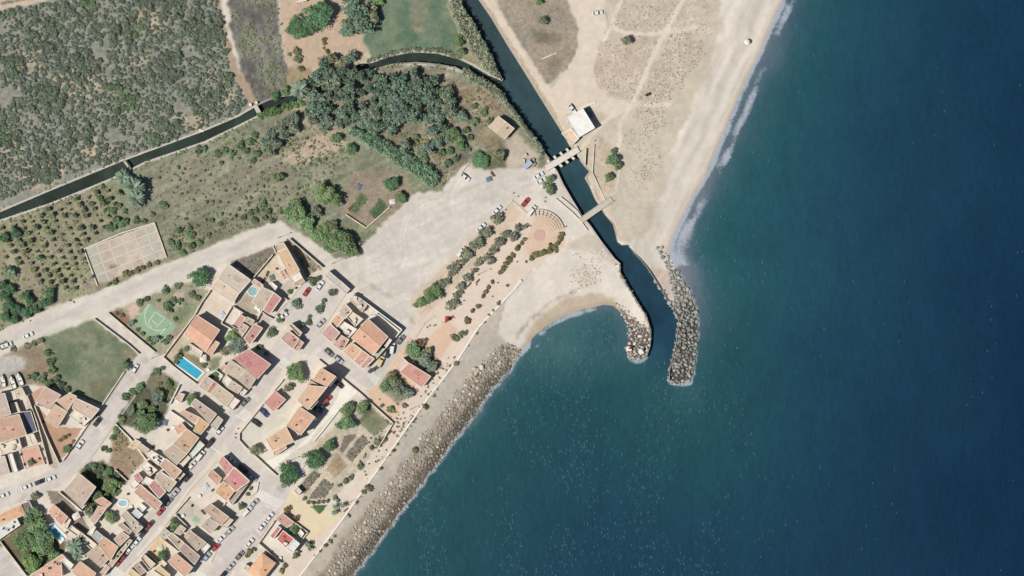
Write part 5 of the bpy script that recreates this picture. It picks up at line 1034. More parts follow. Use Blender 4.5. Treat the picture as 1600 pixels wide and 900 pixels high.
# cane: upright blades in clumps
def cane(name, poly, n, label, mat, h, seed, kind=None, cat='cane'):
    r = np.random.default_rng(seed); P_ = scatter(poly, n, 2.0, seed, 30); V, F, C_ = [], [], []; b = 0
    for p in P_:
        m = 26; z = zat(p); x, y = Wd(p, z + h * 0.7); H_ = h * r.uniform(0.7, 1.15)
        d_ = r.normal(size=(m, 3)); d_[:, 2] = np.abs(d_[:, 2]) * 0.5; d_ /= np.linalg.norm(d_, axis=1)[:, None]
        c = np.stack([x + d_[:,0] * 0.55 + 0.15 * r.normal(size=m), y + d_[:,1] * 0.55 + 0.15 * r.normal(size=m), z + H_ * (0.25 + 0.75 * r.random(m) ** 0.6)], 1)
        v, f, t_ = leaves(c, d_, 0.34, r, asp=2.6, jit=0.45, up=0.35); V.append(v); F.append(f + b); b += len(v); C_.append(t_ * r.uniform(0.7, 1.3))
    o = link(name, np_mesh(name, np.concatenate(V), np.concatenate(F), mat, np.concatenate(C_), 'tint')); return tag(o, label, cat, kind=kind)
cane('cane_hedge', thick(T('U 630,240 780,310 900,390 1040,470 1130,540'), [10,18,20,24,22]), 330, 'dense cane hedge running from the grove to the car park corner', LM['reed'], 3.2, 71, cat='hedge')
cane('reed_bed', [(692,-50),(714,-50),(722,10),(746,48),(772,95),(784,122),(774,120),(750,98),(726,60),(706,20)], 300, 'reeds covering the spit between river and canal', LM['reedp'], 2.2, 72, 'stuff')
cane('reed_bed', thick([(724,112),(745,124),(768,138),(786,152),(800,168),(818,192),(836,216),(850,240)], [12,11,10,8,10,10,10,8]), 260, 'reeds along the river bank above the sluice', LM['reedp'], 2.0, 73, 'stuff')
cane('reed_bed', thick([(405,182),(430,172),(455,164),(475,160)], [8,10,9,5]), 60, 'green reeds on the canal bank right of the lock', leaf_mat('fresh cane leaves', (134,164,110), 0.1), 1.2, 74, 'stuff')
cane('reed_bed', thick([(575,96),(608,84),(645,77),(690,79),(720,90)], 4), 60, 'low rushes along the meadow edge of canal', LM['reedp'], 0.7, 75, 'stuff')
# palms: each frond a part
def frond(seed, L_):
    r = random.Random(seed); v, f = [], []; n = 7
    for i in range(n + 1):
        t = i / n; x = L_ * (t - 0.12 * t * t); z = L_ * (0.38 * t - 0.62 * t * t); w = 0.15 * math.sin(math.pi * min(1, 0.12 + 0.88 * t)) ** 0.7 * (1 if i < n else 0.1)
        j = w * (0.75 if i % 2 else 1.15)
        v += [(x, -j, z - 0.35 * j), (x, 0, z), (x, j, z - 0.35 * j)]
        if i: b = 3 * (i - 1); f += [(b, b+3, b+4, b+1), (b+1, b+4, b+5, b+2)]
    t_ = np.ones((len(v), 3)) * r.uniform(0.75, 1.25)
    return np_mesh('frond', np.array(v), np.array(f), LM['palm'], t_, 'tint')
FR = [frond(i, 1.0) for i in range(4)]
def palm(p, r, label, h=4.0, fronds=26):
    R = r * S; z = zat(p); x, y = Wd(p, z + h); root = empty('palm_tree', (x, y, z), label, 'palm')
    mb = MB(); mb.tube([(0,0,-0.2),(0,0,h*0.5),(0,0,h)], [0.34,0.26,0.3], 8); mb.build('trunk', M_bark, root)
    q = random.Random(int(p[0]))
    for i in range(fronds):
        o = link('frond', FR[i % 4], root, (0, 0, h), 0, (R * q.uniform(.85,1.1), R * 0.9, R * q.uniform(0.8, 1.1)))
        o.rotation_euler = (q.uniform(-.3,.3), -q.uniform(-0.25, 0.85) * (1 if i % 3 else 0.2), 2.399 * i)
    return root
palm((468,140), 19, 'feathery pale palm on the canal bank near the grove', 5); palm((192,277), 16, 'left palm of the three by the plank bridge', 3.5); palm((209,293), 20, 'tallest middle palm of the three by the plank bridge', 5); palm((212,310), 18, 'lowest palm of the three by the plank bridge', 4.2)
palm((17,427), 9, 'small palm among the dark fruit trees', 3); palm((116,853), 16, 'dark feathery palm beside the cream roof terraces', 6); palm((122,866), 12, 'lower palm crown beside the cream roof terraces', 4.5)
for i, p in enumerate([(524,792),(535,790),(522,801)]): palm(p, 6, ORD[i] + ' little palm at the plaza corner of the promenade', 2.5, 14)
palm((480,851), 6, 'little palm on the promenade beside the white roof deck', 2.5, 14); palm((484,858), 5, 'smaller palm on the promenade beside the white roof deck', 2.2, 12); palm((244,530), 6, 'little palm at the corner of the basketball court', 2.4, 14); palm((206,504), 5, 'little palm beside lane edge of the basketball court', 2.2, 12)
# ------------------------------------------------------------------ walls, pools, courts, bridges
def wall(pts, h, label, mat=None, w=0.28, name='garden_wall', cat='wall', base=None):
    if isinstance(pts, str): pts = T(pts)
    z0 = (zat(pts[0]) if base is None else base); P3 = [Wd(p, z0 + h) for p in pts]; o = P3[0]
    f = [(x - o[0], y - o[1]) for x, y in P3]
    root = empty(name, (o[0], o[1], z0), label, cat)
    mb = MB(); cp = MB()
    for a, b in zip(f[:-1], f[1:]):
        mb.bar((*a, -0.3), (*b, -0.3), w, h + 0.3); cp.bar((*a, h + 0.003), (*b, h + 0.003), w + 0.08, 0.06)
    mb.build('wall_face', mat or M_cream, root); cp.build('coping', mat or M_cream, root)
    return root
for s, h, l in [([(147,498),(200,538),(217,553)], 1.3, 'long cream wall between the lane and green grass field'), ([(194,581),(158,635)], 1.2, 'cream wall along west street at the grass field'), ([(169,489),(208,522),(242,550)], 1.3, 'wall along the lane beside the basketball court'),
  ([(328,454),(314,474),(304,492),(254,559)], 1.8, 'long wall between basketball garden and orange villa'), ('AH 612,442 490,640 602,702', 2, 'angled wall round the white paved yard by the shaggy tree'), ([(426,398),(394,436),(365,475)], 2, 'wall between the beige warehouse and the pool terrace'),
  ([(452,373),(504,418)], 1.8, 'wall along the dirt road at the triangular plot'), ([(426,384),(432,397)], 1.6, 'short wall end at the road by the triangular plot'), ([(364,479),(400,502),(412,480)], 1.8, 'wall between terrace and the low pink roofs'), ('C 470,480 520,525 545,545', 1.6, 'wall below the cream yard by square'),
  ('C 350,640 380,665 430,690', 1.4, 'street wall beside the narrow dusty-red house'), ([(442,594),(411,631),(374,677),(374,688),(384,699),(432,743)], 1.3, 'curved street wall round the apartment car yard'), ([(498,562),(562,614),(584,634),(614,661),(592,698)], 1.3, 'wall along street and promenade round the terrace and plots'),
  ([(553,459),(628,515),(618,527)], 2.6, 'tall white wall of the corner block facing the car park'), ([(42,618),(58,660),(76,727)], 2.2, 'left wall of the narrow alley by the west houses'), ([(54,634),(70,676),(92,724)], 1.8, 'right wall of the narrow alley by the west houses'), ([(57,633),(71,605)], 1.6, 'wall of the pink corner by the boat hedge'),
  ([(98,720),(132,670),(143,655)], 1.3, 'street wall of the reddish yard'), ([(0,846),(42,901)], 1.6, 'wall of the tree garden in the bottom left corner'), ([(272,803),(294,778)], 1.6, 'street wall of the yard with the green circle'), ([(274,804),(292,822)], 1.6, 'side wall of the yard with a green circle'),
  ([(428,815),(404,849),(439,880)], 1.8, 'wall between the twin red decks and peach roof'), ([(461,817),(481,832),(472,843)], 1.4, 'wall of the little garden at the yellow plaza'), ([(280,602),(265,632)], 1.6, 'white wall between corner plot and round courtyard'), ([(180,662),(204,686),(228,718)], 1.2, 'wall between dry plot and white courtyard'),
  ([(180,734),(198,751)], 1.4, 'short wall between dry plot and overgrown garden'), ('AO 800,190 880,140 960,200 900,280', 1.6, 'zigzag white wall beside the pool garden'), ([(540,335),(572,356),(609,324)], 1.0, 'low stone wall round the vegetable beds'), ('P 450,452 545,400', 1.2, 'retaining wall north of the boat ramp'), ('P 478,462 470,592', 1.4, 'retaining wall beside the boat ramp slope'),
  ('P 542,430 528,650 632,872', 0.5, 'low wall along the sandy path to footbridge'), ('N 340,150 400,200 470,260 540,330 590,400', 0.6, 'low wall on quay leading to the footbridge'), ('N 380,140 450,195 510,250 545,300', 0.7, 'second low wall on the quay by the footbridge'), ('F 640,375 690,325', 1.6, 'short wall beside the pinkish tan roof'), ('F 460,245 640,395', 1.8, 'long white wall beside the shaded yard'),
  ('AA 430,110 520,170 610,240', 1.6, 'wall along the white courtyard'), ([(530,640),(505,672),(490,690)], 1.0, 'planter wall along the white terrace'), ('E 475,190 545,255 735,400', 1.4, 'lane wall below the swimming pool'), ('AD 270,262 400,300 380,320', 0.8, 'low terrace wall of the cream villa'), ('G 960,330 905,400', 1.2, 'front yard wall at the wide street'), ('AM 790,345 1045,545', 1.8, 'party wall beside the yellow yard'), ('AM 610,555 770,700', 1.6, 'lower wall of the yellow yard'),
  ('J 480,270 560,260 720,390', 1.0, 'low white wall inside the corner block yard'), ('AE 470,735 560,620', 0.6, 'low wall at the track end by the cane'), ('H 320,170 305,240 240,300', 0.6, 'curved garden wall at the zebra crossing'), ('W 490,425 600,380', 0.4, 'ruined wall line in the gravel field'), ('W 765,780 880,735', 0.5, 'low wall north of the white beach building')]:
    wall(s, h, l, M_white if 'white' in l else M_cream)
wall([(816,439),(748,511),(716,561),(668,623),(638,665),(588,737),(534,813),(468,901),(425,960)], 0.45, 'long white seat wall along the sea side of the promenade', M_white, 0.55, 'seat_wall')
wall('AC 425,245 472,188', 0.8, 'white wall stub at the top of the cove', M_white, 0.5, 'seat_wall')
def pool(poly, label, name='swimming_pool', water=(66,178,206), rim=0.6, rz=None):
    if isinstance(poly, str): poly = T(poly)
    P2 = [Wd(p, G + 0.3) for p in poly]; o = P2[0]; P2 = [(x-o[0], y-o[1]) for x, y in P2]
    if area(P2) < 0: P2 = P2[::-1]
    out = inset(P2, -rim); n = len(P2); root = empty(name, (o[0], o[1], G), label, 'pool'); mb = MB()
    for i in range(n):
        j = (i + 1) % n
        mb.add([(*out[i], -0.2), (*out[j], -0.2), (*out[j], 0.3), (*out[i], 0.3), (*P2[j], 0.3), (*P2[i], 0.3), (*P2[j], -0.3), (*P2[i], -0.3)], [(0,1,2,3), (3,2,4,5), (5,4,6,7)])
    mb.build('rim', M_white, root)
    mb = MB(); mb.add([(*p, 0.12) for p in P2], [tuple(range(n))]); mb.build('pool_water', paint('pool water', water, 0.12, 0.6, rough=0.15, spec=0.5), root)
    return root
circ = lambda cx, cy, r, n=14, ry=None: [(cx + r * math.cos(6.2832 * i / n), cy + (ry or r) * math.sin(6.2832 * i / n)) for i in range(n)]
pool('E 628,195 783,310 738,362 577,245', 'large blue rectangular swimming pool below the orange villa')
pool(circ(395, 455, 7.5, 8), 'round pale blue pool behind the beige warehouse', water=(150,190,196), rim=0.3)
pool(circ(192, 786, 7, 12, 4.6), 'small oval pale pool behind the street row', water=(160,206,210))
pool('AL 662,240 745,185 905,345 850,405 790,340', 'bright pool with white surround under the big garden trees', water=(96,186,216), rim=0.9)
pool('AA 262,462 298,432 328,452 290,494', 'small blue paddling pool by the white roof terraces', water=(120,176,212), rim=0.2)
# court lines: parts of the courts
def lines(root_surf, segs, w=0.10, name='court_line', mat=None):
    for pts in segs:
        mb = MB(); P3 = [Wd(p, G) for p in pts]
        for a, b in zip(P3[:-1], P3[1:]):
            d_ = Vector(b) - Vector(a); nrm = Vector((-d_.y, d_.x)).normalized() * w / 2
            mb.add([(*(Vector(a) - nrm), G + 0.012), (*(Vector(b) - nrm), G + 0.012), (*(Vector(b) + nrm), G + 0.012), (*(Vector(a) + nrm), G + 0.012)], [(0,1,2,3)])
        mb.build(name, mat or M_line, root_surf)
M_worn = paint('worn white paint', (232,222,208), 0.2, 2.0)
c0, c1, c2, c3 = (131,389),(241,348),(260,402),(152,446)
lp = lambda u, v: tuple((c0[i] * (1-u) + c1[i] * u) * (1-v) + (c3[i] * (1-u) + c2[i] * u) * v for i in (0, 1))
lines(SURF['tennis_court'], [[lp(u, 0.02), lp(u, 0.98)] for u in (0.01, 0.17, 0.34, 0.53, 0.70, 0.86)] + [[lp(0.01, v), lp(0.99, v)] for v in (0.03, 0.24, 0.5, 0.76)], 0.24, mat=paint('faint court paint', (228,218,204), 0.15, 1.5))
wall([c0, (150,381), (190,364)], 0.5, 'low kerb wall along the upper left side of the tennis court', None, 0.35); wall([c0, c3], 0.7, 'pale fence wall at the left end of the tennis court', None, 0.3); wall([c1, (251,376), c2], 0.8, 'pale fence wall at the right end of the tennis court', None, 0.3); wall([(190,364), c1], 0.5, 'low kerb wall along the upper right side of tennis court', None, 0.3)
arc = [T('B %f,%f' % (425 + 103 * math.cos(t), 590 + 98 * math.sin(t)))[0] for t in np.linspace(-1.05 + math.pi, math.pi - 4.25, 22)]
lines(SURF['sports_court'], [T('B 368,478 335,520 330,570 338,620 360,655 395,675 440,685 480,675 510,655 530,632'), T('B 412,535 360,615'), T('B 485,590 415,660'), T('B 360,615 385,662'), T('B 412,535 485,590'), T('B 385,600 435,645'), T('B 440,720 540,625')], 0.18)
# zebra crossings
def zebra(quad, n, fill=0.5):
    p0, p1, p2, p3 = T(quad); st = SURF['street']
    for i in range(n):
        a, b = i / n, (i + fill) / n
        q = [(p0[k] + (p1[k]-p0[k]) * a, p3[k] + (p2[k]-p3[k]) * a, p3[k] + (p2[k]-p3[k]) * b, p0[k] + (p1[k]-p0[k]) * b) for k in (0, 1)]
        mb = MB(); vs = [(*Wd((q[0][j], q[1][j]), G), G + 0.015) for j in range(4)]; mb.add(vs, [(3,2,1,0) if area([(v[0], v[1]) for v in vs]) < 0 else (0,1,2,3)]); mb.build('crossing_stripe', M_line, st)
zebra('H 335,222 528,322 468,380 300,290', 11, 0.62); zebra('AM 190,760 310,850 220,960 90,850', 7, 0.6); zebra('I 520,186 572,238 535,280 480,228', 5); zebra('I 216,588 268,634 222,690 166,636', 5); zebra('K 200,98 275,160 240,215 165,140', 6); zebra('AM 1330,790 1450,880 1330,1000 1220,900', 7, 0.6)
lines(SURF['street'], [T('H 370,345 462,390'), T('AB 1,1 2,2')][:1] + [T('I 460,240 530,290'), T('AA 735,380 825,445'), T('AA 940,140 1020,190')], 0.4, 'stop_line')
# kerbs along the main streets
def kerb(pts, label, w=0.3):
    wall(pts, 0.13, label, M_conc, w, 'kerb', 'kerb')
kerb([(300,733),(256,785),(206,839),(168,881)], 'kerb under the parked cars on the house side of sloping street'); kerb([(338,722),(298,765),(247,838),(192,894)], 'kerb on the yard side of the sloping street'); kerb([(428,802),(402,851),(366,885),(340,920)], 'kerb on the promenade side of the wide street'); kerb([(398,780),(345,846),(330,880)], 'kerb on the house side of the wide street'); kerb([(98,722),(157,641),(196,583)], 'kerb of west street on the field side'); kerb([(140,719),(181,661),(239,580)], 'kerb of west street on the garden side'); kerb([(426,497),(452,470),(476,440)], 'kerb on the upper side of the small square'); kerb([(540,460),(500,520),(586,582)], 'kerb on the corner block side of the square'); kerb([(640,478),(700,420),(760,353),(802,314)], 'edging between car park and promenade trees', 0.4)
kerb([(655,492),(700,446),(760,384)], 'faint edging strip along the inner tree row', 0.35); kerb('J 845,440 920,320 1000,265', 'edging of the orange plaza paving'); kerb('M 500,560 620,665', 'kerb behind the red and white cars near amphitheatre')
# sluice bridge
def deck(name, a, b, w, label, z0, th, mat, rails=True, cat='bridge'):
    A, B_ = Vector(Wd(a, z0 + th)), Vector(Wd(b, z0 + th)); root = empty(name, (A.x, A.y, 0), label, cat); d_ = B_ - A; nrm = Vector((-d_.y, d_.x)).normalized()
    mb = MB(); mb.bar((0, 0, z0), (d_.x, d_.y, z0), w, th); mb.build('deck', mat, root)
    if rails:
        for s in (-1, 1):
            o = nrm * s * (w / 2 - 0.12); mb = MB(); mb.bar((o.x, o.y, z0 + th + 0.9), (o.x + d_.x, o.y + d_.y, z0 + th + 0.9), 0.10, 0.08)
            for k in range(9):
                q = o + d_ * (k / 8); mb.box(q.x - .05, q.x + .05, q.y - .05, q.y + .05, z0 + th, z0 + th + 0.9)
            mb.build('railing', M_conc, root)
    return root, d_, nrm
root, d_, nrm = deck('sluice_bridge', (853,263), (904,233), 2.6, 'concrete sluice bridge with pairs of fin piers across the river', G + 0.3, 0.4, paint('sluice concrete', (232,222,206), 0.12, 1.0))
for k in (0.16, 0.36, 0.55, 0.74):
    q = d_ * k
    for s in (-1, 1):
        e = q + nrm * s * 2.6 + d_.normalized() * (0.5 if s < 0 else -0.2); mb = MB()
        mb.bar((q.x + nrm.x * s * 1.32, q.y + nrm.y * s * 1.32, -1.5), (e.x, e.y, -1.5), 0.9, G + 1.5 + 0.9); mb.build('pier', paint('sluice concrete', (232,222,206), 0.12, 1.0), root)
root, d_, nrm = deck('footbridge', (907,345), (956,311), 2.4, 'straight concrete footbridge over the river with low rails', G + 0.15, 0.35, paint('bridge deck', (206,196,178), 0.1, 1.0))
mb = MB(); q = d_ * 0.5; mb.bar((q.x - nrm.x * 1.1, q.y - nrm.y * 1.1, -1.5), (q.x + nrm.x * 1.1, q.y + nrm.y * 1.1, -1.5), 0.6, G + 1.6); mb.build('pier', M_conc, root)
root, d_, nrm = deck('lock_bridge', (398,164), (408,182), 1.6, 'small concrete lock bridge across the canal', G + 0.1, 0.3, M_conc, False)
mb = MB(); mb.box(-2.2, -1.2, -0.5, 0.6, G, G + 1.3); mb.build('gate_post', M_white, root); mb = MB(); mb.box(0.3, 1.1, 0.4, 1.3, G, G + 1.5); mb.build('gate_post', M_white, root)
deck('plank_bridge', (194,252), (204,265), 0.8, 'narrow wooden plank bridge over canal near the palms', G + 0.1, 0.12, paint('grey planks', (206,192,170), 0.15, 2.0), False)
deck('canal_pipe', (311,203), (318,205), 0.7, 'white concrete block on the canal edge', G - 0.1, 0.5, M_white, False, 'block')
deck('canal_block', (143,270), (149,266), 0.7, 'pale concrete block on the scrub side canal edge', G - 0.1, 0.5, M_conc, False, 'block')
# amphitheatre
ac = (842.4, 367.4); ax, ay = Wd(ac, G); root = empty('amphitheatre', (ax, ay, G), 'small open-air amphitheatre with fan of curved stepped seats', 'amphitheatre')
M_st = paint('step stone', (222,204,184), 0.12, 1.5); M_st2 = paint('step edge', (216,196,174), 0.15, 1.5)
a0, a1 = math.radians(16), math.radians(106)
def arcseg(r0, r1, z0, z1, t0, t1, n=16):
    mb = MB()
    for i in range(n):
        u, v = t0 + (t1 - t0) * i / n, t0 + (t1 - t0) * (i + 1) / n
        mb.prism([(r0*math.cos(u), r0*math.sin(u)), (r1*math.cos(u), r1*math.sin(u)), (r1*math.cos(v), r1*math.sin(v)), (r0*math.cos(v), r0*math.sin(v))], z0, z1)
    return mb
for i in range(5): arcseg(5.0 + i * 0.95, 5.35 + i * 0.95, -0.2, 0.10 + 0.07 * i, a0, a1).build('seat_row', M_st2, root)
arcseg(9.75, 10.1, -0.2, 0.75, a0, a1 + 0.1).build('back_wall', M_st, root)
for k in range(9):
    t_ = a0 + (a1 - a0) * (k + 0.5) / 9; mb = MB(); c, s = math.cos(t_), math.sin(t_)
    mb.bar((7.6 * c, 7.6 * s, -0.2), (9.7 * c, 9.7 * s, -0.2), 0.22, 0.95); mb.build('stair_wall', M_st2, root)
mb = MB(); mb.prism([(2.3 * math.cos(t_), 2.3 * math.sin(t_)) for t_ in np.linspace(0, 6.283, 29)[:-1]], -0.2, 0.10); mb.build('stage', paint('stage paving', (208,176,156), 0.08, 1.0), root)

# ------------------------------------------------------------------ rocks: breakwaters and the rock slope
def boulder(seed, k=1.0):
    r = random.Random(seed); bm = bmesh.new(); bmesh.ops.create_icosphere(bm, subdivisions=1, radius=1.0)
    pl = [(Vector((r.gauss(0,1), r.gauss(0,1), r.gauss(0,0.8))).normalized(), r.uniform(0.55, 0.85)) for _ in range(7)]
    for v in bm.verts:
        for n_, d_ in pl:
            e = v.co.dot(n_) - d_
            if e > 0: v.co -= n_ * e
        v.co *= r.uniform(0.92, 1.08)
    me = bpy.data.meshes.new('boulder'); bm.to_mesh(me); bm.free(); return me
def rock_mat(nm, rgb, hue):
    m, nt, N, L, bs = new_mat(nm); oi = N.new('ShaderNodeObjectInfo'); at = N.new('ShaderNodeAttribute'); at.attribute_name = 'tint'
    c = mixc(nt, mathn(nt, 'FRACT', mathn(nt, 'MULTIPLY', oi.outputs['Random'], 5.7)), tuple(float(x) for x in alb(rgb)), tuple(float(x) for x in alb(hue)))
    f = mathn(nt, 'ADD', mathn(nt, 'MULTIPLY', oi.outputs['Random'], 0.55), 0.72); f = mathn(nt, 'MULTIPLY', f, mathn(nt, 'ADD', mathn(nt, 'MULTIPLY', noise(nt, 2.2, 4, 0.7), 0.8), 0.6))
    L.new(scaled(nt, c, f), bs.inputs['Base Color']); bs.inputs['Roughness'].default_value = 0.95; bs.inputs['Specular IOR Level'].default_value = 0.1; return m
RK = dict(pale=rock_mat('pale limestone', (220,208,190), (204,192,174)), grey=rock_mat('grey boulder', (154,152,144), (176,172,162)), wet=rock_mat('weathered boulder', (150,140,124), (168,158,140)))
BM = {}
for k in RK:
    BM[k] = []
    for i in range(7):
        me = boulder(i * 13 + 5); me.materials.append(RK[k]); BM[k].append(me)
def rocks(name, label, polys, core, seed, nlim=300, cat='breakwater', rmean=(0.8, 1.3), space=4.3, n=900, pick=None, lift=0.25):
    P_ = []; r = random.Random(seed)
    for i, q in enumerate(polys):                          # big blocks first, then smaller stones between them
        A_ = [(p, r.uniform(rmean[1] * 0.95, rmean[1] * 1.35)) for p in scatter(q, n // 5, space * 2.0, seed + i, 25)]
        for p in scatter(q, n, space * 0.86, seed + 50 + i, 25):
            if all((p[0]-a[0][0])**2 + (p[1]-a[0][1])**2 > (a[1] / S * 0.75 + 1.2)**2 for a in A_ if abs(a[0][0]-p[0]) < 9): P_.append((p, r.uniform(rmean[0] * 0.6, rmean[1] * 0.95)))
        P_ += A_
    ox, oy = Wd(core, 0); root = empty(name, (ox, oy, 0), label, cat); L_ = []
    for p, R in P_:
        k = pick(p, r) if pick else 'grey'
        if k is None: continue
        z = max(zat(p), -0.3) + lift * R
        x, y = Wd(p, z); L_.append((R, x - ox, y - oy, z, k))
    L_.sort(key=lambda a: -a[0])
    for i, (R, x, y, z, k) in enumerate(L_[:nlim]):
        o = link('boulder', BM[k][i % 7], root, (x, y, z), 0, (R * r.uniform(.9,1.2), R * r.uniform(.8,1.05), R * r.uniform(.5,.75))); o.rotation_euler = (r.uniform(-.4,.4), r.uniform(-.4,.4), r.uniform(0, 6.28))
    rest = L_[nlim:]
    for k in ('pale', 'grey', 'wet'):
        sub = [a for a in rest if a[4] == k]
        if not sub: continue
        V, F = [], []; b = 0
        for (R, x, y, z, _) in sub:
            me = BM[k][r.randrange(7)]; v = np.empty(len(me.vertices) * 3); me.vertices.foreach_get('co', v); v = v.reshape(-1, 3); a = r.uniform(0, 6.28); c, s = math.cos(a), math.sin(a)
            f = np.array([tuple(p.vertices) for p in me.polygons])
            V.append(np.stack([(v[:,0]*c - v[:,1]*s) * R + x, (v[:,0]*s + v[:,1]*c) * R + y, v[:,2] * R * 0.58 + z], 1)); F.append(f + b); b += len(v)
        o = link('rubble', np_mesh('rubble', np.concatenate(V), np.concatenate(F), RK[k]), root); o['kind'] = 'stuff'
    return root
rocks('breakwater', 'long grey boulder breakwater bent along the beach side of river mouth', [T('O 1050,520 1040,320 990,210 930,90 870,0 850,20 860,120 860,250 870,330 905,400 890,560 850,740 822,850 828,885 860,903 920,908 975,893 1005,850 1025,700') , T('Y 370,560 400,555 440,620 500,710 545,790 560,800 450,760 430,680 400,600'), thick(EAST_BANK[25:31], 4)], (1065,520), 5, space=3.9, n=800, rmean=(0.62, 0.80), lift=0.35)
def pk(p, r): return 'pale' if r.random() < 0.75 else 'grey'
rocks('breakwater', 'curved pale boulder breakwater between cove and river mouth', [T('O 500,690 485,620 510,540 500,440 440,340 390,280 420,260 500,320 560,370 580,420 640,450 625,380 640,350 680,470 680,600 650,690 580,705'), thick(T('N 800,660 850,690 830,720 870,790 930,880'), 4), thick(T('O 440,30 520,150 580,260 640,350'), 3)], (998,520), 8, space=3.7, n=360, rmean=(0.5, 0.74), pick=pk, lift=0.3)
RIP = [(815,548),(803,573),(781,600),(753,636),(723,678),(693,718),(659,762),(623,812),(579,870),(555,902),(508,962),(440,962),(482,905),(508,872),(545,821),(600,750),(622,724),(654,684),(682,644),(716,604),(748,568),(776,542),(798,536)]
def pk2(p, r):
    d_ = float(dist_poly(np.array([p[0]]), np.array([p[1]]), WEST_COAST)[0])
    if d_ > 34 and r.random() < (d_ - 34) / 14.0: return None
    return 'pale' if r.random() < (d_ - 10) / 26.0 else ('wet' if r.random() < 0.75 else 'grey')
rocks('rock_slope', 'long slope of pale quarry rocks between the promenade strip and sea', [RIP], (650,740), 21, cat='rocks', space=3.0, n=3400, rmean=(0.42, 0.62), pick=pk2, lift=0.16)
for i, p in enumerate([(747,578),(744,582),(752,574),(742,576)]):
    x, y = Wd(p, 2); o = link('boulder', BM['pale'][i], None, (x, y, zat(p) + 0.5), i, (1.4, 1.1, 1.0)); tag(o, ORD[i] + ' of the big pale boulders at the top of rock slope', 'boulder', 'big pale boulders')

# ------------------------------------------------------------------ vehicles
def carmat(rgb): return paint('car paint', rgb, 0.015, 1.0, rough=0.3, spec=0.5)
def car_body(L_, W_, hood, cab0, cab1, top0, top1, ht, van=False):
    """lower body from sections, roof panel on slanted pillars; front is +x"""
    mb = MB(); xs = [-L_/2, -L_/2+0.12, -L_*0.3, 0, L_*0.2, L_/2-0.25, L_/2]; zt = [0.62, 0.86, 0.92, 0.92, hood + 0.06, hood - 0.06, 0.5]; hw = [W_/2-0.14, W_/2-0.03, W_/2, W_/2, W_/2, W_/2-0.06, W_/2-0.22]
    ring = []
    for x, z, w in zip(xs, zt, hw): ring.append([(x,-w+0.05,0.22),(x,-w,0.5),(x,-w+0.04,z-0.06),(x,-w+0.16,z),(x,w-0.16,z),(x,w-0.04,z-0.06),(x,w,0.5),(x,w-0.05,0.22)])
    v = [p for r in ring for p in r]; f = []
    for i in range(len(xs)-1):
        for j in range(8): f.append((8*i+j, 8*i+(j+1)%8, 8*(i+1)+(j+1)%8, 8*(i+1)+j))
    f += [tuple(range(7,-1,-1)), tuple(8*(len(xs)-1)+j for j in range(8))]
    mb.add(v, f)
    w0, w1 = W_/2-0.1, W_/2-0.24
    b = [(cab0,-w0,0.88),(cab1,-w0,0.88),(cab1,w0,0.88),(cab0,w0,0.88)]; t = [(top0,-w1,ht),(top1,-w1,ht),(top1,w1,ht),(top0,w1,ht)]
    mb.add(b + t, [(0,1,5,4),(1,2,6,5),(2,3,7,6),(3,0,4,7)]); m = [((p[0]*0.94 + (top0+top1)/2*0.06), p[1]*0.9, ht + 0.05) for p in t]
    mb.add(t + m, [(0,1,5,4),(1,2,6,5),(2,3,7,6),(3,0,4,7),(4,5,6,7)])
    def pane(i, j, s=0.86):
        q = [Vector(b[i]), Vector(b[j]), Vector(t[j]), Vector(t[i])]; c = sum(q, Vector()) / 4; n_ = (q[1]-q[0]).cross(q[3]-q[0]).normalized()
        mm = MB(); o = [c + (p - c) * s + n_ * 0.012 for p in q]; ii = [p - n_ * 0.03 for p in o]; mm.add(o + ii, [(0,1,2,3),(1,0,4,5),(2,1,5,6),(3,2,6,7),(0,3,7,4)]); return mm
    return mb, dict(windscreen=pane(1, 2), rear_window=pane(3, 0), side_left=pane(2, 3), side_right=pane(0, 1))
CARS = dict(car=(4.2, 1.76, 0.86, -1.75, 0.85, -1.15, 0.15, 1.44), hatch=(3.8, 1.68, 0.88, -1.8, 0.8, -1.45, 0.15, 1.48), van=(4.7, 1.85, 1.0, -2.2, 1.45, -2.1, 0.75, 1.9), pickup=(5.0, 1.85, 0.95, -0.5, 1.2, -0.35, 0.6, 1.7))
mw = MB(); mw.tube([(0,-0.1,0),(0,0.1,0)], [0.31,0.31], 12); mw.add([(0.31*math.cos(6.283*k/12), -0.1, 0.31*math.sin(6.283*k/12)) for k in range(12)], [tuple(range(12))]); ME_wheel = mw.mesh('wheel', M_rubber)
ME_hl = box_mesh('headlight', 0.16, 0.32, 0.14, paint('lamp glass', (235,235,228), 0.02, rough=0.1))
CM = {}
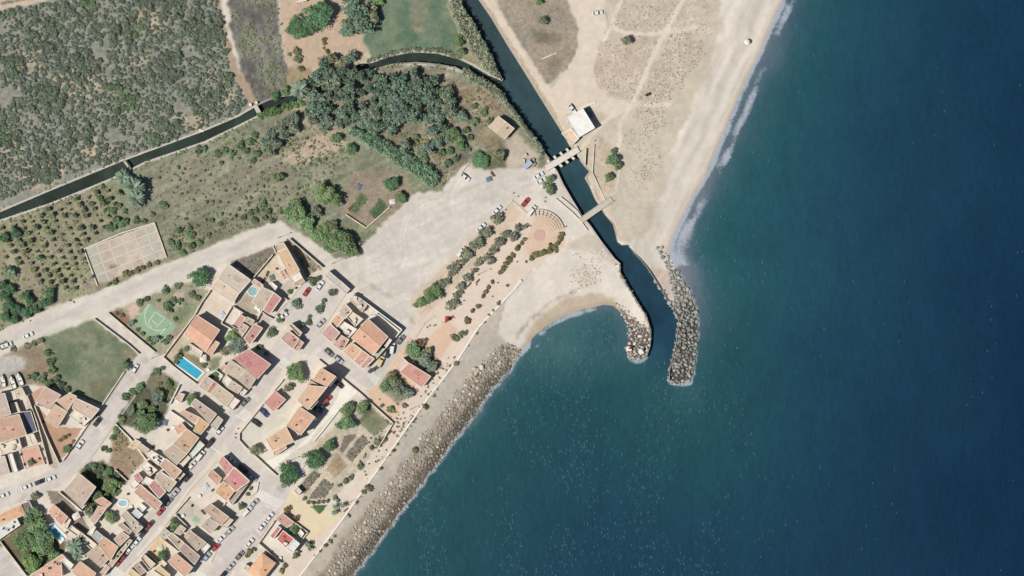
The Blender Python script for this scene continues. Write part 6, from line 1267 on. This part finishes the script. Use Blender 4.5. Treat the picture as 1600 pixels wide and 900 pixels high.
def vehicle(p, deg, kind, cn, label, name=None, group=None):
    """deg: picture angle of the car's axis (0 right, 90 up)"""
    rgb = dict(white=(238,236,230), silver=(196,196,194), grey=(132,132,130), black=(52,50,50), red=(188,64,66), maroon=(128,52,56), blue=(60,80,128), ice=(170,192,210), cream=(226,206,148), steel=(110,132,150))[cn]
    if kind not in CM:
        b, g_ = car_body(*CARS[kind]); CM[kind] = (b, {k: m.mesh(k, M_glass) for k, m in g_.items()}, {})
    b, g_, cols = CM[kind]
    if cn not in cols: cols[cn] = b.mesh('body', carmat(rgb))
    z = zat(p); x, y = Wd(p, z + 0.8); L_, W_ = CARS[kind][:2]
    root = empty(name or {'car': 'parked_car', 'hatch': 'parked_car', 'van': 'parked_van', 'pickup': 'pickup_truck'}[kind], (x, y, z + 0.02), label, 'van' if kind == 'van' else 'car', group, math.radians(deg))
    link('body', cols[cn], root); link('windscreen', g_['windscreen'], root); link('rear_window', g_['rear_window'], root); link('side_window', g_['side_left'], root); link('side_window', g_['side_right'], root)
    for sx in (-0.31, 0.32):
        for sy in (-1, 1): link('wheel', ME_wheel, root, (L_ * sx, sy * (W_/2 - 0.12), 0.31))
    for sy in (-1, 1): link('headlight', ME_hl, root, (L_/2 - 0.14, sy * (W_/2 - 0.42), 0.6))
    return root
for v in [((251,799),48,'hatch','red','red car parked by the long salmon roofed house'), ((234,820),48,'car','maroon','dark red car alone above the row of parked cars in sloping street'), ((224,833),48,'hatch','black','black car parked above two white cars in the sloping street'), ((214,846),50,'car','white','upper of two white cars in the sloping street'), ((202,858),50,'car','white','lower of two white cars in the sloping street'), ((194,869),50,'hatch','maroon','maroon car squeezed between white and red cars'), ((185,879),50,'hatch','red','red car nearest the bottom zebra crossing'),
  ((263,784),48,'car','grey','dark grey car below a silver one by the salmon roof'), ((274,770),48,'car','silver','silver car beside the white fronted row houses'), ((293,746),48,'car','black','black car at the corner of the row houses'), ((300,727),48,'hatch','white','small white car beside the dull brown roof'), ((313,712),52,'van','white','white van beside the pale green roof'), ((328,692),50,'van','black','black van at the top of the sloping street row'), ((343,673),50,'car','white','white car in front of the grey lane corner garage'),
  ((362,718),-41,'car','white','white car by the red roofed corner house'), ((380,733),-42,'van','black','long black van by the red roofed corner house'), ((394,746),-40,'car','silver','silver car at the corner before the big zebra crossing'), ((397,786),45,'car','silver','silver car just below the big zebra crossing'), ((386,799),45,'van','white','white van below the big zebra crossing'), ((359,829),45,'car','silver','silver car in front of the pinkish tan house'), ((346,841),45,'car','white','white car left of the red car on the wide street'), ((337,855),45,'hatch','red','red car on the wide street'), ((323,870),48,'car','ice','pale blue car by the orange roofed house on the wide street'),
  ((421,808),48,'car','white','upper white car on the promenade side of wide street'), ((409,823),48,'car','white','second white car on the promenade side of wide street'), ((390,848),48,'car','white','white car with dark shadow beside the peach roof garden'), ((374,868),48,'car','grey','dark grey car alone on the promenade side of the wide street'), ((360,885),48,'car','silver','silver car near the bottom edge of the wide street'), ((349,898),48,'hatch','black','black car cut by the bottom edge'),
  ((514,551),-42,'car','grey','dark grey car on the street bend above the block shadow'), ((529,562),-40,'car','silver','silver car in the long shadow of apartment block'), ((512,624),40,'hatch','red','red car half in the shadow of apartment block'), ((498,641),-30,'car','steel','blue-grey car shaded behind the apartment block'), ((506,634),30,'car','black','black car shaded behind the apartment block'), ((530,601),-40,'hatch','black','black car at the top of the white terrace'), ((413,645),-45,'car','blue','dark blue car below the red roofed garage'), ((401,661),-35,'car','black','black car in the apartment yard'), ((383,628),45,'car','grey','grey car at the upper corner of sloping street'),
  ((501,505),46,'car','silver','silver car beside the corner block on the square'), ((626,531),52,'car','grey','grey car by the corner block facing the car park'), ((613,544),80,'van','white','white van by the corner block gable'), ((606,552),70,'hatch','black','black car behind the white van at the corner block'), ((595,565),65,'van','cream','yellowish van at the street end by the kiosk'),
  ((479,456),55,'hatch','red','red car on the small square'), ((500,446),55,'car','white','white car on square beside the garages'), ((442,494),30,'car','white','white car under the bush on the small square'),
  ((6,774),22,'car','white','white car on the left edge of west street'), ((41,761),22,'car','white','white car left of the black car in west street'), ((62,753),22,'car','black','black car between two white cars in the west street'), ((79,748),22,'car','white','white car right of the black car in west street'), ((152,659),52,'car','black','black car beside the white terrace of the cream villa'), ((125,695),55,'car','white','white car by the reddish yard wall'), ((211,576),60,'hatch','white','white car at the corner of the green field'), ((44,524),25,'car','white','white car on the dirt road'), ((10,539),20,'van','white','white van at the left edge below the dirt road'),
  ((727,277),-38,'car','white','white car parked near the cane hedge end'), ((821,316),50,'car','red','red car at the edge of the promenade'), ((831,329),52,'van','white','white van beside the red car'), ((777,328),48,'car','white','white car by upper tree of the car park row'), ((752,355),45,'car','white','white car between the trees of the car park row'), ((721,393),48,'van','white','white van under a tree of the car park row'), ((842,274),30,'car','white','upper white car of three near the sluice'), ((846,282),30,'car','white','middle white car of three near the sluice'), ((852,288),30,'van','white','white van, lowest of three vehicles near the sluice'),
  ((894,170),-55,'car','white','white car behind the beach building'), ((921,176),-60,'car','steel','blue-grey car in the shadow of the beach building'), ((934,20),8,'car','white','white car on the sandy track at top')]:
    vehicle(*v)
# boats laid up in the yard
def boat(p, deg, L_, label):
    z = zat(p); x, y = Wd(p, z + 1); root = empty('boat', (x, y, z), label, 'boat', 'boats in the yard', math.radians(deg)); w = L_ * 0.19; mb = MB(); ring = []
    for k, (u, b_, h_) in enumerate([(-0.5, 0.85, 0.9), (-0.2, 1.0, 0.9), (0.15, 0.95, 0.95), (0.36, 0.6, 1.05), (0.5, 0.03, 1.2)]):
        ring.append([(u*L_, -w*b_, 0.5+h_), (u*L_, -w*b_*0.75, 0.75), (u*L_, 0, 0.45 + 0.3*max(0,u)), (u*L_, w*b_*0.75, 0.75), (u*L_, w*b_, 0.5+h_), (u*L_*0.97, w*b_*0.8, 0.5+h_), (u*L_*0.95, w*b_*0.7, 1.0), (u*L_*0.95, -w*b_*0.7, 1.0), (u*L_*0.97, -w*b_*0.8, 0.5+h_)])
    v = [q for r in ring for q in r]; f = [(9*i+j, 9*(i+1)+j, 9*(i+1)+(j+1)%9, 9*i+(j+1)%9) for i in range(4) for j in range(9)] + [tuple(range(9))]
    mb.add(v, f); mb.build('hull', paint('boat hull', (240,236,226), 0.05, 1, rough=0.4), root)
    mb = MB(); mb.box(0.05*L_, 0.3*L_, -w*0.55, w*0.55, 1.0, 1.75); mb.build('cabin', paint('boat cabin', (228,224,214), 0.05, 1), root)
    mb = MB(); mb.box(-0.2*L_, -0.12*L_, -w*0.7, w*0.7, 1.0, 1.25); mb.build('bench', M_wood, root)
    mb = MB(); mb.box(-0.56*L_, -0.5*L_, -0.2, 0.2, 0.7, 1.7); mb.build('outboard_motor', M_dark, root)
    mb = MB(); mb.bar((-0.35*L_,0,0.12), (0.35*L_,0,0.12), 0.5, 0.34); mb.build('cradle', M_dark, root)
boat((4,595), 100, 5.0, 'leftmost white boat in the yard, half over the left edge'); boat((19,597), 110, 5.4, 'middle white boat laid up in the yard'); boat((30,592), 112, 5.4, 'right hand white boat laid up in the yard')
# ------------------------------------------------------------------ smaller things
def lamp(p, label, h=6.0):
    x, y = Wd(p, G); root = empty('street_lamp', (x, y, G), label, 'street lamp', 'street lamps'); mb = MB(); mb.tube([(0,0,0),(0,0,h),(0.5,0.2,h+0.35),(1.2,0.5,h+0.4)], [0.10,0.07,0.06,0.05], 6); mb.build('pole', M_concd, root)
    mb = MB(); mb.box(0.9, 1.6, 0.38, 0.68, h + 0.3, h + 0.46); mb.build('lamp_head', M_concd, root)
for i, (p, l) in enumerate([((435,372),'street lamp at the top bend of the dirt road'), ((520,412),'street lamp at the road corner by garages'), ((747,429),'street lamp nearest the cove on the promenade'), ((690,505),'street lamp on lower promenade near the red sculpture'), ((590,720),'street lamp beside the garden plots on the promenade'), ((640,640),'street lamp below the kiosk garden'), ((545,785),'street lamp beside the little palms'), ((448,722),'street lamp at the dark round tree by the street'), ((350,760),'street lamp on the wide street house side'), ((238,560),'street lamp at the lane junction')]): lamp(p, l)
def bollards(pts, label, grp):
    for i, p in enumerate(pts):
        x, y = Wd(p, G); mb = MB(); mb.tube([(0,0,0),(0,0,0.75),(0,0,0.95)], [0.28,0.24,0.12], 8); o = mb.build('bollard', M_concd, None, (x, y, G)); tag(o, label % ORD[i], 'bollard', grp)
bollards(T('AA 958,250 940,290 937,320'), '%s bollard from the top at the apartment yard corner', 'bollards at the yard corner'); bollards(T('J 935,357 955,345 990,345 1000,340'), '%s post on the edge of the orange plaza', 'posts of the orange plaza')
bollards(T('L 735,348 720,427 845,517 622,550 887,410 1037,247'), '%s litter post scattered over the promenade paving', 'posts of the promenade'); bollards(T('M 510,510 545,535 450,640 760,545 755,575 920,770 640,765'), '%s post on the paving round the amphitheatre', 'posts near the amphitheatre'); bollards(T('K 458,468 415,533 262,320 585,297 228,806 180,825'), '%s post along the lower promenade', 'posts of the lower promenade')
def bench(p, deg, label):
    x, y = Wd(p, G); root = empty('bench', (x, y, G), label, 'bench', None, math.radians(deg))
    mb = MB(); mb.box(-1,1,-0.25,0.25,0.4,0.5); mb.build('seat', M_wood, root); mb = MB(); mb.box(-1,1,0.22,0.3,0.5,0.95); mb.build('backrest', M_wood, root)
    for s in (-0.8, 0.8): mb = MB(); mb.box(s-0.06,s+0.06,-0.22,0.22,0,0.4); mb.build('leg', M_dark, root)
for p, a, l in [((609,676),50,'bench by the promenade wall below the garden corner'), ((746,440),50,'bench near the inner tree row'), ((733,445),50,'bench facing the hedge line'), ((540,797),40,'bench at the plaza corner of the promenade')]: bench(p, a, l)
# red climbing frame on the promenade
x, y = Wd((699,499), G); root = empty('climbing_frame', (x, y, G), 'red play frame with a slide on the promenade', 'play frame'); M_redp = paint('red paint', (186,70,62), 0.08)
for i in range(3): a = 2.1 * i; mb = MB(); mb.tube([(1.5*math.cos(a),1.5*math.sin(a),0),(0.15*math.cos(a),0.15*math.sin(a),2.8)], [0.14,0.12], 6); mb.build('leg', M_redp, root)
mb = MB(); mb.box(-0.9,0.7,-0.8,0.8,1.4,1.55); mb.build('platform', M_redp, root); mb = MB(); mb.bar((0.6,0,1.4),(2.4,1.4,0.2),0.6,0.08); mb.build('slide', M_redp, root); mb = MB(); mb.box(-0.7,0.5,-0.6,0.6,2.4,2.5); mb.build('canopy', M_redp, root)
# harbour marks on the curved breakwater
for p, c, l in [((983,545),(214,96,76),'red navigation mark on the tip of curved breakwater'), ((1002,549),(240,236,226),'white concrete block on the tip of the curved breakwater')]:
    x, y = Wd(p, 2); root = empty('navigation_mark', (x, y, zat(p) + 0.6), l, 'mark'); mb = MB(); mb.box(-1,1,-0.9,0.9,-0.5,0.7); mb.build('base', paint('white mark', (240,232,220), 0.1), root); mb = MB(); mb.tube([(0.3,0.2,0.7),(0.3,0.2,2.2),(0.3,0.2,2.5)], [0.5,0.45,0.1], 10); mb.build('drum', paint('mark paint', c, 0.1), root)
# parasol and towel on the beach
x, y = Wd((1167,66), G); zz = zat((1167,66)); root = empty('beach_parasol', (x, y, zz), 'white beach parasol on the bright sand near surf', 'parasol')
mb = MB(); mb.tube([(0,0,-0.2),(0,0,2.0)], [0.03,0.03], 6); mb.build('pole', M_dark, root); mb = MB()
for k in range(8): a, b = 6.2832*k/8, 6.2832*(k+1)/8; mb.add([(1.1*math.cos(a),1.1*math.sin(a),1.75),(1.1*math.cos(b),1.1*math.sin(b),1.75),(0,0,2.15),(0,0,2.08)], [(0,1,2),(1,0,3)])
mb.build('canopy', M_white, root)
mb = MB()
for dx_ in (-0.9, 0.9): mb.box(dx_-0.5, dx_+0.5, -1.0, 1.0, 0, 1.1)
for i, p in enumerate([(1010,149),(1014,147)]):
    x, y = Wd(p, G); mb = MB(); mb.box(-0.35,0.35,-0.45,0.45,0,0.9); mb.box(-0.4,0.4,-0.5,0.5,0.9,0.98); o = mb.build('waste_bin', M_dark, None, (x, y, zat(p)), 0.6); tag(o, ('left' if i == 0 else 'right') + ' dark bin of the pair on the dunes', 'bin', 'pair of bins on the dunes')
x, y = Wd((825,257), G); root = empty('market_trailer', (x, y, G), 'pale blue trailer with clutter near the sluice', 'trailer', None, 0.7); mb = MB(); mb.box(-2,1.6,-1,1,0.6,2.2); mb.build('box', paint('trailer paint', (176,192,206), 0.08), root); mb = MB(); mb.box(1.6,2.6,-0.08,0.08,0.5,0.65); mb.build('tow_bar', M_dark, root)
for s in (-1, 1): link('wheel', ME_wheel, root, (-0.4, s * 0.95, 0.31))
for i, p in enumerate([(832,250),(820,243),(834,257),(818,252)]):
    x, y = Wd(p, G); mb = MB(); mb.box(-0.9,0.9,-0.6,0.6,0,0.9); mb.box(-0.7,0.9,-0.7,-0.6,0.2,0.7); o = mb.build('crate', [M_concd, M_conc][i % 2], None, (x, y, G), 0.5 * i); tag(o, ORD[i] + ' crate in the clutter round the pale blue trailer', 'crate', 'clutter near the sluice')
for i, p in enumerate([(584,577),(578,580),(588,574)]):
    x, y = Wd(p, G); mb = MB(); mb.box(-0.7,0.7,-0.55,0.55,0.1,1.2); mb.box(-0.75,0.75,-0.6,0.6,1.2,1.32); o = mb.build('refuse_container', paint('bin paint', (88,92,84), 0.1), None, (x, y, G), 0.8); tag(o, ORD[i] + ' refuse container at the street end by the kiosk', 'container', 'refuse containers by the kiosk')
bpy.context.view_layer.update()
# ------------------------------------------------------------------ yard clutter seen as specks in the photograph
def table_set(root, q):
    mb = MB(); mb.tube([(0,0,0),(0,0,0.7)], [0.06,0.06], 6); mb.build('pedestal', M_dark, root)
    mb = MB(); mb.prism([(0.7*math.cos(t), 0.7*math.sin(t)) for t in np.linspace(0, 6.283, 13)[:-1]], 0.7, 0.76, bottom=True); mb.build('table_top', M_white, root)
def planter(root, q):
    mb = MB(); mb.box(-0.5,0.5,-0.35,0.35,0,0.5); mb.build('box', paint('terracotta pot', (196,140,112), 0.12), root)
    o = link('plant', CROWN['hedge'][q % 3], root, (0, 0, 0.75), 0, (0.6, 0.5, 0.5))
def timber(root, q):
    for k in range(4): mb = MB(); mb.box(-1.3 + 0.1*k, 1.2, -0.5 + 0.27*k, -0.28 + 0.27*k, 0.02, 0.2 + 0.06*(k % 2)); mb.build('plank', M_wood, root)
def tarp(root, q):
    mb = MB(); mb.box(-1.1,1.1,-0.9,0.9,0,0.35); mb.add([(-1.2,-1,0.36),(1.2,-1,0.4),(1.15,1,0.36),(-1.1,0.95,0.42),(0,0,0.75)], [(0,1,4),(1,2,4),(2,3,4),(3,0,4)]); mb.build('cover', paint('sheeting', [(206,214,220),(120,130,140),(226,220,206)][q % 3], 0.1), root)
def gazebo(root, q):
    for a in (-1.3, 1.3):
        for b in (-1.1, 1.1): mb = MB(); mb.box(a-.06,a+.06,b-.06,b+.06,0,2.2); mb.build('post', M_wood, root)
    mb = MB(); mb.add([(-1.5,-1.3,2.2),(1.5,-1.3,2.2),(1.5,1.3,2.2),(-1.5,1.3,2.2),(0,0,2.75)], [(0,1,4),(1,2,4),(2,3,4),(3,0,4),(3,2,1,0)]); mb.build('canopy', paint('canvas', (236,228,212), 0.06), root)
KINDS = dict(garden_table=(table_set, 'table'), planter=(planter, 'planter'), timber_stack=(timber, 'timber'), covered_heap=(tarp, 'heap'), gazebo=(gazebo, 'gazebo'))
for i, (k, p, l) in enumerate([('covered_heap',(347,492),'pale sheeted heap in the white paved yard'), ('garden_table',(400,541-60),'round white table on the terrace above low pink roofs'), ('garden_table',(404,484),'second round white table on the terrace above low pink roofs'), ('timber_stack',(418,428),'timber stack in the cluttered cream yard'), ('covered_heap',(425,434),'sheeted heap in the cluttered cream yard'), ('planter',(432,420),'planter in the cluttered cream yard'), ('timber_stack',(412,438),'lower timber stack in the cluttered cream yard'), ('planter',(462,450),'planter by the kerb below the ochre house'),
  ('gazebo',(318,560),'cream gazebo beside the large swimming pool'), ('garden_table',(325,578),'white table at the end of the large swimming pool'), ('planter',(322,570),'planter at the end of the large swimming pool'), ('covered_heap',(378,493),'grey sheeted heap beside the narrow dusty-red house'), ('timber_stack',(213,690),'timber stack in the dry plot behind the row'), ('covered_heap',(258,660),'pale heap in the white courtyard'), ('garden_table',(270,668),'white table in the white courtyard'), ('planter',(262,672),'planter in the white courtyard'), ('timber_stack',(240,700),'timber by the white courtyard steps'),
  ('planter',(332,766),'planter in the pale yard of the red corner house'), ('covered_heap',(322,760),'sheeted heap in the pale yard of the red corner house'), ('garden_table',(312,775),'white table in the pale yard below red corner house'), ('planter',(300,790),'planter in the yard with the green circle'), ('timber_stack',(318,800),'timber in the yard with the green circle'), ('garden_table',(286,806),'table in yard with the green circle'), ('covered_heap',(250,856),'pale heap in the yellow yard'), ('planter',(240,862),'planter in the yellow yard'), ('gazebo',(412,868),'pale canopy in the front garden of the peach roofed house'), ('planter',(424,862),'planter between the twin red decks and peach roof'), ('garden_table',(438,872),'table on the strip between twin red decks and peach roof'),
  ('covered_heap',(96,800),'sheeted heap in the shaded yard by the long white wall'), ('timber_stack',(106,812),'timber stack in the shaded yard by long white wall'), ('gazebo',(120,806),'pale blue-white canopy in the shaded yard'), ('planter',(104,832),'planter at the bright poolside'), ('garden_table',(98,842),'white table at the bright poolside'), ('planter',(200,772),'planter by the small oval pool'), ('garden_table',(205,792),'white table by the small oval pool'), ('covered_heap',(583,484),'pale heap inside the corner block yard'), ('planter',(592,490),'planter inside the corner block yard'), ('timber_stack',(69,658),'timber on the low terrace of the cream villa'), ('covered_heap',(20,690),'sheeted heap behind the cream terrace house'),
  ('timber_stack',(548,325),'timber stack by the vegetable beds'), ('covered_heap',(560,292),'pale sheet on the allotment soil'), ('covered_heap',(613,315),'pale sheeted heap at the allotment corner'), ('timber_stack',(770,272),'rubble timber heap by the car park track'), ('covered_heap',(764,280),'stony heap by the car park track')]):
    x, y = Wd(p, G); root = empty(k, (x, y, G), l, KINDS[k][1], None, BR.uniform(0, 3)); KINDS[k][0](root, i)
